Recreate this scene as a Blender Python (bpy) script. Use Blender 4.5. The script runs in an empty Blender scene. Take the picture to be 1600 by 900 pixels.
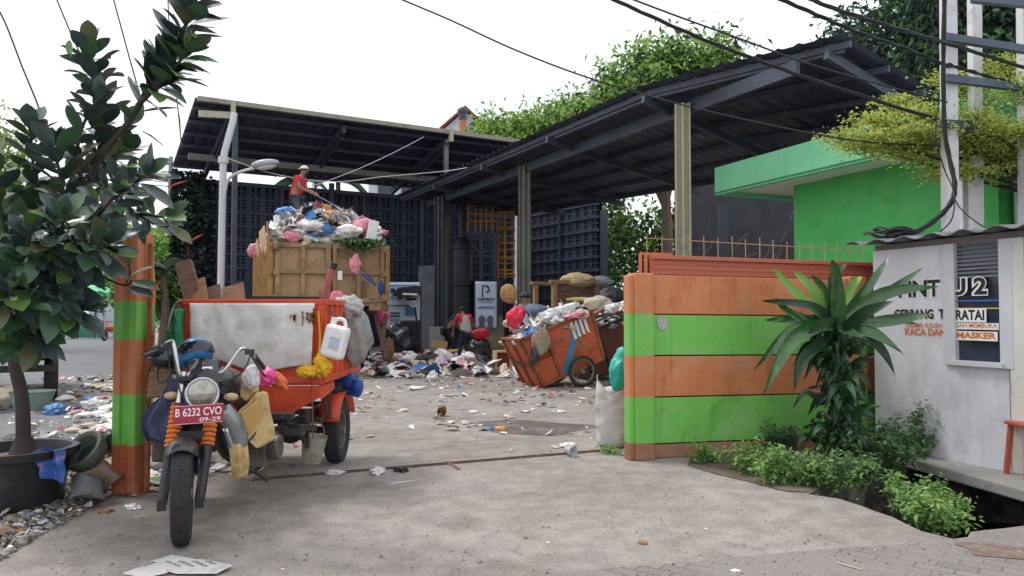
import bpy, math, random
import numpy as np
from mathutils import Vector, Matrix, noise
R = math.radians
random.seed(7); RNG = np.random.default_rng(7)
S = bpy.context.scene
COL = S.collection
# ---------------------------------------------------------------- camera
CH, FPX = 1.40, 1200.0
PITCH = math.atan(40/1200)
cd = bpy.data.cameras.new('camera'); cam = bpy.data.objects.new('camera', cd); COL.objects.link(cam)
cd.sensor_width = 36; cd.lens = 27.0; cd.clip_start = .05; cd.clip_end = 900
cam.location = (0, 0, CH); cam.rotation_euler = (R(90)+PITCH, 0, 0)
S.camera = cam
# ---------------------------------------------------------------- sky and sun (bright overcast day)
W = bpy.data.worlds.new("World"); S.world = W; W.use_nodes = True
nt = W.node_tree; nt.nodes.clear()
wo = nt.nodes.new('ShaderNodeOutputWorld'); bg = nt.nodes.new('ShaderNodeBackground')
sk = nt.nodes.new('ShaderNodeTexSky'); sk.sky_type = 'NISHITA'; sk.sun_disc = False
SUN_EL, SUN_AZ = R(58), R(-60)
sk.sun_elevation = SUN_EL; sk.sun_rotation = SUN_AZ; sk.dust_density = 4; sk.air_density = 1.2
hs = nt.nodes.new('ShaderNodeHueSaturation'); hs.inputs['Saturation'].default_value = .35
mx = nt.nodes.new('ShaderNodeMixRGB'); mx.inputs['Fac'].default_value = .8
tcw = nt.nodes.new('ShaderNodeTexCoord'); nzw = nt.nodes.new('ShaderNodeTexNoise'); nzw.inputs['Scale'].default_value = 2.2; nzw.inputs['Detail'].default_value = 5
crw = nt.nodes.new('ShaderNodeValToRGB')
crw.color_ramp.elements[0].position = .3; crw.color_ramp.elements[0].color = (8.2, 8.6, 9.4, 1)
crw.color_ramp.elements[1].position = .75; crw.color_ramp.elements[1].color = (10.5, 10.6, 10.8, 1)
nt.links.new(tcw.outputs['Generated'], nzw.inputs['Vector']); nt.links.new(nzw.outputs['Fac'], crw.inputs['Fac'])
nt.links.new(crw.outputs['Color'], mx.inputs['Color2'])
nt.links.new(sk.outputs[0], hs.inputs['Color']); nt.links.new(hs.outputs[0], mx.inputs['Color1'])
nt.links.new(mx.outputs[0], bg.inputs['Color']); bg.inputs['Strength'].default_value = .105
nt.links.new(bg.outputs[0], wo.inputs[0])
sl = bpy.data.lights.new('sun', 'SUN'); sl.energy = 1.3; sl.angle = R(14); sl.color = (1, .965, .92)
so = bpy.data.objects.new('sun', sl); COL.objects.link(so)
sd = Vector((math.sin(SUN_AZ)*math.cos(SUN_EL), math.cos(SUN_AZ)*math.cos(SUN_EL), math.sin(SUN_EL)))
so.rotation_euler = sd.to_track_quat('Z', 'Y').to_euler()
S.view_settings.view_transform = 'Standard'; S.view_settings.look = 'None'
S.view_settings.exposure = .42; S.view_settings.gamma = 1; S.view_settings.use_curve_mapping = False
# ---------------------------------------------------------------- measuring helpers
_f = Vector((0, math.cos(PITCH), math.sin(PITCH))); _u = Vector((0, -math.sin(PITCH), math.cos(PITCH)))
def ray(px, py): return _f + Vector((1, 0, 0))*((px-800)/FPX) + _u*((450-py)/FPX)
def P(px, py, Y):
    d = ray(px, py); return Vector((0, 0, CH)) + d*(Y/d.y)
def G(px, py, z=0.0):
    d = ray(px, py); return Vector((0, 0, CH)) + d*((z-CH)/d.z)
def V(*a): return Vector(a)
def rz(a): return Matrix.Rotation(a, 3, 'Z')
def rx(a): return Matrix.Rotation(a, 3, 'X')
def ry(a): return Matrix.Rotation(a, 3, 'Y')
# ---------------------------------------------------------------- materials
def c(r, g, b):
    def l(x):
        x /= 255
        return x/12.92 if x <= .04045 else ((x+.055)/1.055)**2.4
    return (l(r), l(g), l(b))
MATS = {}
def M(name, col, rough=.6, var=.18, scale=3., dirt=None, bump=.0, bscale=40., metal=0., spec=None, bands=None,
      alpha=1, trans=0, stretch=None, dirt2=None, sss=0):
    """procedural paint/cloth/metal: base colour, broad variation, stain patches, bump. bands=[(z,col)...] from the ground up"""
    if name in MATS: return MATS[name]
    m = bpy.data.materials.new(name); m.use_nodes = True; t = m.node_tree; N = t.nodes; L = t.links
    b = N['Principled BSDF']; tc = N.new('ShaderNodeTexCoord'); vec = tc.outputs['Object']
    if stretch:
        mp = N.new('ShaderNodeMapping'); mp.inputs['Scale'].default_value = stretch; L.new(vec, mp.inputs['Vector']); vs = mp.outputs[0]
    else: vs = vec
    def nz(sc, det=6, v=vs, ro=.6):
        n = N.new('ShaderNodeTexNoise'); n.inputs['Scale'].default_value = sc; n.inputs['Detail'].default_value = det
        n.inputs['Roughness'].default_value = ro; L.new(v, n.inputs['Vector']); return n.outputs['Fac']
    def mixc(f, a, bb):
        x = N.new('ShaderNodeMixRGB'); x.blend_type = 'MIX'
        if hasattr(f, 'node'): L.new(f, x.inputs[0])
        else: x.inputs[0].default_value = f
        for i, q in ((1, a), (2, bb)):
            if hasattr(q, 'node'): L.new(q, x.inputs[i])
            else: x.inputs[i].default_value = (*q, 1)
        return x.outputs[0]
    def ramp(f, p0, p1, v0=0, v1=1):
        r = N.new('ShaderNodeMapRange'); r.clamp = True
        r.inputs[1].default_value = p0; r.inputs[2].default_value = p1; r.inputs[3].default_value = v0; r.inputs[4].default_value = v1
        L.new(f, r.inputs[0]); return r.outputs[0]
    if bands:
        sx = N.new('ShaderNodeSeparateXYZ'); L.new(tc.outputs['Object'], sx.inputs[0]); cr = N.new('ShaderNodeValToRGB')
        cr.color_ramp.interpolation = 'CONSTANT'; zm = 4.0
        wob = N.new('ShaderNodeMath'); wob.operation = 'MULTIPLY_ADD'; L.new(nz(9, 2, vec), wob.inputs[0]); wob.inputs[1].default_value = .012; L.new(sx.outputs[2], wob.inputs[2])
        mr = N.new('ShaderNodeMath'); mr.operation = 'DIVIDE'; L.new(wob.outputs[0], mr.inputs[0]); mr.inputs[1].default_value = zm; L.new(mr.outputs[0], cr.inputs[0])
        el = cr.color_ramp.elements
        while len(el) < len(bands): el.new(.5)
        for e, (z, cc) in zip(el, bands): e.position = max(0, z/zm); e.color = (*cc, 1)
        base = cr.outputs[0]
        dk = N.new('ShaderNodeMixRGB'); dk.blend_type = 'MULTIPLY'; dk.inputs[0].default_value = 1
        L.new(base, dk.inputs[1]); g = ramp(nz(scale), .3, .7, 1-var, 1.0); L.new(g, dk.inputs[2]); base = dk.outputs[0]
    else:
        lo = tuple(x*(1-var) for x in col); hi = tuple(min(1, x*(1+var)) for x in col)
        base = mixc(ramp(nz(scale), .3, .7), lo, hi)
    if dirt:
        dc, amt, ds = dirt[:3]; th = dirt[3] if len(dirt) > 3 else .55
        base = mixc(ramp(nz(ds, 8, ro=.7), th, th+.12, 0, amt), base, dc)
    if dirt2:
        dc, amt, ds, th = dirt2
        base = mixc(ramp(nz(ds, 8, ro=.75), th, th+.06, 0, amt), base, dc)
    L.new(base, b.inputs['Base Color'])
    b.inputs['Roughness'].default_value = rough; b.inputs['Metallic'].default_value = metal
    if spec is not None: b.inputs['Specular IOR Level'].default_value = spec
    if alpha < 1: b.inputs['Alpha'].default_value = alpha
    if trans: b.inputs['Transmission Weight'].default_value = trans
    if sss:
        tr = N.new('ShaderNodeBsdfTranslucent'); L.new(base, tr.inputs[0]); ms = N.new('ShaderNodeMixShader'); ms.inputs[0].default_value = sss
        L.new(b.outputs[0], ms.inputs[1]); L.new(tr.outputs[0], ms.inputs[2]); L.new(ms.outputs[0], N['Material Output'].inputs[0])
    rr = ramp(nz(scale*4), .3, .7, max(.02, rough-.12), min(1, rough+.12)); L.new(rr, b.inputs['Roughness'])
    if bump:
        bp = N.new('ShaderNodeBump'); bp.inputs['Strength'].default_value = min(1, bump); bp.inputs['Distance'].default_value = .01
        L.new(nz(bscale, 8), bp.inputs['Height']); L.new(bp.outputs[0], b.inputs['Normal'])
    MATS[name] = m; return m
# ---------------------------------------------------------------- mesh builder
_ico = {}
def ico(sub):
    if sub not in _ico:
        import bmesh
        bm = bmesh.new(); bmesh.ops.create_icosphere(bm, subdivisions=sub, radius=1)
        _ico[sub] = ([v.co.copy() for v in bm.verts], [[v.index for v in f.verts] for f in bm.faces]); bm.free()
    return _ico[sub]
XF = {}
class MB:
    def __init__(s): s.v = []; s.f = []; s.m = []
    def add(s, vs, fs, mi=0):
        o = len(s.v); s.v.extend(Vector(x) for x in vs); s.f.extend([i+o for i in f] for f in fs); s.m.extend([mi]*len(fs)); return s
    def box(s, ctr, size, rot=None, mi=0, taper=1.0):
        hx, hy, hz = size[0]/2, size[1]/2, size[2]/2; ctr = Vector(ctr); vs = []
        for z in (-1, 1):
            k = taper if z > 0 else 1
            for x, y in ((-1, -1), (1, -1), (1, 1), (-1, 1)):
                p = Vector((x*hx*k, y*hy*k, z*hz))
                if rot is not None: p = rot @ p
                vs.append(p+ctr)
        return s.add(vs, [(3, 2, 1, 0), (4, 5, 6, 7), (0, 1, 5, 4), (1, 2, 6, 5), (2, 3, 7, 6), (3, 0, 4, 7)], mi)
    def bar(s, p, q, w, h=None, up=(0, 0, 1), mi=0):
        p = Vector(p); q = Vector(q); h = h or w; d = (q-p); L = d.length; d.normalize(); up = Vector(up)
        if abs(d.dot(up)) > .98: up = Vector((0, 1, 0))
        x = d.cross(up).normalized(); z = x.cross(d).normalized()
        return s.box((p+q)/2, (w, L, h), Matrix((x, d, z)).transposed(), mi)
    def tube(s, pts, r, n=8, mi=0, caps=True, flat=1.0):
        pts = [Vector(p) for p in pts]; k = len(pts); rr = r if isinstance(r, (list, tuple)) else [r]*k
        vs = []; x = None
        for i, p in enumerate(pts):
            d = (pts[min(i+1, k-1)]-pts[max(i-1, 0)])
            d = d.normalized() if d.length > 1e-9 else Vector((0, 0, 1))
            if x is None:
                a = Vector((0, 0, 1)) if abs(d.z) < .9 else Vector((1, 0, 0)); x = d.cross(a).normalized()
            else:
                x = (x-d*x.dot(d)).normalized()
            y = d.cross(x)
            for j in range(n):
                a = 2*math.pi*j/n; vs.append(p+(x*math.cos(a)+y*math.sin(a)*flat)*rr[i])
        fs = []
        for i in range(k-1):
            for j in range(n):
                a, b = i*n+j, i*n+(j+1) % n; fs.append((a, b, b+n, a+n))
        if caps: fs.append(tuple(range(n))[::-1]); fs.append(tuple((k-1)*n+j for j in range(n)))
        return s.add(vs, fs, mi)
    def lathe(s, prof, ctr, n=24, rot=None, mi=0, close=False, sx=1, sy=1):
        ctr = Vector(ctr); vs = []; k = len(prof)
        for r, z in prof:
            for j in range(n):
                a = 2*math.pi*j/n; p = Vector((r*math.cos(a)*sx, r*math.sin(a)*sy, z))
                if rot is not None: p = rot @ p
                vs.append(ctr+p)
        fs = []
        for i in range(k if close else k-1):
            for j in range(n):
                a, b = i*n+j, i*n+(j+1) % n; c2, d2 = ((i+1) % k)*n+(j+1) % n, ((i+1) % k)*n+j; fs.append((a, b, c2, d2))
        if not close:
            if prof[0][0] > 1e-6: fs.append(tuple(range(n))[::-1])
            if prof[-1][0] > 1e-6: fs.append(tuple((k-1)*n+j for j in range(n)))
        return s.add(vs, fs, mi)
    def prism(s, poly, ext, mi=0):
        n = len(poly); e = Vector(ext); a = [Vector(p) for p in poly]; vs = a+[p+e for p in a]
        return s.add(vs, [tuple(range(n))[::-1], tuple(range(n, 2*n))]+[(i, (i+1) % n, (i+1) % n+n, i+n) for i in range(n)], mi)
    def sheet(s, q, nu, nv, fn=None, th=0, mi=0):
        """bilinear quad grid q=[bl,br,tr,tl]; fn(u,v)->offset"""
        q = [Vector(x) for x in q]; vs = []
        nrm = (q[1]-q[0]).cross(q[3]-q[0]).normalized()
        def pt(u, v):
            p = (q[0]*(1-u)+q[1]*u)*(1-v)+(q[3]*(1-u)+q[2]*u)*v
            if fn: p = p+Vector(fn(u, v))
            return p
        for j in range(nv+1):
            for i in range(nu+1): vs.append(pt(i/nu, j/nv))
        w = nu+1; fs = [(j*w+i, j*w+i+1, (j+1)*w+i+1, (j+1)*w+i) for j in range(nv) for i in range(nu)]
        if th:
            o = len(vs); vs += [p-nrm*th for p in vs]; fs2 = [tuple(x+o for x in f)[::-1] for f in fs]
            ring = [i for i in range(nu)]+[j*w+nu for j in range(nv)]+[nv*w+i for i in range(nu, 0, -1)]+[j*w for j in range(nv, 0, -1)]
            fs = fs+fs2+[(ring[(k+1) % len(ring)], ring[k], ring[k]+o, ring[(k+1) % len(ring)]+o) for k in range(len(ring))]
        return s.add(vs, fs, mi)
    def blob(s, ctr, size, seed=0, amp=.25, freq=1.6, sub=3, rot=None, mi=0, crease=.0, flatb=None):
        vs0, fs = ico(sub); o = Vector((seed*7.31, seed*3.17, seed*1.9)); ctr = Vector(ctr); vs = []
        for p in vs0:
            k = 1+amp*noise.noise(p*freq+o)
            if crease:
                w_ = Vector((p.x, p.y, p.z*.45))*freq+o*.7; w_ = w_+noise.noise_vector(p*freq*.9+o)*.6
                k += crease*(.30-abs(noise.noise(w_*1.5))*.9-abs(noise.noise(w_*3.6))*.5)
            q = Vector((p.x*size[0]*k, p.y*size[1]*k, p.z*size[2]*k))
            if flatb is not None and q.z < flatb: q.z = flatb
            if rot is not None: q = rot @ q
            vs.append(ctr+q)
        return s.add(vs, fs, mi)
    def build(s, name, mats, parent=None, smooth=False, bevel=0, kind=None, label=None, cat=None, group=None, local=False, seg=2):
        if not isinstance(mats, (list, tuple)): mats = [mats]
        me = bpy.data.meshes.new(name); vs = s.v
        if parent is not None:
            X = XF[parent.name]
            if not local:
                Xi = X.inverted(); vs = [Xi @ p for p in vs]
            org = Vector((0, 0, 0))
        else:
            a = np.array([tuple(p) for p in vs]); lo, hi = a.min(0), a.max(0)
            org = Vector(((lo[0]+hi[0])/2, (lo[1]+hi[1])/2, lo[2]))
            if local: org = Vector((0, 0, 0))
            vs = [p-org for p in vs]; X = Matrix.Translation(org)
        me.from_pydata([tuple(p) for p in vs], [], s.f)
        for m in mats: me.materials.append(m)
        me.polygons.foreach_set('material_index', s.m)
        if smooth:
            me.polygons.foreach_set('use_smooth', [True]*len(me.polygons))
            if smooth != 'all': me.set_sharp_from_angle(angle=R(38 if smooth is True else smooth))
        me.update()
        o = bpy.data.objects.new(name, me); COL.objects.link(o)
        if parent is not None: o.parent = parent; XF[o.name] = X
        else: o.location = org; XF[o.name] = X
        if bevel:
            b = o.modifiers.new('bevel', 'BEVEL'); b.width = bevel; b.segments = seg; b.limit_method = 'ANGLE'; b.angle_limit = R(40)
        if kind: o['kind'] = kind
        if label: o['label'] = label
        if cat: o['category'] = cat
        if group: o['group'] = group
        return o
def fast(name, vs, fs, mats, mi=None, parent=None, smooth=False, **kw):
    """numpy mesh (n,3),(m,k)"""
    mats = mats if isinstance(mats, (list, tuple)) else [mats]
    vs = np.asarray(vs, dtype=np.float64)
    if parent is not None:
        Xi = np.array(XF[parent.name].inverted()); vs = vs@Xi[:3, :3].T+Xi[:3, 3]; org = np.zeros(3)
    else:
        org = np.array([(vs[:, 0].min()+vs[:, 0].max())/2, (vs[:, 1].min()+vs[:, 1].max())/2, vs[:, 2].min()]); vs = vs-org
    me = bpy.data.meshes.new(name); k = fs.shape[1]
    me.vertices.add(len(vs)); me.vertices.foreach_set('co', vs.astype(np.float32).ravel())
    me.loops.add(fs.size); me.loops.foreach_set('vertex_index', fs.astype(np.int32).ravel())
    me.polygons.add(len(fs)); me.polygons.foreach_set('loop_start', np.arange(0, fs.size, k, dtype=np.int32))
    me.polygons.foreach_set('loop_total', np.full(len(fs), k, dtype=np.int32))
    for m in mats: me.materials.append(m)
    if mi is not None: me.polygons.foreach_set('material_index', np.asarray(mi, dtype=np.int32))
    me.update(calc_edges=True); me.validate()
    if smooth: me.polygons.foreach_set('use_smooth', [True]*len(me.polygons))
    o = bpy.data.objects.new(name, me); COL.objects.link(o)
    if parent is not None: o.parent = parent; XF[o.name] = XF[parent.name]
    else: o.location = org
    for a, b in kw.items(): o[a] = b
    return o
def thing(name, label, cat, loc=(0, 0, 0), rot=0, group=None):
    o = bpy.data.objects.new(name, None); COL.objects.link(o); o.location = loc; o.rotation_euler = (0, 0, rot)
    o.empty_display_size = .2; o['label'] = label; o['category'] = cat
    if group: o['group'] = group
    XF[o.name] = Matrix.Translation(Vector(loc)) @ Matrix.Rotation(rot, 4, 'Z'); return o
def copy_thing(src, loc, rot, label, scale=None):
    r = src.copy(); COL.objects.link(r); r.location = loc; r.rotation_euler = (0, 0, rot); r['label'] = label
    if scale: r.scale = (scale,)*3
    for ch in list(src.children):
        k = ch.copy(); COL.objects.link(k); k.parent = r
        for g in ch.children:
            d = g.copy(); COL.objects.link(d); d.parent = k
    return r
def textmesh(s, off=0.0, ext=0.0):
    cu = bpy.data.curves.new('t', 'FONT'); cu.body = s; cu.size = 1; cu.offset = off; cu.extrude = ext; cu.resolution_u = 3
    o = bpy.data.objects.new('t', cu); COL.objects.link(o); dg = bpy.context.evaluated_depsgraph_get()
    me = bpy.data.meshes.new_from_object(o.evaluated_get(dg)); vs = [v.co.copy() for v in me.vertices]; fs = [tuple(p.vertices) for p in me.polygons]
    bpy.data.objects.remove(o); bpy.data.curves.remove(cu); bpy.data.meshes.remove(me); return vs, fs
def lettering(mb, s, org, xd, yd, h, w=None, off=.0, mi=0, lift=.0):
    vs, fs = textmesh(s, off); xs = [v.x for v in vs]; ys = [v.y for v in vs]
    x0, x1, y0, y1 = min(xs), max(xs), min(ys), max(ys); k = h/(y1-y0); kx = (w/(x1-x0)) if w else k
    xd = Vector(xd).normalized(); yd = Vector(yd).normalized(); n = xd.cross(yd); org = Vector(org)
    mb.add([org+xd*((v.x-x0)*kx)+yd*((v.y-y0)*k)+n*lift for v in vs], fs, mi)
def lerp(a, b, t): return a+(b-a)*t
def curve(pts, n=24):
    """catmull-rom through points"""
    pts = [Vector(p) for p in pts]; out = []; k = len(pts)-1; per = max(2, n//k)
    for i in range(k):
        p0, p1, p2, p3 = pts[max(i-1, 0)], pts[i], pts[i+1], pts[min(i+2, k)]
        for j in range(per):
            t = j/per; out.append(.5*((2*p1)+(-p0+p2)*t+(2*p0-5*p1+4*p2-p3)*t*t+(-p0+3*p1-3*p2+p3)*t**3))
    out.append(pts[-1]); return out
# leaves ------------------------------------------------------------------
def norm(a): return a/np.maximum(np.linalg.norm(a, axis=-1, keepdims=True), 1e-9)
def leaf_mesh(base, d, up, L, Wd, droop=.2, fold=.18, prof=((.0, .08), (.25, .75), (.55, 1.), (.8, .7), (1., .03))):
    """many curved leaves; base,d,up (n,3); L,Wd (n,)"""
    n = len(base); d = norm(d); side = norm(np.cross(d, up)); up = np.cross(side, d)
    L = np.asarray(L).reshape(-1, 1); Wd = np.asarray(Wd).reshape(-1, 1); dr = np.asarray(droop).reshape(-1, 1)*np.ones((n, 1))
    rows = []
    for t, w in prof:
        ce = base+d*L*t*(1-.15*dr*t)-np.array([0, 0, 1])*dr*L*t*t
        h = Wd*.5*w
        rows += [ce+side*h+up*h*fold, ce, ce-side*h+up*h*fold]
    k = len(prof); vs = np.stack(rows, 1).reshape(-1, 3)
    fs = []
    for i in range(k-1):
        a = i*3; fs += [(a, a+1, a+4, a+3), (a+1, a+2, a+5, a+4)]
    fs = np.array(fs); allf = (fs[None]+(np.arange(n)*k*3)[:, None, None]).reshape(-1, 4)
    return vs, allf, len(fs)
def rnd_dirs(n, zb=0.):
    a = RNG.normal(size=(n, 3)); a[:, 2] += zb; return norm(a)
def small_leaves(ctr, L, Wd, zb=.0, dirs=None):
    """diamond leaves at centres"""
    n = len(ctr); d = rnd_dirs(n) if dirs is None else norm(dirs); nn = rnd_dirs(n, 1.2); s = norm(np.cross(d, nn))
    L = (L*RNG.uniform(.6, 1.3, n))[:, None]; Wd = (Wd*RNG.uniform(.7, 1.2, n))[:, None]; u = np.cross(s, d)
    vs = np.stack([ctr-d*L*.5, ctr+s*Wd*.5+u*L*.08, ctr+d*L*.5-np.array([0, 0, 1])*L*.1, ctr-s*Wd*.5+u*L*.08], 1).reshape(-1, 3)
    fs = np.arange(n*4).reshape(-1, 4); return vs, fs
def clump_pts(cs, n, hollow=.55):
    """points spread in noisy ellipsoids cs=[(center,radii)]"""
    out = []; vol = np.array([r[0]*r[1]*r[2] for _, r in cs])**.75; vol /= vol.sum()
    for (cc, r), f in zip(cs, vol):
        k = int(n*f)+1; d = rnd_dirs(k); rad = RNG.uniform(hollow, 1., k)**.8
        lump = 1+.22*np.sin(d[:, 0]*5+cc[0])*np.sin(d[:, 1]*6+cc[2])+.12*np.sin(d[:, 2]*9+cc[1]*3)
        out.append(np.array(cc)+d*np.array(r)*(rad*lump)[:, None])
    return np.concatenate(out)
def tree(name, label, base, h0, cs, n, L, Wd, mats, bark, tr=.2, group=None, sub=5, hollow=.3, cat='tree'):
    """tapered trunk, limbs out to every clump, crown of leaf faces gathered in twig-sized bunches"""
    t = thing(name, label, cat, base, 0, group); mb = MB(); base = Vector(base)
    top = base+V(0, 0, h0); pp = curve([base, base+V(.5*tr, .3*tr, h0*.5), top], 6); mb.tube(pp, [tr*1.25*(1-.35*i/(len(pp)-1)) for i in range(len(pp))], 8)
    for cc, r in cs:
        e = Vector(cc); mid = (top+e)/2+V(0, 0, .15*(e-top).length)
        pts = curve([top-V(0, 0, h0*.15), mid, e], 8); mb.tube(pts, [tr*.55*(1-.85*i/(len(pts)-1)) for i in range(len(pts))], 6)
        for q in range(3):
            dd = Vector(rnd_dirs(1, .3)[0]); e2 = e+V(dd.x*r[0], dd.y*r[1], dd.z*r[2])*.8
            mb.tube([mid, (mid+e2)/2+V(0, 0, .1), e2], [tr*.25, tr*.15, tr*.04], 5)
    mb.build('trunk', bark, t, smooth=True)
    k = max(6, n//14); tw = clump_pts(cs, k, hollow); rr = L*2.4
    pts = np.repeat(tw, 14, 0)+RNG.normal(size=(len(tw)*14, 3))*rr*.5
    vs, fs = small_leaves(pts, L, Wd); mi = np.repeat(RNG.choice(len(mats), len(tw), p=None), 14)
    flip = RNG.random(len(mi)) < .2; mi[flip] = RNG.integers(0, len(mats), flip.sum())
    fast('crown', vs, fs, mats, mi, t); return t
# ================================================================ materials
m_conc = M('yard_concrete', c(164, 156, 150), .88, .12, .7, dirt=(c(139, 130, 122), .7, .45, .46), bump=.7, bscale=38, dirt2=(c(166, 158, 150), .6, 26, .6))
m_road = M('road_asphalt', c(126, 126, 131), .8, .08, 1.2, dirt=(c(104, 102, 102), .5, .4, .55), bump=.4, bscale=60)
m_dirt = M('soil', c(104, 92, 80), .95, .3, 6, bump=.9, bscale=30)
m_mud = M('ditch_mud', c(38, 36, 32), .5, .3, 4, bump=.6, bscale=12)
m_slab = M('slab_concrete', c(150, 147, 143), .85, .14, 2.5, dirt=(c(95, 92, 88), .7, 2.5, .55), bump=.5, bscale=50)
m_steel = M('dark_steel', c(62, 68, 84), .5, .2, 2, dirt=(c(40, 42, 52), .5, 1.5, .5))
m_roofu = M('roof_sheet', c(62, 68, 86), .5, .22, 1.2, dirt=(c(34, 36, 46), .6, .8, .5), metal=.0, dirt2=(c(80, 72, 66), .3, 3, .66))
m_cream = M('cream_steel', c(176, 172, 148), .55, .1, 2, dirt=(c(120, 116, 96), .5, 2, .52))
m_beam = M('olive_steel', c(112, 116, 106), .6, .15, 2, dirt=(c(70, 72, 68), .5, 1.5, .5))
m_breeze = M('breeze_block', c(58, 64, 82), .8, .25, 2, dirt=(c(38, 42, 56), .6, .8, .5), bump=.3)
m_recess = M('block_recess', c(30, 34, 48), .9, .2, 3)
m_white = M('white_paint', c(222, 222, 220), .5, .05, 3, dirt=(c(150, 146, 138), .5, 2.2, .56))
m_pipe = M('pvc_pipe', c(196, 198, 202), .4, .06, 3, dirt=(c(140, 140, 138), .5, 3, .56))
OR, GR, BR = c(210, 132, 84), c(120, 198, 88), c(168, 122, 98)
chip = (c(120, 96, 78), .55, 7, .66)
m_or = M('orange_paint', OR, .66, .14, 1.3, dirt=(c(168, 98, 62), .6, 2.6, .52), bump=.45, bscale=30, dirt2=(c(176, 158, 142), .75, 16, .685), stretch=(1, 1, .55))
m_gr = M('green_paint', GR, .66, .12, 1.3, dirt=(c(88, 150, 68), .6, 2.6, .52), bump=.45, bscale=30, dirt2=(c(96, 110, 76), .7, 15, .685), stretch=(1, 1, .55))
m_br = M('plinth_paint', BR, .75, .2, 3, dirt=(c(124, 104, 88), .8, 3, .5), bump=.5, bscale=30, dirt2=chip)
m_gcan = M('green_fascia', c(116, 204, 150), .6, .06, .9, dirt=(c(126, 184, 152), .6, 1.1, .5), stretch=(1, 1, .35), dirt2=(c(70, 140, 96), .4, 4, .64))
m_gwall = M('green_wall', c(82, 186, 100), .75, .05, .6, dirt=(c(58, 168, 74), .5, 1.2, .5), bump=.4, bscale=24)
m_gwall2 = M('pale_green_wall', c(98, 190, 128), .75, .05, .6, dirt=(c(84, 170, 110), .5, 1.2, .5))
m_booth = M('booth_render', c(214, 214, 222), .75, .04, 1, dirt=(c(176, 176, 186), .6, 1.4, .5), stretch=(1, 1, .5), bump=.3, bscale=30, dirt2=(c(140, 138, 140), .6, 10, .68))
m_black = M('black_plastic', c(34, 36, 40), .45, .2, 6, dirt=(c(84, 82, 78), .4, 4, .58))
m_rub = M('tyre_rubber', c(44, 44, 46), .75, .25, 6, dirt=(c(98, 92, 84), .5, 5, .55), bump=.4, bscale=60)
m_wood = M('weathered_wood', c(150, 116, 88), .8, .25, 3, stretch=(2, 2, 9), dirt=(c(96, 72, 54), .6, 4, .5), bump=.4, bscale=25)
m_wood2 = M('pale_plywood', c(206, 178, 140), .75, .12, 3, dirt=(c(150, 120, 88), .6, 4, .55))
m_bark = M('bark', c(98, 84, 74), .9, .3, 8, bump=.8, bscale=20)
m_dbark = M('dark_bark', c(66, 58, 54), .9, .3, 8, bump=.8, bscale=20)
m_rust = M('rusty_iron', c(150, 92, 60), .8, .3, 5, dirt=(c(92, 62, 46), .7, 4, .5), bump=.4)
m_chrome = M('chrome', c(200, 200, 204), .22, .08, 5, metal=1., dirt=(c(120, 110, 100), .4, 8, .58))
m_cable = M('cable_black', c(30, 31, 36), .55, .15, 4)
m_wcable = M('cable_white', c(190, 194, 200), .5, .1, 4)
def wear(m, k=1.0):
    # rain drips, scuffs and faded mottling of old outdoor paint
    t = m.node_tree; N = t.nodes; L = t.links; b = N['Principled BSDF']; src = b.inputs['Base Color'].links[0].from_socket; tc = N.new('ShaderNodeTexCoord')
    for sc, det, a, c_, col, amt in (((16, 16, .9), 5, .56, .74, c(92, 88, 76), .34), ((2.2, 2.2, 2.6), 8, .50, .70, c(186, 178, 160), .35), ((30, 30, 60), 3, .66, .70, c(196, 184, 166), .4), ((7, 7, 40), 4, .68, .72, c(70, 66, 58), .6), ((1.1, 1.1, .5), 6, .55, .75, c(84, 80, 66), .35)):
        mp = N.new('ShaderNodeMapping'); mp.inputs['Scale'].default_value = sc; L.new(tc.outputs['Object'], mp.inputs[0]); n = N.new('ShaderNodeTexNoise'); n.inputs['Scale'].default_value = 1; n.inputs['Detail'].default_value = det; n.inputs['Roughness'].default_value = .65; L.new(mp.outputs[0], n.inputs[0])
        r = N.new('ShaderNodeMapRange'); r.inputs[1].default_value = a; r.inputs[2].default_value = c_; r.inputs[4].default_value = amt*k; L.new(n.outputs[0], r.inputs[0]); x = N.new('ShaderNodeMixRGB'); L.new(r.outputs[0], x.inputs[0]); L.new(src, x.inputs[1]); x.inputs[2].default_value = (*col, 1); src = x.outputs[0]
    L.new(src, b.inputs['Base Color'])
for m_ in (m_or, m_gr, m_br): wear(m_)
for m_ in (m_gcan, m_gwall, m_gwall2, m_booth): wear(m_, .4)
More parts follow.
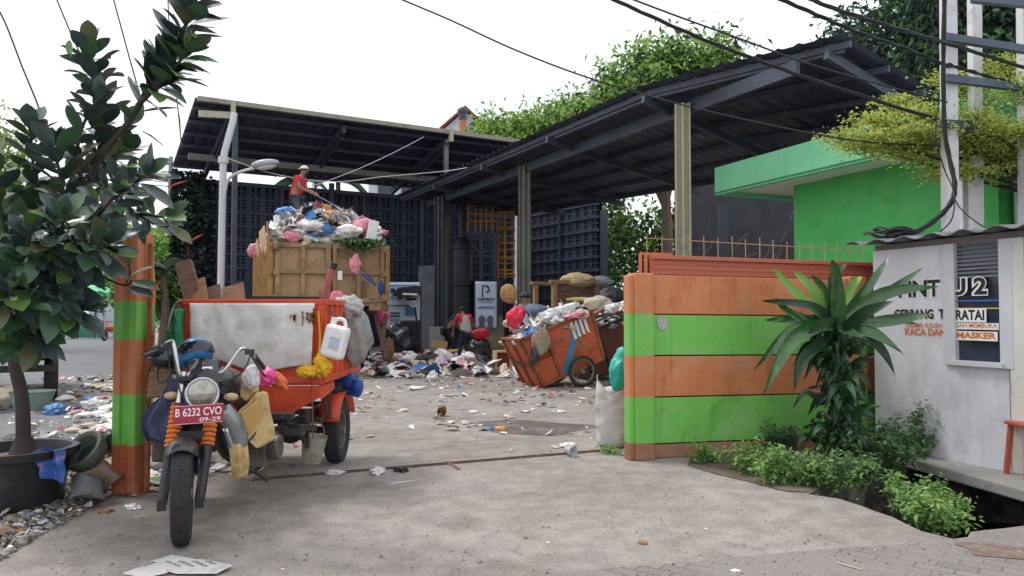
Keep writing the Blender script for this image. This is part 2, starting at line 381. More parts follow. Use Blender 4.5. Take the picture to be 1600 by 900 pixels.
# ================================================================ ground, road, ditch
def poly_sheet(name, poly, mat, z, kind='structure'):
    from mathutils.geometry import tessellate_polygon
    vs = [V(p[0], p[1], z) for p in poly]; tr = tessellate_polygon([vs]); mb = MB(); mb.add(vs, [tuple(x) for x in tr]); return mb.build(name, mat, kind=kind)
from mathutils.geometry import delaunay_2d_cdt
dfront = [G(*p) for p in ((1262, 772), (1310, 779), (1345, 790), (1395, 808), (1440, 830), (1490, 842), (1540, 828), (1620, 818), (1760, 812))]
dback = [G(*p) for p in ((1800, 738), (1600, 722), (1450, 712), (1330, 735))]
dpoly = dfront+dback
def ground():
    # one sheet to the horizon with the ditch cut out of it; the near part is finely cut so that it can undulate
    xs = [-150, -60, -25, -14, -10]+[x*.5-8 for x in range(33)]+[10, 14, 25, 60, 150]; ys = [-30, -8, 0]+[y*.5+1 for y in range(45)]+[26, 32, 40, 60, 110, 240]
    pts = [V(x, y, 0).to_2d() for y in ys for x in xs]
    def inside(p, pl):
        k = False; n = len(pl)
        for i in range(n):
            a, b = pl[i], pl[(i+1) % n]
            if (a.y > p.y) != (b.y > p.y) and p.x < (b.x-a.x)*(p.y-a.y)/(b.y-a.y)+a.x: k = not k
        return k
    pts = [p for p in pts if not inside(p, dpoly)]
    n0 = len(pts); dp = []
    rr = random.Random(3)
    for i in range(len(dpoly)):
        a, b = dpoly[i], dpoly[(i+1) % len(dpoly)]; k = max(1, int((b-a).length/.12))
        for j in range(k):
            q = a.lerp(b, j/k)
            if j and i < 8: q = q+V(rr.uniform(-.02, .02), rr.uniform(-.03, .03), 0)
            dp.append(q.to_2d())
    pts += dp; ed = [(n0+i, n0+(i+1) % len(dp)) for i in range(len(dp))]
    v, e, f, *_ = delaunay_2d_cdt(pts, ed, [], 0, 1e-5)
    d3 = [V(p.x, p.y, 0) for p in dp]; ff = []
    for t in f:
        ce = sum((v[i] for i in t), Vector((0, 0)))/len(t)
        if not inside(ce, d3): ff.append(t)
    mb = MB(); mb.add([V(p.x, p.y, 0) for p in v], ff); mb.build('ground', m_conc, kind='structure', local=True)
    mb = MB(); n = len(d3)
    dn = [p+V(rr.uniform(-.03, .03), rr.uniform(-.03, .03), -.6) for p in d3]; md = [(a+b)/2+V(rr.uniform(-.05, .05), rr.uniform(-.05, .05), 0) for a, b in zip(d3, dn)]
    d0 = [p-V(0, 0, .001) for p in d3]
    mb.add(d0+md+dn, [(i, (i+1) % n, (i+1) % n+n, i+n) for i in range(n)]+[(i+n, (i+1) % n+n, (i+1) % n+2*n, i+2*n) for i in range(n)])
    mb.build('ditch_wall', M('ditch_stone', c(130, 125, 118), .9, .35, 5, dirt=(c(50, 48, 44), .8, 3, .45), bump=1, bscale=7), kind='structure', smooth='all')
    a = MB(); a.add([V(p.x, p.y, -.59) for p in (V(1, 3.5, 0), V(8, 3.5, 0), V(8, 9, 0), V(1, 9, 0))], [(0, 1, 2, 3)]); a.build('ditch_bed', m_mud, kind='structure')
ground()
def grit(m, lo=.72, hi=1.16, sc=150):
    # fine aggregate, hairline cracks and old drips worked over the base colour
    t = m.node_tree; N = t.nodes; L = t.links; b = N['Principled BSDF']; src = b.inputs['Base Color'].links[0].from_socket; tc = N.new('ShaderNodeTexCoord')
    def mul(src, fac):
        x = N.new('ShaderNodeMixRGB'); x.blend_type = 'MULTIPLY'; x.inputs[0].default_value = 1; L.new(src, x.inputs[1]); L.new(fac, x.inputs[2]); return x.outputs[0]
    for s, a, c_, l, h in ((sc, .35, .65, lo, hi), (5.5, .38, .62, .86, 1.08), (1.3, .58, .70, 1.0, .80), (9, .66, .72, 1.0, .78), (38, .4, .64, .84, 1.05)):
        n = N.new('ShaderNodeTexNoise'); n.inputs['Scale'].default_value = s; n.inputs['Detail'].default_value = 4; L.new(tc.outputs['Object'], n.inputs[0]); r = N.new('ShaderNodeMapRange'); r.inputs[1].default_value = a; r.inputs[2].default_value = c_; r.inputs[3].default_value = l; r.inputs[4].default_value = h; L.new(n.outputs[0], r.inputs[0]); src = mul(src, r.outputs[0])
    wn = N.new('ShaderNodeTexNoise'); wn.inputs['Scale'].default_value = 1.6; wn.inputs['Detail'].default_value = 5; L.new(tc.outputs['Object'], wn.inputs[0]); vm = N.new('ShaderNodeVectorMath'); vm.operation = 'ADD'; L.new(tc.outputs['Object'], vm.inputs[0]); L.new(wn.outputs['Color'], vm.inputs[1])
    vo = N.new('ShaderNodeTexVoronoi'); vo.feature = 'DISTANCE_TO_EDGE'; vo.inputs['Scale'].default_value = .55; L.new(vm.outputs[0], vo.inputs[0]); r = N.new('ShaderNodeMapRange'); r.inputs[1].default_value = 0; r.inputs[2].default_value = .007; r.inputs[3].default_value = .80; r.inputs[4].default_value = 1; L.new(vo.outputs['Distance'], r.inputs[0]); src = mul(src, r.outputs[0])
    L.new(src, b.inputs['Base Color'])
grit(m_conc); grit(m_road)
# asphalt lane on the left, beyond the fence
poly_sheet('road', [V(-4.6, 4.5, 0), V(-4.7, 9.5, 0), V(-7.6, 15, 0), V(-10.6, 22, 0), V(-24, 48, 0), V(-40, 78, 0), V(-75, 78, 0), V(-40, 22, 0), V(-22, 8, 0), V(-9, 2, 0)], m_road, .004)
# worn herringbone pavers in the lower right
def pavers():
    m = bpy.data.materials.new('paving_bricks'); m.use_nodes = True; t = m.node_tree; N = t.nodes; L = t.links; b = N['Principled BSDF']
    tc = N.new('ShaderNodeTexCoord'); mp = N.new('ShaderNodeMapping'); mp.inputs['Rotation'].default_value = (0, 0, R(38)); L.new(tc.outputs['Object'], mp.inputs[0])
    br = N.new('ShaderNodeTexBrick'); L.new(mp.outputs[0], br.inputs[0]); br.inputs['Scale'].default_value = 4.8; br.inputs['Mortar Size'].default_value = .03
    br.inputs['Color1'].default_value = (*c(140, 133, 129), 1); br.inputs['Color2'].default_value = (*c(122, 116, 113), 1); br.inputs['Mortar'].default_value = (*c(92, 87, 84), 1)
    br.inputs['Brick Width'].default_value = .95; br.inputs['Row Height'].default_value = .48
    nz = N.new('ShaderNodeTexNoise'); nz.inputs['Scale'].default_value = 1.7; nz.inputs['Detail'].default_value = 8; L.new(tc.outputs['Object'], nz.inputs[0])
    mr = N.new('ShaderNodeMapRange'); mr.inputs[1].default_value = .4; mr.inputs[2].default_value = .6; mr.inputs[3].default_value = .25; mr.inputs[4].default_value = .95; L.new(nz.outputs[0], mr.inputs[0])
    x = N.new('ShaderNodeMixRGB'); L.new(mr.outputs[0], x.inputs[0]); L.new(br.outputs[0], x.inputs[1]); x.inputs[2].default_value = (*c(136, 129, 124), 1)
    n2 = N.new('ShaderNodeTexNoise'); n2.inputs['Scale'].default_value = 60; n2.inputs['Detail'].default_value = 6; L.new(tc.outputs['Object'], n2.inputs[0])
    ov = N.new('ShaderNodeMixRGB'); ov.blend_type = 'OVERLAY'; ov.inputs[0].default_value = .5; L.new(x.outputs[0], ov.inputs[1]); L.new(n2.outputs[0], ov.inputs[2])
    L.new(ov.outputs[0], b.inputs['Base Color']); b.inputs['Roughness'].default_value = .9
    bp = N.new('ShaderNodeBump'); bp.inputs['Strength'].default_value = .4; bp.inputs['Distance'].default_value = .01; L.new(n2.outputs[0], bp.inputs['Height']); L.new(bp.outputs[0], b.inputs['Normal'])
    pl = [G(*p) for p in ((700, 960), (760, 905), (900, 893), (1060, 880), (1250, 862), (1420, 850), (1492, 846), (1542, 833), (1622, 824), (1760, 818))]+[V(6.5, 3.8, 0), V(6.5, 1.5, 0), V(0, 1.5, 0)]
    poly_sheet('pavement', pl, m, .004)
pavers()
# soil strip under the weeds
poly_sheet('soil_strip', [G(*p) for p in ((1075, 728), (1120, 742), (1165, 752), (1225, 768), (1262, 770), (1330, 733), (1450, 710), (1440, 690), (1250, 692), (1080, 712))], m_dirt, .006)
# gate rail set across the drive
mb = MB(); a, b = G(395, 750), G(960, 703)
for s in (-.035, .035): mb.bar(a+V(0, s, .004), b+V(0, s, .004), .012, .012)
mb.build('gate_rail', M('rail_rust', c(96, 74, 62), .9, .3, 8, dirt=(c(132, 122, 114), .8, 5, .5)), label='rusty steel gate track set flush across the drive', cat='gate track')
# pothole patches
pz = []
for (px, py, r) in ((560, 660, .5), (830, 668, .75), (1560, 862, .22)):
    g = G(px, py); k = [g+V(math.cos(a)*r*(1+.3*math.sin(3*a+px)), math.sin(a)*r*.75*(1+.25*math.cos(2*a+py)), 0) for a in [i*math.pi/10 for i in range(20)]]
    pz.append(k)
m_wet = M('damp_patch', c(104, 99, 96), .35, .15, 5, dirt=(c(140, 133, 128), .9, 2.2, .5), bump=.3)
poly_sheet('damp_patch', pz[1], m_wet, .003)
poly_sheet('broken_paving', pz[2], M('broken_paving', c(122, 104, 92), .9, .3, 9, bump=1, bscale=18, dirt=(c(168, 160, 150), .9, 20, .55)), .008)
# ================================================================ striped boundary wall on the right
UW = V(.866, .5, 0); VW = V(-.5, .866, 0)
def striped_wall():
    p0, p1 = V(1.34, 7.48, 0), V(4.02, 8.25, 0); t = thing('boundary_wall', 'orange and green striped precast concrete wall right of the entrance', 'wall', p0)
    d = (p1-p0).normalized(); n = V(d.y, -d.x, 0)
    zs = [0.0, .140, .592, .993, 1.394, 1.775]; cols = [m_br, m_gr, m_or, m_gr, m_or]
    for i in range(5):
        mb = MB(); z0, z1 = zs[i]+.006, zs[i+1]-(.006 if i < 4 else 0); q = p0+V(0, 0, (z0+z1)/2); w = p1+V(0, 0, (z0+z1)/2-.03)
        mb.bar(q-d*.05, w, .05, z1-z0); mb.build('panel', cols[i], t, bevel=.006)
    bands = [(0, c(160, 110, 82)), (.17, GR), (.60, OR), (1.0, GR), (1.40, OR)]
    mp = M('striped_post', OR, .65, .16, 2, bands=bands, bump=.3, dirt=(c(150, 118, 92), .8, 6, .63), dirt2=(c(120, 104, 88), .6, 20, .70))
    for q in (V(1.245, 7.455, 0), V(3.60, 8.13, 0)):
        mb = MB(); mb.box(q+V(0, 0, .895), (.2, .2, 1.79), rz(math.atan2(d.y, d.x)))
        mb.box(q+V(0, 0, .885)-d*.12, (.06, .13, 1.77), rz(math.atan2(d.y, d.x))); mb.build('post', mp, t, bevel=.012)
    wear(mp); mb = MB(); mb.bar(p0+n*.001+V(.0, .03, .59), p1+V(0, .03, .59), .03, 1.1); mb.build('joint_backing', M('joint_shadow', c(60, 48, 40), .9), t)
    q = P(1033, 505, 7.50); mb = MB(); pts = [q+d*(.055*(1+.15*math.sin(3*a))*math.cos(a))+V(0, 0, .075*(1+.1*math.cos(2*a))*math.sin(a)) for a in [i*.35 for i in range(18)]]
    mb.prism([x-V(0, .012, 0)*0+n*.031-n*(q-p0).dot(n) for x in pts], n*.002); mb.build('cement_patch', M('cement_patch', c(176, 176, 172), .9, .2, 20), t)
striped_wall()
# sliding gate stowed behind the wall, with wire topping
def gate():
    t = thing('sliding_gate', 'terracotta sheet metal gate stored behind the striped wall', 'gate', V(1.5, 7.75, 0))
    a, b = V(1.38, 7.70, 0), V(4.05, 8.46, 0); d = (b-a).normalized(); mt = M('terracotta_metal', c(186, 106, 80), .55, .08, 2, dirt=(c(150, 84, 62), .5, 2, .52), stretch=(1, 1, 6))
    mb = MB(); n = V(d.y, -d.x, 0)
    prof = [(0, 1.70), (.0, 1.86), (.02, 1.90), (.055, 1.92), (.06, 1.985), (0, 2.0)]
    mb.bar(a+V(0, 0, 1.86)+n*.02, b+V(0, 0, 1.83)+n*.02, .05, .17); mb.bar(a+V(0, 0, 1.965)+n*.03, b+V(0, 0, 1.935)+n*.03, .10, .04); mb.bar(a+V(0, 0, .95), b+V(0, 0, .93), .03, 1.65)
    for k in range(3): mb.bar(a+V(0, 0, 1.80+k*.05)+n*.047, b+V(0, 0, 1.77+k*.05)+n*.047, .008, .012)
    mb.build('gate_panel', mt, t, bevel=.006)
    mb = MB(); q = a-d*.1
    for (z) in (2.0, 1.45): mb.bar(q+V(0, 0, z), q+d*.35+V(0, 0, z), .025)
    for s in (0, .06): mb.bar(q+d*s+V(0, 0, .1), q+d*s+V(0, 0, 2.0), .028)
    mb.build('gate_frame', M('orange_iron', c(196, 108, 66), .6, .15, 4), t)
    r = thing('wire_fence', 'rusty wire mesh strip running above the stored gate', 'fence', V(1.5, 7.9, 0)); mr_ = M('rusty_wire', c(168, 136, 98), .7, .2, 5)
    a2, b2 = V(1.38, 7.82, 0), V(3.9, 8.52, 0); k = 17
    wr = MB(); wr.bar(a2+V(0, 0, 2.17), b2+V(0, 0, 2.1), .009); wr.bar(a2+V(0, 0, 1.99), b2+V(0, 0, 1.96), .009); wr.build('wire', mr_, r)
    for i in range(k):
        q = a2.lerp(b2, i/(k-1)); o = MB(); o.bar(q+V(0, 0, 1.6), q+V(random.uniform(-.01, .01), 0, 2.22-.06*i/k+random.uniform(-.01, .02)), .008); o.build('rod', mr_, r)
gate()
# ================================================================ left post and fence
def hsec(mb, p, w, dp, h, ang, z0=0):
    """grooved precast post: three ridges"""
    Rz = rz(ang)
    poly = [(-.5, -.5), (-.18, -.5), (-.16, -.36), (.16, -.36), (.18, -.5), (.5, -.5), (.5, .5), (-.5, .5)]
    mb.prism([p+Rz@V(x*w, y*dp, z0) for x, y in poly], V(0, 0, h))
t = thing('gate_post', 'tall striped orange and green post in front of the parked tricycle', 'post', V(-2.98, 6.05, 0))
mb = MB(); hsec(mb, V(-2.98, 6.05, 0), .2, .2, 2.04, R(-10))
mb.build('shaft', M('striped_left_post', OR, .68, .2, 3, bands=[(0, c(188, 104, 70)), (.385, GR), (.78, OR), (1.19, GR), (1.49, OR)], bump=.5, bscale=25, dirt=(c(120, 84, 66), .75, 5, .62), dirt2=(c(96, 76, 64), .7, 16, .67)), t, bevel=.008); wear(MATS['striped_left_post'], .8)
mb = MB(); mb.bar(V(-2.84, 6.02, .02), V(-2.84, 6.02, 1.95), .03); mb.bar(V(-2.84, 6.02, 1.2), V(-2.84, 6.06, 1.2), .05); mb.build('hinge_bar', m_rust, t)
t = thing('gate_chain', 'rusty chain with padlock hanging on the striped post', 'chain', V(-2.80, 6.0, .9)); mb = MB()
for i in range(9):
    q = V(-2.80+.004*math.sin(i), 5.99, 1.28-i*.035); ax = (V(1, 0, 0), V(0, 1, 0))[i % 2]
    ring = [q+V(0, 0, .022*math.sin(a))+ax*(.012*math.cos(a)) for a in [j*math.pi/5 for j in range(11)]]; mb.tube(ring, .004, 5, caps=False)
mb.build('chain_links', m_rust, t); mb = MB(); mb.box(V(-2.80, 5.985, .94), (.05, .025, .05)); mb.tube([V(-2.815, 5.985, .965), V(-2.815, 5.985, .99), V(-2.785, 5.985, .99), V(-2.785, 5.985, .965)], .005, 6); mb.build('padlock', m_black, t, bevel=.004)
def left_fence():
    t = thing('boundary_fence', 'orange and green striped precast fence running away behind the tricycle', 'wall', V(-3.15, 6.7, 0))
    a, d = V(-3.40, 7.1, 0), V(-.42, .907, 0); ang = math.atan2(d.y, d.x)
    bands = [(0, BR), (.25, GR), (.65, OR), (1.05, GR), (1.42, OR)]
    mp = M('striped_fence', OR, .7, .25, 2, bands=bands, bump=.4, dirt=(c(150, 118, 92), .8, 5, .6)); mq = M('striped_fence_post', OR, .7, .2, 2, bands=[(0, OR), (.4, GR), (.8, OR), (1.2, GR), (1.5, OR)], bump=.4)
    for i in range(7):
        q = a+d*(2.4*i); mb = MB(); hsec(mb, q, .16, .16, 1.92, ang); mb.build('post', mq, t)
        if i < 6:
            for k in range(4):
                mb = MB(); mb.bar(q+d*.06+V(0, 0, .22+.42*k), q+d*2.34+V(0, 0, .22+.42*k), .045, .405); mb.build('panel', mp if k == 0 else (m_gr, m_or, m_gr, m_or)[k], t)
left_fence()
# ================================================================ shed over the back wall
A0 = P(325, 160, 24); A0.z = 8.0
def shed_one():
    t = thing('back_shed', 'dark open shed with a cream gutter above the pierced wall at the back', 'shed', V(-9, 24, 0))
    u, v = UW, VW; Ln = 12.8; dz = (6.9-8.0)/5.7
    def Q(a, b, z=0): q = A0+u*a+v*b; q.z = 8.0+dz*b+z; return q
    mb = MB(); nu = 128
    prof = []
    for i in range(nu+1):
        a = -.4+(Ln+.4)*i/nu; h = .035 if i % 4 in (0,) else 0; prof.append((a, h))
    vs = []; fs = []
    for (a, h) in prof:
        for b in (-.2, 5.75): vs.append(Q(a, b, h+.04))
    for i in range(nu): fs.append((2*i, 2*i+2, 2*i+3, 2*i+1))
    o = len(vs); vs += [p+V(0, 0, .006) for p in vs]; fs += [tuple(x+o for x in f)[::-1] for f in fs]
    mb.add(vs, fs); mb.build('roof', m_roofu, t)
    for k in range(6):
        b = .35+k*1.02; mb = MB(); mb.bar(Q(-.4, b, -.03), Q(Ln, b, -.03), .07, .12); mb.build('purlin', m_steel, t)
    mb = MB(); mb.bar(Q(-.35, -.3, .0), Q(Ln, -.3, -.05), .16, .15); mb.build('gutter', M('gutter_grey', c(148, 145, 130), .55, .12, 2, dirt=(c(104, 100, 88), .5, 2, .5)), t, bevel=.01)
    mb = MB(); mb.bar(Q(-.2, 2.85, -.62), Q(Ln, 2.85, -.62), .16, .22); mb.build('tie_beam', m_beam, t)
    for a in (.7, 8.3):
        mb = MB(); q = Q(a, -.32, -.17); mb.box(q, (.14, .16, .42), rz(R(30))); mb.bar(Q(a, -.3, -.3), Q(a, .6, -.2), .12, .12)
        if a < 1: mb.bar(Q(-.3, -.25, -.45), Q(a, -.25, -.38), .12, .2)
        mb.build('bracket', m_cream, t)
    for a in (.7, 4.4, 8.3, 12.2):
        mb = MB(); mb.bar(Q(a, 0, -.25), Q(a, 5.6, -.25), .14, .28); mb.bar(Q(a, .2, -.5), Q(a, 2.8, -.6), .07); mb.build('rafter', m_steel, t)
    for a in (.85, 8.3):
        mb = MB(); q = Q(a, .1, -.3); mb.bar(V(q.x, q.y, 0), q, .15, .15, up=u); mb.build('column', m_steel if a < 1 else m_beam, t)
    for a in (.6, 5.6, 9.6):
        mb = MB(); q = Q(a, 5.4, -.2); mb.bar(V(q.x, q.y, 0), q, .18, .18, up=u); mb.build('column', m_steel, t)
    return Q
Q1 = shed_one()
# downpipe in front of its first column, and the street lamp fixed to it
pp = [P(366, 178, 23.6), P(364, 190, 23.5), P(351, 238, 23.3), P(349, 250, 23.3), P(345, 452, 23.2)]; 
mb = MB(); mb.tube(pp, .105, 10); b_ = pp[-1].copy(); b_.z = 0; mb.tube([pp[-1], b_], .085, 10)
mb.tube([pp[3]+V(0, 0, .1), pp[3]-V(0, 0, .1)], .15, 10)
mb.build('downpipe', m_pipe, smooth=True, label='white rainwater downpipe bending down from the cream gutter', cat='pipe')
t = thing('street_lamp', 'grey street lamp head on a curved arm beside the white downpipe', 'street lamp', P(350, 305, 23))
mb = MB(); mb.tube(curve([P(350, 312, 23), P(356, 282, 22.9), P(372, 270, 22.8), P(396, 263, 22.6)], 14), .045, 8); mb.build('arm', m_pipe, t, smooth=True)
mb = MB(); mb.blob(P(414, 256, 22.4), (.42, .2, .13), 2, .05, 1, 3, ry(R(-8))); mb.build('lamp_head', M('lamp_shell', c(160, 164, 168), .4, .1), t, smooth='all')
mb = MB(); mb.blob(P(416, 260, 22.4), (.30, .15, .1), 3, .03, 1, 3, ry(R(-8))); mb.build('lens', M('lamp_lens', c(200, 200, 196), .2, .1), t, smooth='all')
# pierced breeze-block walls, built as grids of bars in front of a recessed backing
def pierced(name, label, a, b, h, cell=.27, z0=1.55, hb=None):
    t = thing(name, label, 'wall', a); a = Vector(a); b = Vector(b); d = (b-a); Ln = d.length; d.normalize(); n = V(d.y, -d.x, 0)
    if n.y > 0: n = -n
    hb = h if hb is None else hb
    def hh(s): return h+(hb-h)*s/Ln
    mb = MB(); back = -n*.13
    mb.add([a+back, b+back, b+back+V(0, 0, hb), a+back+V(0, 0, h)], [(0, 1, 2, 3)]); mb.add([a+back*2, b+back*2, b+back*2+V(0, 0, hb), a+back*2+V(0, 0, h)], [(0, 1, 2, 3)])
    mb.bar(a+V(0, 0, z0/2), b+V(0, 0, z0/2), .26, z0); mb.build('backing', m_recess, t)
    mb = MB(); k = int(Ln/cell)
    for i in range(k+1):
        s = min(Ln, i*cell); q = a+d*s; w = .12 if i % 2 == 0 else .05
        mb.bar(q+V(0, 0, z0), q+V(0, 0, hh(s)), w, .22 if i % 2 == 0 else .12, up=d)
    for j in range(int((max(h, hb)-z0)/cell)+1):
        z = z0+j*cell; w = .12 if j % 2 == 0 else .05
        if z < min(h, hb): mb.bar(a+V(0, 0, z)+n*.004, b+V(0, 0, z)+n*.004, .21 if j % 2 == 0 else .11, w)
    # a small boss in every cell
    for i in range(k):
        for j in range(int((min(h, hb)-z0)/cell)):
            q = a+d*((i+.5)*cell)+V(0, 0, z0+(j+.5)*cell); mb.box(q-n*.02, (.085, .12, .085), rz(math.atan2(d.y, d.x))@ry(R(45)))
    mb.build('block_grille', m_breeze, t)
    mb = MB(); mb.bar(a+V(0, 0, h+.08), b+V(0, 0, hb+.08), .3, .16); mb.build('coping', m_steel, t)
    for i in range(1, int(Ln/3.4)+1):
        q = a+d*(i*3.4); mb = MB(); mb.bar(q+n*.15, q+n*.15+V(0, 0, hh(i*3.4)), .1, .1, up=d); mb.build('pilaster', m_steel, t)
    return t
CW = V(.1, 36, 0)
pierced('breeze_block_wall', 'long dark pierced block wall behind the loaded truck', CW-UW*14.2, CW, 6.35)
pierced('breeze_block_wall', 'dark pierced block wall between the cream column and the trees', CW+V(.25, -.1, 0), V(3.45, 31, 0), 6.1, hb=6.45)
# ivy at the far left end of the wall
t = thing('ivy', 'dark ivy smothering the left end of the pierced wall', 'climbing plant', V(-12, 29, 0))
q0 = CW-UW*14.3; mb = MB(); mb.tube(curve([q0+V(0, 0, 0), q0+V(.3, -.2, 2), q0+V(0, -.2, 5.5)], 8), .07, 6); mb.build('stem', m_dbark, t)
n = 5200; s = RNG.random(n)**1.6*1.5-.55; z = RNG.uniform(.2, 6.7, n); z -= (s > .5)*RNG.random(n)*.8
pts = np.array(q0)[None]+np.outer(s, np.array(UW))+np.outer(RNG.uniform(.1, .5, n)*(1+.4*np.sin(z*3)), np.array((.5, -.866, 0))); pts[:, 2] = z
vs, fs = small_leaves(pts, .2, .15)
fast('foliage', vs, fs, [M('ivy_leaf', c(46, 66, 56), .6, .3, 2), M('ivy_leaf_dark', c(34, 48, 46), .6, .3, 2)], np.repeat(RNG.integers(0, 2, n//10), 10), t)
# ================================================================ big shed on the right
def shed_two():
    class MS(MB):
        # measured at 5/4 size, stands nearer and lower
        def build(s, *a, **k):
            s.v = [V(p.x*.8, p.y*.8, 1.4+(p.z-1.4)*.8) for p in s.v]; return MB.build(s, *a, **k)
    t = thing('big_shed', 'large dark shed roof on tall steel columns over the waste yard', 'shed', V(4, 18, 0))
    z = 6.8
    F = [V(-5.3, 35.2, z), V(3.13, 18.15, z), V(6.46, 14.76, z)]; B = [V(.2, 38.2, 6.35), V(8.5, 21.6, 5.55), V(12.1, 18.0, 5.2)]
    def pt(s, w):
        L0 = (F[1]-F[0]).length; L1 = (F[2]-F[1]).length; T = L0+L1; q = s*T
        if q <= L0: k = q/L0; a, b = F[0].lerp(F[1], k), B[0].lerp(B[1], k)
        else: k = (q-L0)/L1; a, b = F[1].lerp(F[2], k), B[1].lerp(B[2], k)
        return a.lerp(b, w)
    mb = MS(); n = 216; vs = []; fs = []
    for i in range(n+1):
        h = .045 if i % 4 == 0 else 0
        for w in (-.01, .5, 1.0): vs.append(pt(i/n, w)+V(0, 0, h))
    for i in range(n):
        for j in range(2): a = 3*i+j; fs.append((a, a+3, a+4, a+1))
    o = len(vs); vs += [p+V(0, 0, .008) for p in vs]; fs += [tuple(x+o for x in f)[::-1] for f in fs]
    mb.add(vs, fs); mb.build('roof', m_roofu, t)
    for k in range(6):
        w = .03+k*.185; mb = MS(); q = [pt(s, w)-V(0, 0, .08) for s in (0, .83, 1.0)]; q[1] = F[1].lerp(B[1], w)-V(0, 0, .08); mb.bar(q[0], q[1], .08, .13); mb.bar(q[1], q[2], .08, .13); mb.build('purlin', m_steel, t)
    mb = MS(); e = V(0, 0, -.12)
    mb.bar(F[0]+e+V(.25, .1, 0), F[1]+e+V(.25, .1, 0), .12, .28); mb.bar(F[1]+e+V(.25, .1, 0), F[2]+e+V(.1, .25, 0), .12, .28); mb.build('eave_beam', m_steel, t)
    # columns and the girder they carry
    cols = [(P(1067, 300, 18.0), .32, m_cream), (P(820, 300, 25.7), .34, m_beam), (P(687, 300, 32.4), .34, m_steel)]
    tops = []
    for q, w, m in cols:
        mb = MS(); h = 6.35; b = V(q.x, q.y, 0)
        mb.box(b+V(0, 0, h/2-.17), (w, .045, h+.35), rz(R(-10))); mb.box(b+V(0, 0, h/2-.17), (.05, w*.95, h+.33), rz(R(-10)))
        for s in (-1, 1): mb.box(b+rz(R(-10))@V(s*w/2, 0, 0)+V(0, 0, h/2-.17), (.035, w*.9, h+.32), rz(R(-10)))
        mb.build('column', m, t); tops.append(b+V(0, 0, h))
        mb = MS(); mb.box(b+V(0, 0, .25), (.62, .62, 1.2), rz(R(-20))); mb.build('pedestal', m_slab, t, bevel=.02)
    g = (tops[0]-tops[2]).normalized()
    mb = MS(); mb.bar(tops[2]-g*2.2+V(.25, 0, -.05), tops[0]+g*3.2+V(.25, 0, -.05), .12, .30); mb.build('girder', m_steel, t)
    for (s, wd) in ((.985, .22), (.80, .2), (.60, .2), (.40, .2), (.2, .2)):
        mb = MS(); mb.bar(pt(s, 0)-V(0, 0, .28), pt(s, 1)-V(0, 0, .28), wd*.5, .2); mb.build('rafter', m_steel, t)
    for (px, Y, w) in ((944, 33.5, .3), (1130, 27.0, .3), (1420, 19.5, .3)):
        q = P(px, 400, Y); mb = MS(); mb.bar(V(q.x, q.y, -.35), V(q.x, q.y, 5.9 if Y > 30 else 5.2), w, w, up=(1, 0, 0)); mb.build('column', m_steel, t)
shed_two()
# tall concrete pillar by the middle columns
q = G(673, 545); mb = MB(); mb.box(V(q.x, q.y, 1.65), (.85, .6, 3.3), rz(R(-20))); mb.build('concrete_pillar', M('pillar_concrete', c(112, 118, 126), .85, .15, 2, dirt=(c(82, 86, 94), .6, 1.2, .5)), bevel=.02, label='short grey concrete pillar beside the slim middle column', cat='pillar')
# dark panel wall behind the green building, with bare vines
a, b = P(1058, 400, 30), P(1320, 400, 21); mb = MB(); a.z = b.z = 0
t = thing('yard_wall', 'dark grey wall with dry vines under the far edge of the big roof', 'wall', a)
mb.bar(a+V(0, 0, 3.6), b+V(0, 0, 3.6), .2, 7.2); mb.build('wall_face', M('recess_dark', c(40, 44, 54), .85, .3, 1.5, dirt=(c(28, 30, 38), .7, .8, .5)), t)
mb = MB(); d = (b-a).normalized()
for i in range(46):
    s = random.uniform(.5, 8.5); q = a+d*s+V(-.15, -.25, random.uniform(2.0, 4.6)); pts = [q]
    for k in range(4): q = q+V(random.uniform(-.35, .35), 0, random.uniform(-.5, -.1)); pts.append(q)
    mb.tube(pts, .02, 4)
mb.build('vine', m_bark, t)
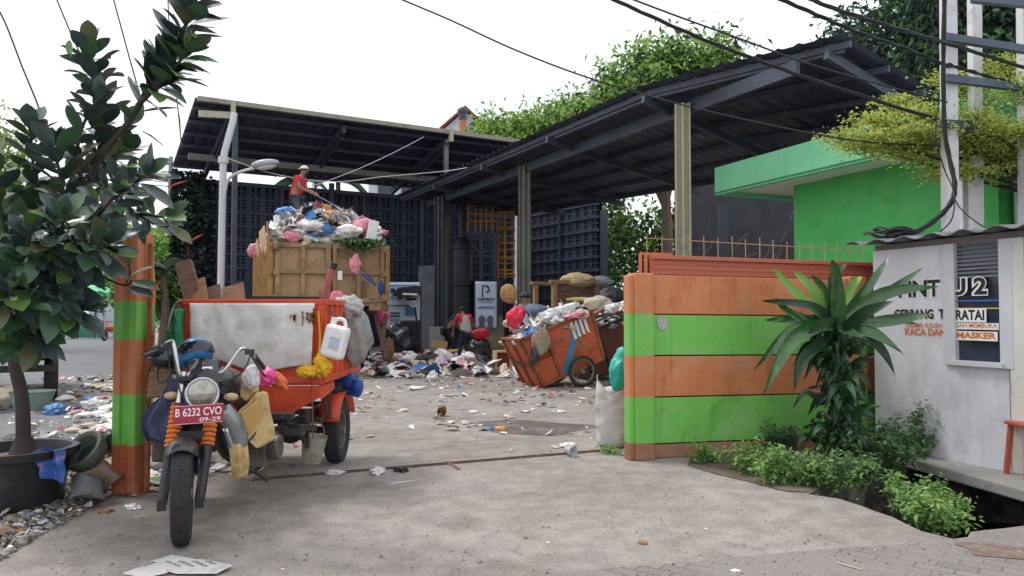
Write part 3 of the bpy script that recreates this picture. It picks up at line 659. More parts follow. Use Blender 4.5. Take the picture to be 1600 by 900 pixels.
# ================================================================ green building
def green_building():
    t = thing('green_building', 'bright green rendered building with a pale green flat canopy', 'building', V(5.1, 14.3, 0))
    p = V(3.95, 14.9, 0); d = V(.376, -.927, 0); n = V(.927, .376, 0); Ln = 9.2
    def q(a, b, z): r = p+d*a+n*b; r.z = z; return r
    # canopy: fascia, top, soffit (butted, not overlapping)
    mb = MB(); mb.prism([q(0, 0, 3.70), q(Ln, 0, 3.70), q(Ln, 0, 4.24), q(0, 0, 4.24)], n*.12)
    mb.prism([q(0, .12, 3.70), q(.12, .12, 3.70), q(.12, .12, 4.24), q(0, .12, 4.24)], n*6); mb.build('fascia', m_gcan, t, bevel=.006)
    mb = MB(); mb.prism([q(-.012, -.015, 3.73), q(Ln, -.015, 3.73), q(Ln, -.015, 3.755), q(-.012, -.015, 3.755)], n*.03); mb.build('fascia_lip', M('dark_green_lip', c(40, 120, 70), .6), t)
    mb = MB(); mb.prism([q(.12, .12, 3.78), q(Ln, .12, 3.78), q(Ln, 6, 3.78), q(.12, 6, 3.78)], V(0, 0, .1)); mb.build('soffit', m_white, t)
    mb = MB(); mb.prism([q(.12, .12, 4.1), q(Ln, .12, 4.1), q(Ln, 6, 4.1), q(.12, 6, 4.1)], V(0, 0, .1)); mb.build('roof_slab', m_slab, t)
    mb = MB(); mb.prism([q(1.1, .95, 0), q(5.05, .95, 0), q(5.05, .95, 3.78), q(1.1, .95, 3.78)], n*5); mb.build('wall', m_gwall, t)
    mb = MB(); mb.prism([q(5.06, 1.6, 0), q(9.0, 1.6, 0), q(9.0, 1.6, 3.775), q(5.06, 1.6, 3.775)], n*4.3); mb.build('side_wall', m_gwall2, t)
    mb = MB(); e = q(5.2, 1.2, 0); mb.box(e+V(0, 0, 1.88), (.16, .16, 3.76), rz(R(-22))); mb.build('pillar', m_booth, t)
green_building()
# ================================================================ guard booth
BA, BB = V(3.72, 7.9, 0), V(4.25, 6.45, 0); BD = (BB-BA).normalized(); BN = V(-BD.y, BD.x, 0); BN = BN if BN.x > 0 else -BN
def booth():
    t = thing('guard_booth', 'small white guard booth with lettering and a corrugated roof', 'booth', BA)
    Lw = (BB-BA).length; H = 2.04
    def q(s, b, z): r = BA+BD*s+BN*b; r.z = z; return r
    w0, w1 = .583*Lw, .94*Lw; th = .1
    mb = MB()
    mb.prism([q(0, 0, .06), q(w0-.03, 0, .06), q(w0-.03, 0, H), q(0, 0, H)], BN*th)
    mb.prism([q(w0-.03, 0, .06), q(w1, 0, .06), q(w1, 0, .93), q(w0-.03, 0, .93)], BN*th)
    mb.build('front_wall', m_booth, t)
    mb = MB(); mb.prism([q(0, th, .06), q(0, 2.0, .06), q(0, 2.0, H), q(0, th, H)], BD*th); mb.prism([q(th, 1.9, .06), q(3.2, 1.9, .06), q(3.2, 1.9, H), q(th, 1.9, H)], BN*th)
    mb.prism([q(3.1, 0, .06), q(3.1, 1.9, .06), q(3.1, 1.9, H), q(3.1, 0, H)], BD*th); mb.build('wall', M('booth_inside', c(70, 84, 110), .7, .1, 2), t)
    f = MB()
    for a, b in (((w0, .93), (w0, H)), ((w1, .93), (w1, H))): f.bar(q(a[0], -.0, a[1]), q(b[0], .0, b[1]), .05, .12, up=BD)
    f.bar(q(w0+.025, 0, .955), q(w1-.025, 0, .955), .10, .045); fo = f.build('window', M('window_frame', c(196, 198, 204), .5, .05, 3), t, bevel=.003)
    g = MB(); g.prism([q(w0+.02, .03, .975), q(w1-.02, .03, .975), q(w1-.02, .03, H), q(w0+.02, .03, H)], BN*.006); g.build('pane', M('booth_glass', c(52, 60, 76), .12, .1, 1, spec=.6), fo)
    g = MB()
    for k in range(9): g.prism([q(w0+.022, .008, 1.72+k*.036), q(w1-.022, .008, 1.72+k*.036), q(w1-.022, .024, 1.742+k*.036), q(w0+.022, .024, 1.742+k*.036)], BN*.003)
    g.build('louvre', M('louvre_grey', c(120, 124, 132), .5, .1), fo)
    pmb = MB(); cpm = M('cream_post', c(206, 204, 196), .7, .08, 3, dirt=(c(150, 140, 124), .6, 4, .56))
    pmb.bar(q(Lw, .05, .06), q(Lw, .05, H), .14, .14, up=BD); pmb.build('door_post', cpm, t, bevel=.006); pmb = MB()
    pmb.bar(q(3.17, .05, .06), q(3.17, .05, H), .12, .12, up=BD)
    pmb.build('door_post', M('cream_post', c(206, 204, 196), .7, .08, 3, dirt=(c(150, 140, 124), .6, 4, .56)), t, bevel=.006)
    # lintel and corrugated roof
    mb = MB(); mb.bar(q(0, .1, H+.03), q(3.2, .1, H+.03), .14, .06); mb.build('lintel', M('grey_timber', c(128, 126, 124), .8, .2, 3), t)
    vs = []; fs = []; n = 66
    for i in range(n+1):
        s = -.16+3.5*i/n; h = .022*math.sin(i*2*math.pi/6)
        for b, z in ((-.2, H+.075), (2.2, H+.2)): vs.append(q(s, b, z+h))
    for i in range(n): fs.append((2*i, 2*i+2, 2*i+3, 2*i+1))
    o = len(vs); vs += [p+V(0, 0, .008) for p in vs]; fs += [tuple(x+o for x in f_)[::-1] for f_ in fs]
    fs += [(2*i, 2*i+o, 2*i+2+o, 2*i+2) for i in range(n)]
    mb = MB(); mb.add(vs, fs); mb.build('roof', M('old_asbestos', c(118, 122, 128), .85, .25, 4, dirt=(c(70, 72, 76), .8, 3, .5), bump=.4), t)
    # lettering, on the wall and carried over the window on white strips
    k = M('black_letter', c(28, 28, 32), .5, .1); wh = M('white_letter', c(232, 232, 230), .5, .03); orr = M('orange_letter', c(206, 118, 52), .5, .1); X = V(0, 0, 1)
    def sat(px):  # distance along the wall seen at image column px
        kx = (px-800)/1200; return (kx*BA.y-BA.x)/(BD.x-kx*BD.y)
    def zat(px, py): s = sat(px); return P(px, py, (BA+BD*s).y).z
    ol, fk, st, og = MB(), MB(), MB(), MB(); KS = dict(k=k, wh=wh, orr=orr)
    def wr(txt, x0, x1, yt, yb, tgt, off=.02, lift=.0, outline=False):
        tm = k if tgt is fk else orr; tgt = MB(); ol = MB()
        s0, s1 = sat(x0), sat(x1); zb = zat((x0+x1)/2, yb); h = zat((x0+x1)/2, yt)-zb
        if outline: lettering(ol, txt, q(s0-.008, -.003, zb-.010), BD, X, h+.020, s1-s0+.016, off+.075, lift=.0); 
        lettering(tgt, txt, q(s0, -.006, zb), BD, X, h, s1-s0, off, lift=0); tgt.build('lettering', tm, t)
        if outline: ol.build('letter_outline', wh, t)
    def strip(x0, x1, yt, yb):
        st = MB(); s0, s1 = sat(x0), sat(x1); z0 = zat(x0, yb); z1 = zat(x0, yt); st.prism([q(s0, -.004, z0), q(s1, -.004, z0), q(s1, -.004, z1), q(s0, -.004, z1)], BN*.003); st.build('sign_strip', wh, t)
    wr('PINT', 1405, 1470, 438, 464, fk, .03, outline=True); wr('U 2', 1484, 1543, 434, 461, fk, .03, outline=True)
    strip(1484, 1541, 482, 503); wr('GERBANG  T', 1398, 1476, 483, 498, fk, .03); wr('ERATAI', 1486, 1538, 484, 500, fk, .03)
    wr('TERIMA KASIH S', 1412, 1478, 504, 512, og, .01); strip(1482, 1560, 504, 514); wr('UDAH MEMBUKA', 1486, 1558, 505, 512, og, .01)
    wr('KACA DAN', 1414, 1477, 513, 524, og, .03); strip(1492, 1558, 517, 531); wr('MASKER', 1494, 1556, 519, 529, og, .04)
    mb = MB(); s0, s1 = sat(1484), sat(1562)
    for py, m in ((471, 0), (483, 1)): z = zat(1520, py); mb.prism([q(s0, -.003, z), q(s1, -.003, z), q(s1, -.003, z+.012), q(s0, -.003, z+.012)], BN*.002, m)
    mb.build('stripe', [M('blue_tape', c(40, 110, 200), .5), M('yellow_tape', c(200, 170, 60), .5)], t)
booth()
pl = [V(3.60, 8.6, 0), V(3.66, 7.35, 0), V(3.93, 5.75, 0), V(4.3, 4.75, 0), V(7.5, 5.2, 0), V(7.5, 10, 0)]
mb = MB(); mb.prism([p+V(0, 0, -.04) for p in pl], V(0, 0, .10)); mb.build('booth_floor', m_slab, kind='structure', bevel=.015)
t = thing('plastic_stool', 'terracotta plastic stool just inside the booth doorway', 'stool', P(1603, 690, 6.35)); q = P(1612, 690, 6.35); q.z = .06; ms = M('stool_red', c(170, 84, 64), .5, .1)
mb = MB(); mb.box(q+V(0, 0, .43), (.28, .28, .03)); mb.build('seat', ms, t, bevel=.01)
for a in (-1, 1):
    for b in (-1, 1): mb = MB(); mb.bar(q+V(a*.13, b*.13, 0), q+V(a*.1, b*.1, .42), .035); mb.build('leg', ms, t)
# ================================================================ vegetation
g_lt = M('leaf_fresh', c(148, 184, 92), .6, .2, 1.5, sss=.45); g_md = M('leaf_mid', c(84, 122, 62), .6, .25, 1.5, sss=.3); g_dk = M('leaf_deep', c(48, 76, 52), .6, .25, 1.5, sss=.25)
g_blue = M('leaf_blue', c(56, 82, 72), .6, .3, 1.5, sss=.2); g_yel = M('leaf_yellow', c(202, 208, 112), .6, .15, 2, sss=.5); g_yel2 = M('leaf_olive', c(168, 182, 92), .6, .2, 2, sss=.3)
def E(px, py, Y, rx_, ry_, rz_): return (tuple(P(px, py, Y)), (rx_, ry_, rz_))
def base(px, Y): q = P(px, 400, Y); return (q.x, q.y, 0)
tree('broadleaf_tree', 'light green feathery tree rising behind the large shed roof', base(1040, 36), 7.5,
     [E(1060, 120, 36, 2.3, 2, 1.7), E(980, 150, 35, 1.8, 2, 1.5), E(1125, 100, 36, 1.1, 1.2, 1.4), E(1020, 100, 36, 1.2, 1.2, .9), E(930, 190, 36, 1.5, 1.5, 1.0), E(1090, 170, 36, 2.6, 2, 1.8), E(990, 230, 36, 2.4, 2, 2)], 19000, .36, .15, [g_lt, g_lt, g_md, g_dk], m_bark, .26)
tree('broadleaf_tree', 'low bright green tree between the two shed roofs', base(840, 40), 6,
     [E(860, 205, 40, 1.9, 1.8, 1.1), E(800, 215, 40, 1.6, 1.6, .9), E(900, 195, 41, 1.6, 1.6, 1.2), E(765, 210, 41, 1.1, 1.2, .7), E(840, 240, 40, 2.2, 1.8, 1)], 9500, .36, .15, [g_lt, g_lt, g_md], m_bark, .2)
tree('broadleaf_tree', 'big dark blue-green tree towering behind the peak of the shed roof', base(1480, 22), 6,
     [E(1400, 60, 22, 1.6, 1.6, .9), E(1330, 60, 22, .8, .9, .5), E(1480, 45, 22, 1.9, 1.8, 1.3), E(1560, 60, 22, 1.8, 1.8, 1.6), E(1450, 110, 21, 1.2, 1.4, 1.0), E(1550, 0, 22, 2, 2, 1.2), E(1640, 90, 21, 1.8, 1.8, 1.8), E(1420, 20, 22, 1.2, 1.2, .6), E(1520, 140, 21, 1.3, 1.4, 1.2)], 15000, .3, .1, [g_dk, g_blue, g_blue, g_md], m_dbark, .3, hollow=.4)
tree('shade_tree', 'sunlit leafy tree seen under the far edge of the big shed roof', base(1000, 41), 2.4,
     [E(985, 395, 41, 1.6, 1.2, 2.2), E(1040, 370, 41, 1.4, 1.2, 2), E(960, 350, 42, 1.2, 1.2, 1.8), E(1020, 440, 41, 1.6, 1.2, 1.6), E(945, 430, 41, .9, 1, 1.4)], 5200, .34, .2, [g_lt, g_md, g_dk], m_dbark, .18)
tree('shade_tree', 'yellow-green tree in the lane behind the striped fence posts', base(262, 34), 2.6,
     [E(250, 400, 34, 1.5, 1.4, 1.3), E(235, 440, 33, 1.7, 1.4, 1.2), E(275, 385, 35, .9, 1, .9), E(290, 430, 34, .9, 1, 1.2), E(210, 390, 35, 1.4, 1.4, 1.2)], 6500, .28, .13, [g_lt, g_lt, g_md], m_bark, .16)
tree('shade_tree', 'mid green tree far off in the middle of the lane', base(120, 60), 3.5,
     [E(120, 400, 60, 4.4, 3, 3.2), E(60, 380, 60, 4, 3, 3.8), E(175, 420, 60, 3.6, 3, 2.4), E(10, 400, 58, 3.6, 3, 3.4)], 7000, .6, .3, [g_md, g_lt, g_dk], m_bark, .35)
tree('shade_tree', 'pale leafy tree at the left edge of the photo behind the potted plant', base(-40, 30), 3,
     [E(0, 240, 30, 1.1, 1.2, 1.2), E(-30, 300, 30, 2, 1.5, 1.8), E(15, 310, 31, .9, 1, 1.2), E(-60, 200, 30, 1.8, 1.4, 1.3)], 4200, .26, .12, [g_lt, g_md, g_yel2], m_bark, .2)
tree('shade_tree', 'dark shrubby tree at the roadside between lane and yard', base(215, 26), 1.2,
     [E(212, 455, 26, .8, .8, .7), E(235, 450, 27, .8, .8, 1.0), E(262, 475, 28, .6, .6, .8)], 3600, .2, .1, [g_md, g_dk, g_lt], m_bark, .05)
# palms showing in the gap above the wall
def palm(label, px, py, Y, L, n, seed):
    rr = random.Random(seed); q = P(px, py, Y); t = thing('palm_tree', label, 'palm', (q.x, q.y, 0)); mb = MB(); mb.tube([V(q.x, q.y, 0), V(q.x+.1, q.y, q.z/2), q], [.18, .14, .1], 8); mb.build('trunk', m_bark, t)
    vs, ds, us, Ls = [], [], [], []; rib = MB()
    for i in range(n):
        a = rr.uniform(0, 6.28); el = rr.uniform(-.1, 1.1); pts = []
        for j in range(9): s = j/8; pts.append(q+V(math.cos(a)*math.cos(el)*L*s, math.sin(a)*math.cos(el)*L*s, L*(math.sin(el)*s-.75*s*s)))
        rib.tube(pts, .02, 4)
        for j in range(1, 9):
            for k in range(3):
                p = pts[j-1].lerp(pts[j], k/3); T = (pts[j]-pts[j-1]).normalized(); Sd = T.cross(V(0, 0, 1)).normalized()
                for sg in (-1, 1): vs.append(p); ds.append(Sd*sg*.8+T*.5-V(0, 0, .45)); us.append(V(0, 0, 1)); Ls.append(L*.32*(1-.5*j/9))
    v, f, k = leaf_mesh(np.array(vs), np.array(ds), np.array(us), np.array(Ls), np.full(len(Ls), .07), .3)
    rib.build('rib', g_dk, t); fast('fronds', v, f, [g_dk], None, t)
palm('palm fronds just left of the man in red above the wall', 462, 278, 33, 1.5, 9, 3)
palm('drooping palm fronds right of the man in red above the wall', 528, 275, 34, 1.4, 6, 8)
palm('small palm with arching fronds beside the striped fence', 255, 415, 26, 1.3, 10, 12)
# ---------------------------------------------------------------- yellow-green layered tree at the right
def layered():
    b = V(7.1, 9.9, 0); t = thing('almond_tree', 'yellow-green tree with flat layered branches behind the guard booth', 'tree', b); mb = MB()
    top = P(1700, 250, 9.9); mb.tube(curve([b, V(7.2, 9.9, 1.6), top], 8), .09, 8)
    tips = [(1308, 213, 9.4), (1330, 228, 9.8), (1352, 188, 9.3), (1392, 160, 9.9), (1420, 205, 8.9), (1445, 235, 9.4), (1480, 120, 9.8), (1470, 275, 9.2), (1560, 98, 9.6), (1590, 130, 9.0), (1520, 180, 8.9), (1550, 240, 9.5), (1600, 200, 9.0), (1570, 165, 9.7), (1510, 215, 9.9), (1380, 205, 9.6), (1350, 214, 9.1), (1430, 175, 9.2), (1650, 110, 9.5), (1460, 200, 9.3), (1400, 225, 9.2)]
    P_ = []; rr = random.Random(5)
    for i, (px, py, Y) in enumerate(tips):
        e = P(px, py, Y); s = top-V(0, 0, rr.uniform(0, .9)); m = s.lerp(e, .45)+V(0, 0, rr.uniform(.0, .2)+ (-.15 if py > 220 else 0)); pts = curve([s, m, s.lerp(e, .8)+V(0, 0, .03), e], 14)
        mb.tube(pts, [.035*(1-.85*j/(len(pts)-1)) for j in range(len(pts))], 5)
        n = 760; ln = (e-s).length
        for _ in range(n):
            u = 1-abs(rr.gauss(0, .30)); 
            if u < .25: continue
            j = min(len(pts)-2, int(u*(len(pts)-1))); p = pts[j].lerp(pts[j+1], rr.random()); w = .26*(1.25-u*.75)
            P_.append(p+V(rr.gauss(0, w), rr.gauss(0, w), rr.gauss(0, .04)+.02))
        for _ in range(7):
            j = rr.randrange(5, len(pts)-1); q = pts[j]; d = V(rr.gauss(0, .25), rr.gauss(0, .25), .03); mb.tube([q, q+d*.5+V(0, 0, .01), q+d], [.008, .005, .002], 4)
    mb.build('trunk', m_dbark, t, smooth=True)
    pts = np.array([tuple(p) for p in P_]); pts = np.repeat(pts, 2, 0)+RNG.normal(size=(len(pts)*2, 3))*np.array((.03, .03, .012))
    d = RNG.normal(size=pts.shape); d[:, 2] *= .35
    vs, fs = small_leaves(pts, .05, .028, dirs=d); fast('foliage', vs, fs, [g_yel, g_yel2, g_md], RNG.choice(3, len(fs), p=[.5, .35, .15]), t)
layered()
# ---------------------------------------------------------------- rubber plant in the black tub at the left
r_top = M('rubber_leaf', c(62, 80, 78), .3, .3, 4, spec=.6, dirt=(c(62, 84, 66), .6, 3, .5)); r_new = M('rubber_leaf_new', c(104, 138, 74), .35, .2, 4); r_und = M('rubber_leaf_under', c(88, 92, 58), .45, .25, 4)
r_grn = M('rubber_leaf_green', c(72, 104, 74), .3, .25, 4)
def rubber_plant():
    b = V(-3.60, 5.62, .38); t = thing('rubber_plant', 'tall rubber plant with big dark leaves growing in the black tub', 'plant', (b.x, b.y, .38)); mb = MB()
    rr = random.Random(11); BA_, BD_, BU, BL, BW, MI = [], [], [], [], [], []
    trunk = [(37, 700, 5.62), (34, 620, 5.62), (22, 560, 5.62), (26, 480, 5.6), (50, 420, 5.6), (85, 380, 5.6), (125, 325, 5.6)]
    pts = curve([P(*q) for q in trunk], 24); mb.tube(pts, [.052-.028*i/(len(pts)-1) for i in range(len(pts))], 10)
    fl = [P(37, 700, 5.62)+V(.0, 0, -.04)]; mb.tube([fl[0], fl[0]+V(0, 0, .06), fl[0]+V(0, 0, .12)], [.10, .075, .058], 10)
    br = [  # polyline, leaves per metre, leafy from, upright tip
        ([(125, 325, 5.6), (155, 250, 5.5), (205, 185, 5.4), (235, 130, 5.4)], 16, .55, .19),
        ([(235, 130, 5.4), (262, 95, 5.35), (285, 50, 5.3), (305, 5, 5.25), (315, -45, 5.2)], 62, .0, .20),
        ([(215, 165, 5.4), (240, 140, 5.3), (262, 118, 5.25), (290, 85, 5.2)], 46, .1, .19),
        ([(130, 320, 5.6), (150, 255, 5.7), (160, 190, 5.75), (150, 130, 5.8), (138, 80, 5.8)], 40, .0, .19),
        ([(135, 300, 5.5), (120, 250, 5.4), (128, 200, 5.4), (150, 160, 5.4)], 24, .2, .18),
        ([(70, 400, 5.6), (60, 330, 5.7), (52, 260, 5.7), (48, 205, 5.7)], 48, .1, .19),
        ([(80, 385, 5.6), (100, 330, 5.4), (95, 280, 5.3), (85, 235, 5.3)], 40, .1, .20),
        ([(40, 440, 5.6), (15, 380, 5.5), (0, 320, 5.4), (-12, 270, 5.4)], 40, .1, .2),
        ([(100, 365, 5.6), (150, 330, 5.3), (190, 300, 5.2), (225, 275, 5.1)], 42, .2, .19),
        ([(110, 350, 5.6), (170, 345, 5.4), (215, 335, 5.3), (256, 340, 5.2)], 24, .1, .155),
        ([(90, 380, 5.6), (130, 365, 5.2), (155, 335, 5.0), (180, 305, 4.9)], 30, .2, .15),
        ([(60, 410, 5.6), (95, 420, 5.1), (130, 400, 4.9), (160, 385, 4.8)], 38, .2, .19),
        ([(40, 440, 5.6), (55, 400, 5.1), (85, 375, 4.9), (100, 345, 4.8)], 38, .2, .19),
        ([(35, 460, 5.6), (25, 430, 5.1), (40, 395, 4.9), (48, 365, 4.8)], 38, .2, .19),
        ([(26, 480, 5.6), (60, 450, 5.5), (95, 440, 5.5), (115, 450, 5.5)], 34, .1, .17),
        ([(24, 500, 5.6), (0, 450, 5.5), (-15, 400, 5.5)], 38, .1, .19),
        ([(26, 490, 5.6), (50, 470, 5.2), (75, 455, 5.0), (90, 460, 4.9)], 36, .2, .19),
        ([(30, 470, 5.6), (10, 480, 5.1), (15, 470, 4.8), (20, 455, 4.7)], 30, .3, .18),
        ([(115, 340, 5.6), (70, 320, 5.8), (30, 330, 5.9)], 36, .2, .19),
        ([(26, 500, 5.6), (60, 500, 5.3), (95, 490, 5.1), (120, 485, 5.0)], 34, .2, .18), ([(24, 520, 5.6), (5, 510, 5.2), (-20, 500, 5.0)], 36, .1, .18), ([(24, 500, 5.6), (30, 520, 5.2), (60, 530, 5.0)], 34, .2, .16),
        ([(40, 440, 5.6), (85, 430, 5.8), (120, 400, 5.9)], 36, .2, .19), ([(60, 410, 5.6), (50, 440, 5.1), (20, 440, 4.9)], 36, .2, .18), ([(100, 360, 5.6), (120, 290, 5.8), (165, 260, 5.9), (190, 240, 5.9)], 40, .2, .19), ([(30, 470, 5.6), (-10, 440, 5.8), (-30, 400, 5.9)], 34, .1, .2)]
    for bi, (pl, den, f0, LL) in enumerate(br):
        q = curve([P(*a) for a in pl], 16); n = len(q); mb.tube(q, [.020-.012*i/(n-1) for i in range(n)] if bi else [.022]*n, 6)
        Ln = sum((q[i+1]-q[i]).length for i in range(n-1)); k = int(Ln*den*(1.25 if bi in (1, 2, 3, 4) else .98)*(1-f0)); a = rr.uniform(0, 6)
        for i in range(k+5):
            u = f0+(1-f0)*min(1, (i+.5)/k); tip = i >= k-2; x = u*(n-1); j = min(n-2, int(x)); p = q[j].lerp(q[j+1], x-j); T = (q[j+1]-q[j]).normalized(); a += 2.4
            s1 = T.cross(V(.1, 1, .2)).normalized(); s2 = T.cross(s1); out = s1*math.cos(a)+s2*math.sin(a)
            ang = rr.uniform(.35, .8) if not tip else 1.6
            if bi in (9, 16) : ang *= .8
            d = (out+T*ang*1.1+V(0, 0, .12)).normalized(); BA_.append(p+d*.03); BD_.append(d); up = T*.9+V(0, 0, .8)-out*.2+V(rr.gauss(0, .25), rr.gauss(0, .25), 0); BU.append(up)
            L = LL*1.3*rr.uniform(.72, 1.12)*(.65 if i > k else 1); BL.append(L); BW.append(L*rr.uniform(.46, .58))
            r_ = rr.random(); MI.append(1 if (r_ < (.05 if bi < 9 else .09) or (i >= k+3 and r_ < .4)) else (3 if r_ < .35 else (2 if r_ < .42 else 0)))
    # the pale young leaves at the lower left and the ones crossing the striped post
    for (px, py, Y, dx, dz, L, mi) in ((40, 470, 4.7, -.5, .8, .17, 1), (42, 475, 4.7, .5, .7, .2, 1), (38, 478, 4.7, -.9, .2, .2, 3), (45, 480, 4.7, .9, .1, .19, 3), (40, 465, 4.7, .1, 1, .2, 3), (200, 415, 5.3, -.1, 1, .22, 2), (205, 440, 5.3, .9, -.15, .24, 3), (195, 450, 5.3, 1, -.2, .24, 0), (200, 432, 5.3, .9, .3, .22, 1), (262, 355, 5.2, .9, -.35, .22, 2), (240, 350, 5.2, 1, -.1, .2, 1), (250, 345, 5.2, 1, .15, .22, 1), (180, 262, 5.1, 1, .1, .2, 1), (110, 90, 5.6, .1, 1, .17, 1)):
        BA_.append(P(px, py, Y)); BD_.append(V(dx, -.25, dz)); BU.append(V(0, -.5, 1)); BL.append(L); BW.append(L*.46); MI.append(mi)
    v, f, k = leaf_mesh(np.array([tuple(x) for x in BA_]), np.array([tuple(x) for x in BD_]), np.array([tuple(x) for x in BU]), np.array(BL), np.array(BW), RNG.uniform(0, .28, len(BL)), .22, prof=((0, .06), (.12, .5), (.3, .88), (.5, 1.), (.7, .86), (.86, .5), (1., .02)))
    fast('foliage', v, f, [r_top, r_new, r_und, r_grn], np.repeat(MI, k), t, smooth=True)
    mb.tube(curve([P(115, 400, 5.5), P(160, 432, 5.35), P(196, 446, 5.3), P(206, 438, 5.3)], 12), .008, 6); mb.tube(curve([P(196, 446, 5.3), P(203, 428, 5.3), P(201, 412, 5.3)], 6), .006, 6); mb.tube([P(215, 335, 5.3), P(240, 350, 5.2), P(262, 355, 5.2)], .007, 6)
    mb.build('stem', m_dbark, t, smooth=True)
    for (px, py, Y, dx, dz) in ((178, 330, 5.0, -.05, .3), (262, 292, 5.1, .4, .1), (300, 375, 5.15, .25, .1), (238, 455, 5.2, .2, .2)): sh = MB(); p = P(px, py, Y); sh.tube([p, p+V(dx, -.1, dz)*.18, p+V(dx, -.1, dz)*.36], [.006, .007, .001], 5); sh.build('leaf_bud', M('red_bud', c(190, 80, 70), .5), t)
    d = MB(); p = P(277, 165, 5.3); d.tube([p, p+V(.02, 0, -.1), p+V(.03, 0, -.28)], .003, 4); p = P(222, 205, 5.4); d.tube([p, p+V(.06, 0, -.03), p+V(.15, 0, -.1)], [.003, .006, .003], 4); d.build('dry_twig', m_bark, t)
rubber_plant()
def tub():
    cx, cy = -3.60, 5.62; t = thing('plant_tub', 'big black plastic tub holding the rubber plant', 'plant pot', (cx, cy, 0)); mb = MB()
    mb.lathe([(.30, 0), (.345, .36), (.40, .375), (.405, .43), (.395, .435), (.355, .43), (.34, .38), (.28, .05), (0, .05)], (cx, cy, 0), 48); mb.build('tub', m_black, t, smooth=True)
    mb = MB(); mb.lathe([(.335, .33), (.2, .37), (0, .385)], (cx, cy, 0), 24); mb.build('soil', m_dirt, t, smooth=True)
    o = MB(); q = V(cx+.36, cy-.14, .36)
    o.sheet([q+V(-.07, -.02, -.12), q+V(.08, .03, -.15), q+V(.09, .0, .09), q+V(-.09, -.04, .08)], 12, 12, lambda u, v: (.008*math.sin(7*u+4*v), -.03-.028*math.sin(8*u+2*v)-.010*math.sin(13*v), .012*math.sin(6*u)), .003)
    o.build('cloth', M('blue_patterned_rag', c(62, 104, 178), .8, .15, 12, dirt=(c(206, 150, 96), .95, 14, .55)), label='blue and orange patterned rag draped over the tub rim', cat='rag')
tub()
# ---------------------------------------------------------------- strap-leaved dracaena in front of the wall
d_top = M('dracaena_leaf', c(50, 96, 44), .24, .3, 5, spec=.8, dirt=(c(104, 146, 76), .5, 3, .56)); d_dk = M('dracaena_dark', c(38, 68, 42), .36, .3, 5); d_lt = M('dracaena_young', c(112, 166, 66), .35, .15, 5)
def strap(mb, pts, w, mi=0, ref=V(0, -1, .3)):
    pts = curve(pts, 16); n = len(pts); vs = []
    for i, p in enumerate(pts):
        T = (pts[min(i+1, n-1)]-pts[max(i-1, 0)]).normalized(); s = T.cross(ref); s = s.normalized() if s.length > .05 else V(1, 0, 0); u = s.cross(T); f = i/(n-1); ww = w*.5*max(.03, math.sin(math.pi*min(1, f*.88+.12))**.95*(1.12-.25*f)); wv = .012*math.sin(f*9)
        vs += [p+s*ww+u*(ww*.5+wv), p, p-s*ww+u*(ww*.5-wv)]
    mb.add(vs, [(3*i+a, 3*i+a+1, 3*i+a+4, 3*i+a+3) for i in range(n-1) for a in (0, 1)], mi)
def dracaena():
    bx = P(1303, 700, 7.1); b = V(bx.x, bx.y, 0); t = thing('dracaena', 'big glossy strap-leaved dracaena in front of the striped wall', 'plant', b); mb = MB()
    ap = P(1308, 505, 7.1); mb2 = MB(); mb2.tube([b, b+V(.02, 0, .5), P(1306, 540, 7.1)], [.05, .045, .04], 8); mb2.tube([b+V(.1, .05, 0), b+V(.14, .03, .4), P(1335, 590, 7.1)], .03, 6); mb2.build('stem', m_dbark, t)
    L = [((1255, 470), (1207, 418), .0, .115, 2), ((1270, 455), (1240, 424), .12, .12, 2), ((1235, 490), (1212, 466), -.1, .10, 0), ((1300, 440), (1322, 412), .05, .12, 1), ((1305, 450), (1300, 405), -.25, .17, 0), ((1340, 470), (1388, 403), .0, .13, 0), ((1380, 460), (1468, 448), -.1, .14, 0), ((1370, 470), (1442, 418), .05, .12, 0),
         ((1400, 500), (1455, 492), -.2, .12, 0), ((1385, 500), (1438, 508), .0, .10, 0), ((1360, 520), (1415, 556), -.25, .12, 0), ((1250, 500), (1196, 500), .0, .11, 0), ((1240, 515), (1178, 578), -.15, .12, 0), ((1240, 530), (1192, 618), -.3, .15, 0), ((1255, 560), (1240, 612), -.3, .12, 1),
         ((1330, 450), (1345, 432), .15, .10, 2), ((1290, 460), (1268, 430), -.1, .11, 0), ((1270, 480), (1190, 470), -.2, .11, 1), ((1350, 490), (1400, 470), -.35, .13, 1), ((1320, 520), (1350, 530), -.45, .15, 1), ((1285, 510), (1262, 520), -.45, .15, 1), ((1370, 540), (1400, 590), -.1, .10, 1)]
    LM = MB()
    for (m, e, dy, w, mi) in L:
        a = ap+V(random.uniform(-.03, .03), 0, random.uniform(-.12, .03)); strap(LM, [a, P(m[0], m[1], 7.1+dy*.6), P(e[0], e[1], 7.1+dy*1.2)], w*.86, mi)
    rr = random.Random(4)
    for i in range(175):
        z = rr.uniform(.05, 1.2); a = rr.uniform(0, 6.283); Ln = rr.uniform(.14, .34)*(.8+.35*math.sin(z*2.4)); p = b+V(.05+rr.gauss(0, .06), rr.gauss(0, .05), z); o = V(math.cos(a), math.sin(a)*.8, 0)
        strap(LM, [p, p+o*Ln*.55+V(0, 0, rr.uniform(.02, .14)), p+o*Ln+V(0, 0, rr.uniform(-.14, .12))], rr.uniform(.045, .075), rr.choice((1, 1, 1, 0)))
    LM.build('foliage', [d_top, d_dk, d_lt], t, smooth='all')
dracaena()
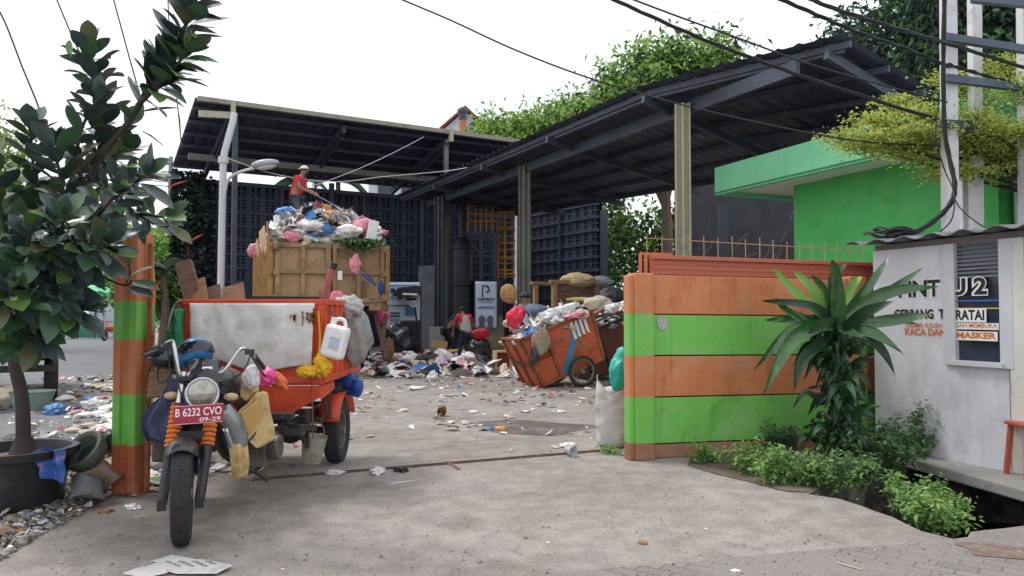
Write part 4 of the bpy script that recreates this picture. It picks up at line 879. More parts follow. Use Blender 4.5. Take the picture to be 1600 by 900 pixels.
# ---------------------------------------------------------------- weeds in the strip and along the ditch
w_a = M('weed_fresh', c(140, 176, 96), .6, .25, 6, sss=.35); w_b = M('weed_mid', c(104, 142, 78), .6, .25, 6, sss=.3); w_c = M('weed_grey', c(78, 104, 76), .6, .3, 6, sss=.2)
def weed(label, px, py, Y, r, h, n, mats, L=.05, name='weed_bush', zb=None):
    g = P(px, py, Y) if Y else G(px, py)
    if zb is not None: g.z = zb
    t = thing(name, label, 'weeds', g); mb = MB(); st = max(8, n//45); C_ = []; rr = random.Random(px)
    for i in range(st):
        a = rr.uniform(0, 6.28); q = r*math.sqrt(rr.random()); o = V(math.cos(a)*q, math.sin(a)*q, 0); hh = h*(1-.45*(q/r)**2)*rr.uniform(.55, 1.1)
        s = g+o*.5; e = g+o*1.15+V(rr.gauss(0, .03), rr.gauss(0, .03), hh); mb.tube([s, s.lerp(e, .5)+V(0, 0, .03), e], [.004, .003, .001], 4)
        for k in range(n//st): u = rr.random()**.7; p = s.lerp(e, u); C_.append(p+V(rr.gauss(0, .035), rr.gauss(0, .035), rr.gauss(0, .02)))
    mb.build('stems', w_b, t); ctr = np.array([tuple(p) for p in C_]); d = RNG.normal(size=ctr.shape); d[:, 2] *= .5
    v, f, k = leaf_mesh(ctr, d, np.array([[0, -.2, 1.]])+RNG.normal(size=ctr.shape)*.35, L*RNG.uniform(.6, 1.3, len(ctr)), L*RNG.uniform(.35, .6, len(ctr)), .2, .15, prof=((0, .1), (.4, 1), (1, .05)))
    fast('leaves', v, f, mats, np.repeat(RNG.integers(0, len(mats), len(ctr)), k), t); return t
weed('small fresh green weed clump at the foot of the striped wall', 1100, 722, 0, .16, .24, 420, [w_a, w_b], .045)
weed('low green weeds left of the dracaena by the wall plinth', 1180, 738, 0, .24, .32, 950, [w_a, w_b], .05)
weed('thick mound of weeds in front of the dracaena', 1235, 755, 0, .3, .32, 1400, [w_a, w_b, w_b], .05)
weed('spreading ragged weeds along the concrete edge right of the mound', 1310, 760, 0, .26, .36, 1200, [w_b, w_c, w_a], .06)
weed('grey-green bush tall against the guard booth wall', 1375, 735, 0, .34, .52, 1900, [w_c, w_c, w_b], .06)
weed('leafy weed stalk standing highest beside the booth wall', 1440, 722, 0, .14, .56, 700, [w_b, w_c], .055)
weed('dark weeds in the shade between dracaena and wall', 1225, 712, 0, .18, .36, 700, [w_c, g_dk], .05)
weed('bright green plant leaning out over the ditch', 1462, 800, 5.45, .19, .36, 900, [w_a, w_a, w_b], .055, zb=-.12)
weed('weeds spilling over the ditch edge under the booth slab', 1420, 770, 6.0, .2, .3, 700, [w_b, w_a], .055, zb=-.08)
weed('small weed tuft hanging from the slab corner', 1500, 770, 5.9, .1, .16, 160, [w_b, w_a], .045, zb=-.1)
weed('tuft of grass at the foot of the striped corner post', 955, 708, 0, .1, .07, 240, [w_a, w_b], .04, 'grass_tuft')
weed('small weed sprouting behind the ditch near the booth corner', 1395, 715, 0, .2, .3, 600, [w_b, w_c], .05)
n = 260; ctr = np.array([tuple(G(1490+RNG.uniform(-150, 100), 842-abs(RNG.normal())*6)+V(0, .03, .01)) for _ in range(n)])
# ================================================================ poles and cables
def poles():
    t = thing('utility_poles', 'tall white square portal poles with dark crossbars behind the guard booth', 'utility pole', base(1520, 9))
    m = M('pole_white', c(214, 214, 218), .6, .05, 3, dirt=(c(160, 156, 154), .6, 3, .54), dirt2=(c(120, 104, 92), .6, 12, .7)); hb = M('crossarm_grey', c(78, 88, 108), .5, .15, 3)
    for (px, w, Y, top) in ((1482, .14, 8.9, -60), (1523, .125, 9.6, -60), (1602, .14, 9.2, -60)):
        q = P(px, 400, Y); q.z = 0; e = P(px-1, top, Y); mb = MB(); mb.bar(q, V(e.x, e.y, e.z), w, w, up=(1, 0, 0)); mb.build('pole', m, t, bevel=.008)
    for (y0, y1, x0, x1) in ((58, 78, 1476, 1604), (122, 138, 1476, 1604), (193, 196, 1470, 1526), (-2, 8, 1520, 1620)):
        mb = MB(); mb.bar(P(x0, y0, 8.75), P(x1, y1, 9.0), .075, .085); mb.build('crossarm', hb, t)
poles()
q = P(1508, 300, 10.2); mb = MB(); mb.bar(V(q.x, q.y, 0), V(q.x, q.y, P(1508, 262, 10.2).z), .16, .16, up=(1, 0, 0)); mb.build('stub_pole', m_booth, label='short cream square pillar just behind the white poles', cat='pillar')
def cable(label, pts, r=.012, strands=1, mat=None, name='power_cable', tw=.013):
    pts = curve([P(*p) for p in pts], 60); mb = MB()
    for s in range(strands):
        q = [p+(V(math.cos(i*.35+s*2*math.pi/strands), 0, math.sin(i*.35+s*2*math.pi/strands))*tw if strands > 1 else V(0, 0, 0)) for i, p in enumerate(pts)]; mb.tube(q, r, 5)
    return mb.build(name, mat or m_cable, label=label, cat='cable')
cable('thin black cable sagging from the sky centre to the green canopy', [(600, -12, 9), (700, 30, 9), (800, 76, 9), (900, 115, 9), (1000, 146, 9), (1150, 184, 9), (1330, 219, 9), (1470, 228, 8.9)], .011)
cable('thick twisted cable bundle crossing in front of the shed peak', [(930, -14, 8), (1000, 18, 8), (1100, 62, 8.1), (1200, 100, 8.2), (1300, 135, 8.4), (1480, 192, 8.8)], .011, 3)
cable('thinner cable just above the twisted bundle over the shed roof', [(970, -8, 8.2), (1060, 26, 8.3), (1160, 62, 8.4), (1280, 105, 8.6), (1480, 160, 8.8)], .011)
cable('heavy twisted cable running to the white poles from the top edge', [(1190, -14, 7.5), (1260, 16, 7.6), (1340, 50, 8), (1420, 78, 8.4), (1482, 104, 8.8)], .011, 3)
cable('upper heavy cable passing above the white poles crossarm', [(1240, -14, 7.4), (1300, 12, 7.6), (1400, 44, 8), (1500, 74, 8.6), (1620, 112, 9)], .012, 3)
cable('cable continuing from the white pole to the right edge', [(1480, 100, 8.8), (1540, 118, 8.9), (1620, 140, 9)], .012, 2)
cable('leftmost overhead cable slanting down at the photo edge', [(-10, 0, 12), (10, 40, 12), (35, 105, 12), (62, 172, 12), (90, 260, 12.4)], .014)
cable('second overhead cable from the left passing behind the rubber plant', [(85, -10, 12), (110, 50, 12), (135, 105, 12), (165, 170, 12)], .012)
cable('third overhead cable from the left, nearest the plant top', [(175, -10, 12), (190, 45, 12), (205, 100, 12), (225, 170, 12)], .012)
cable('short dark cable hanging behind the tall rubber plant branch', [(262, -10, 10), (266, 60, 10), (278, 170, 10), (284, 232, 10)], .008)
cable('long pale cable drooping across the back shed behind the man', [(355, 247, 22.6), (430, 272, 22.5), (520, 284, 22.5), (600, 276, 22.3), (690, 268, 22), (730, 262, 21.6)], .010, mat=m_wcable)
cable('pale cable rising from the wall to the right shed bracket', [(492, 290, 22.6), (560, 264, 23), (620, 236, 24), (662, 214, 25.5)], .010, mat=m_wcable)
cable('bundle of black cables swinging down from the white pole', [(1476, -10, 8.6), (1474, 100, 8.6), (1476, 200, 8.55), (1484, 250, 8.5), (1492, 290, 8.4), (1484, 320, 8.2), (1456, 348, 8.0), (1420, 368, 7.9), (1390, 374, 7.85)], .012, 4, tw=.018)
cable('single black cable hanging left of the pole in front of the leaves', [(1468, 150, 8.5), (1462, 210, 8.5), (1474, 260, 8.5), (1490, 300, 8.3), (1488, 340, 8.1), (1470, 362, 8)], .008)
cable('black cable looping down from the poles to the booth roof', [(1488, 300, 8.7), (1500, 325, 8.5), (1530, 350, 8.2), (1556, 362, 7.9)], .008)
cable('black cable dangling down the booth wall under the coil', [(1392, 372, 7.75), (1402, 395, 7.72), (1410, 420, 7.7), (1418, 408, 7.68), (1440, 412, 7.6), (1450, 388, 7.6)], .008)
mb = MB(); q0 = P(1392, 372, 7.85)
for i in range(11):
    a0 = random.uniform(0, 6); R_ = random.uniform(.10, .24); cx_ = random.uniform(-.07, .09)
    mb.tube([q0+V(cx_+R_*1.1*math.cos(a), R_*.7*math.sin(a), .02+.012*i*.6+.02*math.sin(2*a+a0)) for a in [k*math.pi/9 for k in range(19)]], .009, 5)
mb.build('cable_coil', m_cable, label='tangled coil of black cable lying on the booth roof corner', cat='cable')
# distant timber poles beyond the lane
for (px, Y, lab) in ((267, 48, 'grey utility pole with two crossarms far behind the rubber plant'),):
    t = thing('utility_pole', lab, 'utility pole', base(px, Y)); mb = MB(); q = P(px, 250, Y); mb.tube([V(q.x, q.y, 0), q+V(0, 0, .2)], [.2, .14], 8); mb.build('pole', m_slab, t)
    for py, w in ((256, 28), (282, 24)):
        a, b = P(px-w, py-3, Y), P(px+w, py+4, Y); mb = MB(); mb.bar(a, b, .12, .14); 
        for s in (0, .3, .7, 1): p = a.lerp(b, s); mb.tube([p, p+V(0, 0, .35)], .07, 6)
        mb.build('crossarm', m_steel, t)
for k, (y0, y1) in enumerate(((255, 262), (285, 292), (292, 304))):
    cable(('upper', 'middle', 'lower')[k]+' distant wire running from the far pole to the ivy wall', [(200, y0-6, 48), (267, y0, 48), (330, y1, 40)], .03, mat=m_cable)
# ================================================================ far buildings
def house(name, label, p, d, w, dep, h, mw, gable=0, mr=None, sub=None):
    t = thing(name, label, 'building', p); d = Vector(d).normalized(); n = V(-d.y, d.x, 0); p = Vector(p)
    mb = MB(); mb.prism([p, p+d*w, p+d*w+V(0, 0, h), p+d*(w/2)+V(0, 0, h+gable), p+V(0, 0, h)] if gable else [p, p+d*w, p+d*w+V(0, 0, h), p+V(0, 0, h)], n*dep); mb.build('wall', mw, t)
    if gable:
        mb = MB(); e = V(0, 0, .12); a, m, b = p+V(0, 0, h), p+d*(w/2)+V(0, 0, h+gable), p+d*w+V(0, 0, h); k = (m-a)*.12; k2 = (m-b)*.12
        for x, y in ((a-k, m), (b-k2, m)): mb.prism([x+e-n*.5, y+e-n*.5, y+e*2.2-n*.5, x+e*2.2-n*.5], n*(dep+1))
        mb.build('roof', mr, t)
    else: mb = MB(); mb.prism([p-d*.2-n*.2+V(0, 0, h), p+d*(w+.2)-n*.2+V(0, 0, h), p+d*(w+.2)+n*(dep+.2)+V(0, 0, h), p-d*.2+n*(dep+.2)+V(0, 0, h)], V(0, 0, .2)); mb.build('roof', m_slab, t)
    return t, p, d, n
m_ho = M('pale_house', c(206, 212, 222), .7, .05, .6, dirt=(c(176, 182, 190), .5, .5, .5)); m_tile = M('red_tiles', c(150, 84, 64), .8, .2, 2); m_glass = M('dark_window', c(50, 62, 84), .2, .1)
q = P(690, 400, 52); q.z = 0
t, p, d, n = house('gabled_house', 'pale gabled house with red tiled roof edge above the back shed', q, (1, .12, 0), 3.1, 8, P(700, 204, 52).z, m_ho, P(735, 172, 52).z-P(700, 204, 52).z, m_tile)
mb = MB(); x = P(741, 195, 51.7); mb.prism([x+V(-.45, 0, -.5), x+V(.45, 0, -.5), x+V(0, 0, .25)], V(0, .1, 0)); mb.build('window', m_glass, t)
t = thing('chimney_flue', 'terracotta flue with a dark cowl in front of the gabled house', 'chimney', base(722, 50)); x = P(723, 214, 50); y = P(723, 188, 50)
mb = MB(); mb.tube([V(x.x, x.y, 0), y], .24, 10); mb.build('flue', M('flue_clay', c(184, 118, 84), .7), t, smooth=True); mb = MB(); mb.tube([y, y+V(0, 0, .55)], .26, 12); mb.blob(y+V(0, 0, .6), (.33, .33, .3), 1, .02); mb.build('cowl', m_steel, t, smooth=True)
q = P(575, 400, 48); q.z = 0; t, p, d, n = house('pale_building', 'pale grey building seen in the gap right of the man in red', q, (1, .1, 0), 6.0, 8, P(600, 279, 48).z, m_ho)
for k in range(4): mb = MB(); x = p+d*(.6+1.45*k)-n*.03+V(0, 0, P(600, 293, 48).z-.5); mb.prism([x, x+d*.8, x+d*.8+V(0, 0, .9), x+V(0, 0, .9)], -n*.05); mb.build('window', m_glass, t)
q = P(770, 400, 55); q.z = 0; t, p, d, n = house('grey_building', 'light blue-grey gabled building between the cream columns above the wall', q, (1, .05, 0), 6.2, 9, P(830, 298, 55).z, m_ho, 1.6, m_slab)
for (px, w, hh, Y, lab) in ((-120, 9, 3.2, 66, 'long low building far down the lane at the left edge'), (140, 8, 3.0, 75, 'low pale building far down the lane')):
    q = P(px, 400, Y); q.z = 0; house('low_building', lab, q, (1, .1, 0), w, 6, hh, m_ho)
# green market parasols and stalls far down the lane
t = thing('market_parasol', 'green market umbrella far down the lane', 'umbrella', base(150, 44)); x = P(150, 458, 44); mb = MB(); mb.lathe([(0, .5), (1.0, .2), (1.5, 0), (1.48, -.18)], x, 12); mb.build('canopy', M('parasol_green', c(86, 190, 130), .6, .1), t); mb = MB(); mb.tube([V(x.x, x.y, 0), x+V(0, 0, .5)], .04, 6); mb.build('pole', m_steel, t)
t = thing('market_stall', 'small green-topped stall under the far umbrella', 'stall', base(138, 46)); x = V(*base(138, 46)); mb = MB(); mb.box(x+V(0, 0, .5), (1.6, .8, 1.0)); mb.build('counter', M('stall_green', c(60, 130, 110), .6, .2), t, bevel=.03); mb = MB(); mb.box(x+V(0, -.1, 2.0), (1.9, 1.2, .08), rx(R(8))); [mb.bar(x+V(a*.8, b*.4, 0), x+V(a*.8, b*.4, 2), .05) for a in (-1, 1) for b in (-1, 1)]; mb.build('awning', M('stall_awning', c(120, 190, 160), .6, .1), t)
# ================================================================ cargo tricycle
red = M('orange_red_paint', c(216, 82, 44), .5, .1, 3, dirt=(c(150, 66, 44), .7, 4, .55), dirt2=(c(112, 70, 52), .8, 16, .68))
wear(red, .55)
m_dk = M('dark_frame', c(52, 50, 52), .55, .25, 5, dirt=(c(104, 88, 74), .6, 5, .55))
m_beige = M('beige_plastic', c(206, 178, 124), .5, .12, 4, dirt=(c(138, 110, 74), .7, 5, .52), bump=.15)
def wheel(parent, ctr, axis, r, w, rim_mat, spokes=0, tyre_mat=None, tread=True, rimr=.62, disc=False):
    """tyre with tread blocks, rim, hub; axis = direction of the axle"""
    ax = Vector(axis).normalized(); q = Vector((0, 0, 1)).rotation_difference(ax).to_matrix(); ctr = Vector(ctr); h = w/2
    mb = MB(); ri = r*rimr
    prof = [(ri, -h*.75), (ri+(r-ri)*.4, -h), (r*.93, -h*.9), (r*.985, -h*.6), (r, -h*.3), (r, h*.3), (r*.985, h*.6), (r*.93, h*.9), (ri+(r-ri)*.4, h), (ri, h*.75)]
    n = 56; mb.lathe(prof, ctr, n, q, close=True)
    if tread:
        for i in range(36):
            a = 2*math.pi*i/36
            for k, zz in enumerate((-h*.62, -h*.2, h*.2, h*.62)):
                aa = a+(k % 2)*.09; p = q@V(math.cos(aa)*r*(.992 if k in (1, 2) else .975), math.sin(aa)*r*(.992 if k in (1, 2) else .975), zz)+ctr
                mb.box(p, (r*.03, r*.12, h*.3), q@rz(aa))
    ty = mb.build('wheel', tyre_mat or m_rub, parent, smooth=True)
    m2 = MB(); m2.lathe([(ri*1.03, -h*.72), (ri*.9, -h*.6), (ri*.88, 0), (ri*.9, h*.6), (ri*1.03, h*.72), (ri*1.0, h*.5), (ri*.99, -h*.5)], ctr, 40, q, close=True)
    m2.lathe([(.0, -h*1.0), (r*.11, -h*1.0), (r*.12, h*1.0), (0, h*1.0)], ctr, 16, q)
    if disc:
        m2.lathe([(ri*.9, -h*.2), (ri*.55, h*.15), (ri*.3, h*.25), (r*.1, h*.3)], ctr, 32, q); m2.lathe([(ri*.9, -h*.3), (ri*.3, h*.1), (r*.1, h*.15)], ctr, 32, q)
        for i in range(10): a = i*math.pi/5; m2.blob(ctr+q@V(math.cos(a)*ri*.42, math.sin(a)*ri*.42, h*.26), (r*.035,)*3, i, 0, 1, 1); 
    for i in range(spokes):
        a = 2*math.pi*i/spokes; s = 1 if i % 2 else -1; m2.tube([ctr+q@V(math.cos(a)*r*.1, math.sin(a)*r*.1, s*h*.8), ctr+q@V(math.cos(a+.25)*ri*.95, math.sin(a+.25)*ri*.95, 0)], r*.012, 4)
    m2.build('rim', rim_mat, ty, smooth=True)
    return ty
def tricycle():
    ox = -2.10; T = thing('cargo_tricycle', 'orange motor tricycle with a cargo bed parked beside the striped post', 'tricycle', V(ox, 6.2, 0))
    # ---- steered front, turned a little towards the viewer
    wc = V(-2.01, 4.72, .305); hd = V(-2.035, 5.03, 1.0); yaw = R(21); fw = V(math.sin(yaw), -math.cos(yaw), 0); sd = V(math.cos(yaw), math.sin(yaw), 0); ax = (hd-wc).normalized()
    wheel(T, wc, sd, .305, .115, m_chrome, 28, rimr=.72)
    fork = M('fork_black', c(40, 42, 46), .4, .2, 5, dirt=(c(90, 84, 78), .5, 6, .58))
    for s in (-1, 1):
        o = sd*(.105*s); lo = wc+o-ax*.06; mb = MB(); mb.tube([lo, wc+o+ax*.34], [.030, .034], 14); mb.box(lo, (.05, .07, .06), rz(yaw)); lg = mb.build('fork_leg', fork, T, smooth=True)
        mb = MB(); mb.tube([wc+o+ax*.30, hd+o*.95+ax*.02], .019, 10); mb.build('fork_tube', m_chrome, T, smooth=True)
        mb = MB(); pr = []
        for i in range(37): pr.append(((.041, .044, .038, .034)[i % 4], .29+i*.0077))
        q = Vector((0, 0, 1)).rotation_difference(ax).to_matrix(); mb.lathe(pr, wc+o, 20, q); mb.m = [1 if (i//20) % 4 == 2 else 0 for i in range(len(mb.m))]
        mb.build('fork_boot', [M('orange_rubber', c(232, 122, 40), .55, .1, 8, dirt=(c(150, 76, 40), .5, 7, .58)), m_black], T, smooth=25)
        for k in range(9): pass
    # mudguard
    mb = MB(); n = 16; vs = []; fs = []; u = V(0, 0, 1)
    for i in range(n+1):
        a = R(58+i*112/n)
        d = fw*math.cos(a)+u*math.sin(a)
        for k in range(7):
            f = (k-3)/3; vs.append(wc+d*(.345-.055*abs(f)**2.2)+sd*(.088*f))
    for i in range(n):
        for k in range(6): a = i*7+k; fs.append((a, a+1, a+8, a+7))
    mb.add(vs, fs); o = mb.build('mudguard', M('chrome_black', c(70, 72, 78), .25, .15, 5, metal=.4, dirt=(c(120, 112, 104), .5, 6, .58)), T, smooth='all'); so_ = o.modifiers.new('thick', 'SOLIDIFY'); so_.thickness = .006
    mb = MB(); q0 = wc+ax*.36
    mb.box(q0, (.27, .06, .05), rz(yaw)); mb.build('fork_brace', fork, T, bevel=.006)
    for e_ in (hd-ax*.02, wc+ax*.56): mb = MB(); mb.box(e_, (.26, .08, .035), rz(yaw)); mb.build('fork_yoke', fork, T, bevel=.006)
    # headlight
    hc = P(316, 615, 4.84); q = Vector((0, 0, 1)).rotation_difference((fw+V(.05, 0, .04)).normalized()).to_matrix()
    mb = MB(); mb.lathe([(0, -.14), (.05, -.13), (.085, -.08), (.1, -.01), (.103, .012), (.098, .02), (.09, .012)], hc, 36, q); hl = mb.build('headlight', m_chrome, T, smooth='all')
    mb = MB(); mb.lathe([(.092, .008), (.075, .022), (.04, .03), (0, .032)], hc, 36, q)
    for k in range(-3, 4): mb.box(hc+q@V(k*.022, 0, .029-.004*abs(k)), (.003, .14-.02*abs(k), .004), q)
    mb.build('lens', M('headlight_glass', c(168, 166, 156), .1, .3, 26, spec=.8, metal=.55, dirt=(c(90, 90, 88), .5, 16, .56)), hl, smooth=True)  # dark mottling in the lens colour paints in reflections from inside the headlight
    # number plate
    a = P(270, 665, 4.68); pw = P(344, 665, 4.68)-a; xd = (sd+V(0, 0, .03)).normalized(); w = pw.length; up = V(-.03, .12, 1).normalized(); mb = MB(); hgt = (P(270, 635, 4.68)-a).length
    nn = xd.cross(up).normalized(); mb.prism([a, a+xd*w, a+xd*w+up*hgt, a+up*hgt], -nn*.004); pl = mb.build('number_plate', M('plate_red', c(158, 30, 58), .45, .08, 6), T, bevel=.004)
    mb = MB(); wl = M('plate_white', c(236, 230, 230), .5, .03)
    lettering(mb, 'B 6232 CVO', a+xd*.012+up*.048+nn*.003, xd, up, .050, w-.024, .012); 
    lettering(mb, '09-29', a+xd*(w*.52)+up*.012+nn*.003, xd, up, .024, w*.42, .01)
    for (s, e) in (((.004, .004), (w-.004, .004)), ((.004, hgt-.004), (w-.004, hgt-.004))): mb.bar(a+xd*s[0]+up*s[1]+nn*.002, a+xd*e[0]+up*e[1]+nn*.002, .003, .002)
    mb.build('plate_lettering', wl, pl)
    # cowl with instruments and sticker
    cw = V(hc.x, hc.y+.04, hc.z+.14); mb = MB(); mb.sheet([P(290, 597, 4.98), P(350, 596, 4.95), P(338, 561, 5.08), P(303, 561, 5.10)], 14, 10, lambda u, v: (0, -.06*math.sin(math.pi*u)**.8*(1-.35*v)+.03*math.cos(6*v)*.3, .012*math.cos(math.pi*(2*u-1))*v), .012)
    mb.blob(P(306, 572, 5.12), (.05, .03, .05), 5, .03, 1, 2); mb.blob(P(334, 572, 5.10), (.05, .03, .05), 6, .03, 1, 2); mb.box(P(320, 598, 5.08), (.22, .12, .07), rz(yaw))
    mb.build('cowl', M('cowl_black', c(38, 40, 46), .22, .15, 5, spec=.6, dirt=(c(80, 78, 76), .4, 6, .58)), T, smooth=True)
    mb = MB(); mb.box(P(324, 577, 4.985), (.06, .004, .035), rz(yaw)@rx(R(-20))); mb.build('sticker', wl, T)
    for s, px, py in ((-1, 268, 618), (1, 361, 620)):
        p = P(px, py, 4.98); mb = MB(); mb.tube([hd+sd*(.06*s)-V(0, 0, .1), p], .01, 6); ts = mb.build('turn_signal', fork, T); mb = MB(); mb.blob(p, (.048, .035, .026), 3, .05, 1, 2, rz(yaw)); mb.build('lens', M('signal_lens', c(196, 168, 128), .2, .1), ts, smooth='all')
    # handlebar
    hb = hd+ax*.05; L = P(254, 547, 5.22); Rr = P(390, 552, 5.12)
    for pts, in ((([hb-sd*.03, P(283, 588, 5.0), P(272, 540, 5.0), P(264, 534, 5.08), P(246, 550, 5.25)]),), (([hb+sd*.03, P(347, 582, 5.0), P(372, 549, 5.05), P(386, 546, 5.10), P(402, 562, 5.28)]),)):
        mb = MB(); mb.tube(curve(pts, 20), .0125, 10); mb.build('handlebar', m_chrome, T, smooth='all')
    for a, b in ((P(252, 546, 5.2), P(229, 555, 5.36)), (P(398, 557, 5.24), P(412, 575, 5.40))): mb = MB(); mb.tube([a, a.lerp(b, .1), b], [.02, .018, .017], 12); mb.build('grip', m_black, T, smooth=True)
    for a, b in ((P(262, 540, 5.06), P(226, 548, 5.2)), (P(390, 550, 5.06), P(414, 588, 5.2))): mb = MB(); mb.box(a, (.06, .04, .035), rz(yaw)); mb.tube([a, a.lerp(b, .5)+V(0, -.02, 0), b], [.007, .006, .008], 6); mb.build('brake_lever', m_dk, T, smooth=True)
    for pts in ([P(262, 542, 5.05), P(268, 590, 4.95), P(285, 598, 4.95), P(300, 610, 5.0)], [P(392, 552, 5.06), P(380, 580, 4.95), P(350, 600, 4.95), P(335, 612, 5.0)], [P(268, 545, 5.05), P(280, 605, 4.9), P(290, 640, 4.95)]):
        mb = MB(); mb.tube(curve(pts, 16), .005, 5); mb.build('control_cable', m_cable, T, smooth=True)
    # frame, tank, seat, engine
    mb = MB(); mb.tube(curve([hd, V(-2.06, 5.3, .72), V(-2.08, 5.6, .38), V(-2.1, 6.2, .36)], 14), .03, 8); mb.tube([hd, V(-2.08, 5.5, .86), V(-2.1, 5.95, .7), V(-2.1, 6.6, .6)], .028, 8)
    for s in (-.28, .28): mb.bar(V(ox+s, 5.85, .47), V(ox+s, 7.75, .50), .06, .08)
    for y in (5.88, 6.5, 7.1, 7.7): mb.bar(V(ox-.45, y, .50), V(ox+.5, y, .50), .05, .05)
    mb.build('frame', m_dk, T)
    mb = MB(); mb.blob(V(-2.05, 5.42, .89), (.15, .27, .135), 2, .05, 1, 3, rx(R(-8))); mb.build('fuel_tank', M('tank_dark', c(44, 48, 56), .2, .15, 4, spec=.7, dirt=(c(110, 104, 98), .4, 6, .58)), T, smooth='all')
    mb = MB(); mb.blob(V(-2.08, 5.85, .80), (.15, .32, .075), 3, .05, 1, 3); mb.build('seat', M('seat_vinyl', c(126, 92, 66), .5, .2, 5, dirt=(c(60, 50, 44), .7, 5, .5)), T, smooth='all')
    fender = M('chrome_side', c(150, 152, 156), .3, .1, 4, metal=.6, dirt=(c(96, 90, 82), .5, 6, .55))
    mb = MB(); pts = curve([P(346, 640, 5.1), P(366, 665, 5.15), P(372, 700, 5.2)], 12); mb.tube(pts, [.05, *[.055]*(len(pts)-2), .03], 10, flat=1.2); mb.build('crash_bar', fender, T, smooth='all')
    # folded beige leg shield
    def plate(pxs, Y0, Y1, th, mat, name, inset=None):
        n = len(pxs); ctr = sum((P(a, b, Y0) for a, b in pxs), V(0, 0, 0))/n; mb = MB(); fr = [P(a, b, Y0+(Y1-Y0)*(a-pxs[0][0])/60) for a, b in pxs]; mb.prism(fr, V(.02, th, 0)); return mb.build(name, mat, T, bevel=.012, seg=3)
    plate(((370, 643), (386, 630), (401, 612), (408, 616), (412, 645), (419, 672), (419, 690), (400, 702), (388, 690)), 5.2, 5.45, .10, m_beige, 'leg_shield')
    plate(((374, 645), (403, 622), (408, 648), (386, 680)), 5.185, 5.42, .02, M('beige_inlay', c(186, 148, 88), .5, .1, 4), 'leg_shield_inlay')
    plate(((376, 590), (392, 594), (396, 612), (384, 628), (374, 620)), 5.35, 5.35, .08, m_beige, 'tank_side')
    plate(((356, 697), (373, 693), (377, 730), (374, 748), (362, 752)), 5.12, 5.12, .12, m_beige, 'side_box')
    mb = MB(); e = V(-1.86, 5.62, .42); mb.box(e, (.24, .34, .2)); mb.tube([e+V(.12, -.05, .02), e+V(.19, -.05, .02)], .09, 20); mb.tube([e+V(0, -.18, .05), e+V(0, -.34, .2)], [.085, .07], 14)
    for k in range(6): mb.lathe([(.10, -.004), (.10, .004)], e+V(0, -.19-.022*k, .06+.02*k), 16, rx(R(48)))
    mb.build('engine', M('engine_alloy', c(118, 112, 106), .45, .2, 8, metal=.6, dirt=(c(60, 52, 46), .8, 8, .48)), T, bevel=.01)
    mb = MB(); mb.tube(curve([P(352, 668, 5.1), P(365, 705, 5.15), P(375, 738, 5.25), P(392, 742, 5.4), V(-1.8, 6.0, .33)], 18), .021, 10); mb.build('exhaust', m_chrome, T, smooth='all')
    mb = MB(); mb.tube(curve([P(378, 728, 5.25), P(392, 735, 5.3), P(405, 742, 5.25)], 6), .012, 8); mb.tube([P(402, 737, 5.25), P(418, 750, 5.2)], .016, 8); mb.build('kick_pedal', m_dk, T, smooth=True)
    mb = MB(); mb.box(P(432, 650, 5.9), (.26, .10, .05)); mb.bar(P(425, 654, 5.8), P(400, 712, 5.6), .03); mb.bar(P(440, 650, 5.85), P(478, 690, 6.1), .035); mb.bar(P(445, 655, 5.9), P(430, 712, 5.9), .03); mb.bar(P(480, 640, 6.1), P(480, 700, 6.1), .03); mb.bar(P(462, 668, 5.9), P(488, 668, 6.1), .09, .05); mb.build('foot_bracket', m_dk, T, bevel=.004)
    mb = MB(); mb.box(V(-2.42, 5.75, .52), (.3, .5, .36)); mb.build('battery_box', m_dk, T, bevel=.02)
    # cargo bed
    x0, x1, y0, y1, z0, z1 = -2.73, -1.555, 6.30, 7.78, .84, 1.495
    mb = MB(); mb.box(V((x0+x1)/2, (y0+y1)/2, z0-.0), (x1-x0, y1-y0, .05)); mb.build('bed_floor', red, T, bevel=.005)
    def side(a, b, nribs, name='bed_panel', h0=z0, h1=z1):
        mb = MB(); d = (b-a).normalized(); n = V(d.y, -d.x, 0); m = (h0+h1)/2; mb.bar(a+V(0, 0, m), b+V(0, 0, m), .012, h1-h0)
        mb.bar(a+V(0, 0, h1), b+V(0, 0, h1), .055, .045); mb.bar(a+V(0, 0, h0+.02)+n*.002, b+V(0, 0, h0+.02)+n*.002, .05, .05)
        for i in range(nribs): q = a.lerp(b, (i+.04)/(nribs-1) if i == 0 else ((i-.04)/(nribs-1) if i == nribs-1 else i/(nribs-1))); mb.bar(q+V(0, 0, h0+.045), q+V(0, 0, h1-.023), .045, .048, up=d)
        mb.build(name, red, T, bevel=.004)
    side(V(x0, y0, 0), V(x1, y0, 0), 4); side(V(x1, y0+.03, 0), V(x1, y1, 0), 8); side(V(x0, y1, 0), V(x0, y0+.03, 0), 8); side(V(x1-.03, y1, 0), V(x0+.03, y1, 0), 4)
    mb = MB(); mb.prism([V(-2.2, 6.28, .81), V(-1.56, 6.28, .81), V(-1.56, 6.28, .72), V(-1.86, 6.28, .55), V(-1.95, 6.28, .55), V(-2.05, 6.28, .70)], V(0, .02, 0)); mb.prism([V(-1.565, 6.3, .81), V(-1.565, 6.3, .70), V(-1.565, 6.75, .74), V(-1.565, 6.75, .81)], V(.012, 0, 0)); mb.build('splash_panel', red, T, bevel=.004)
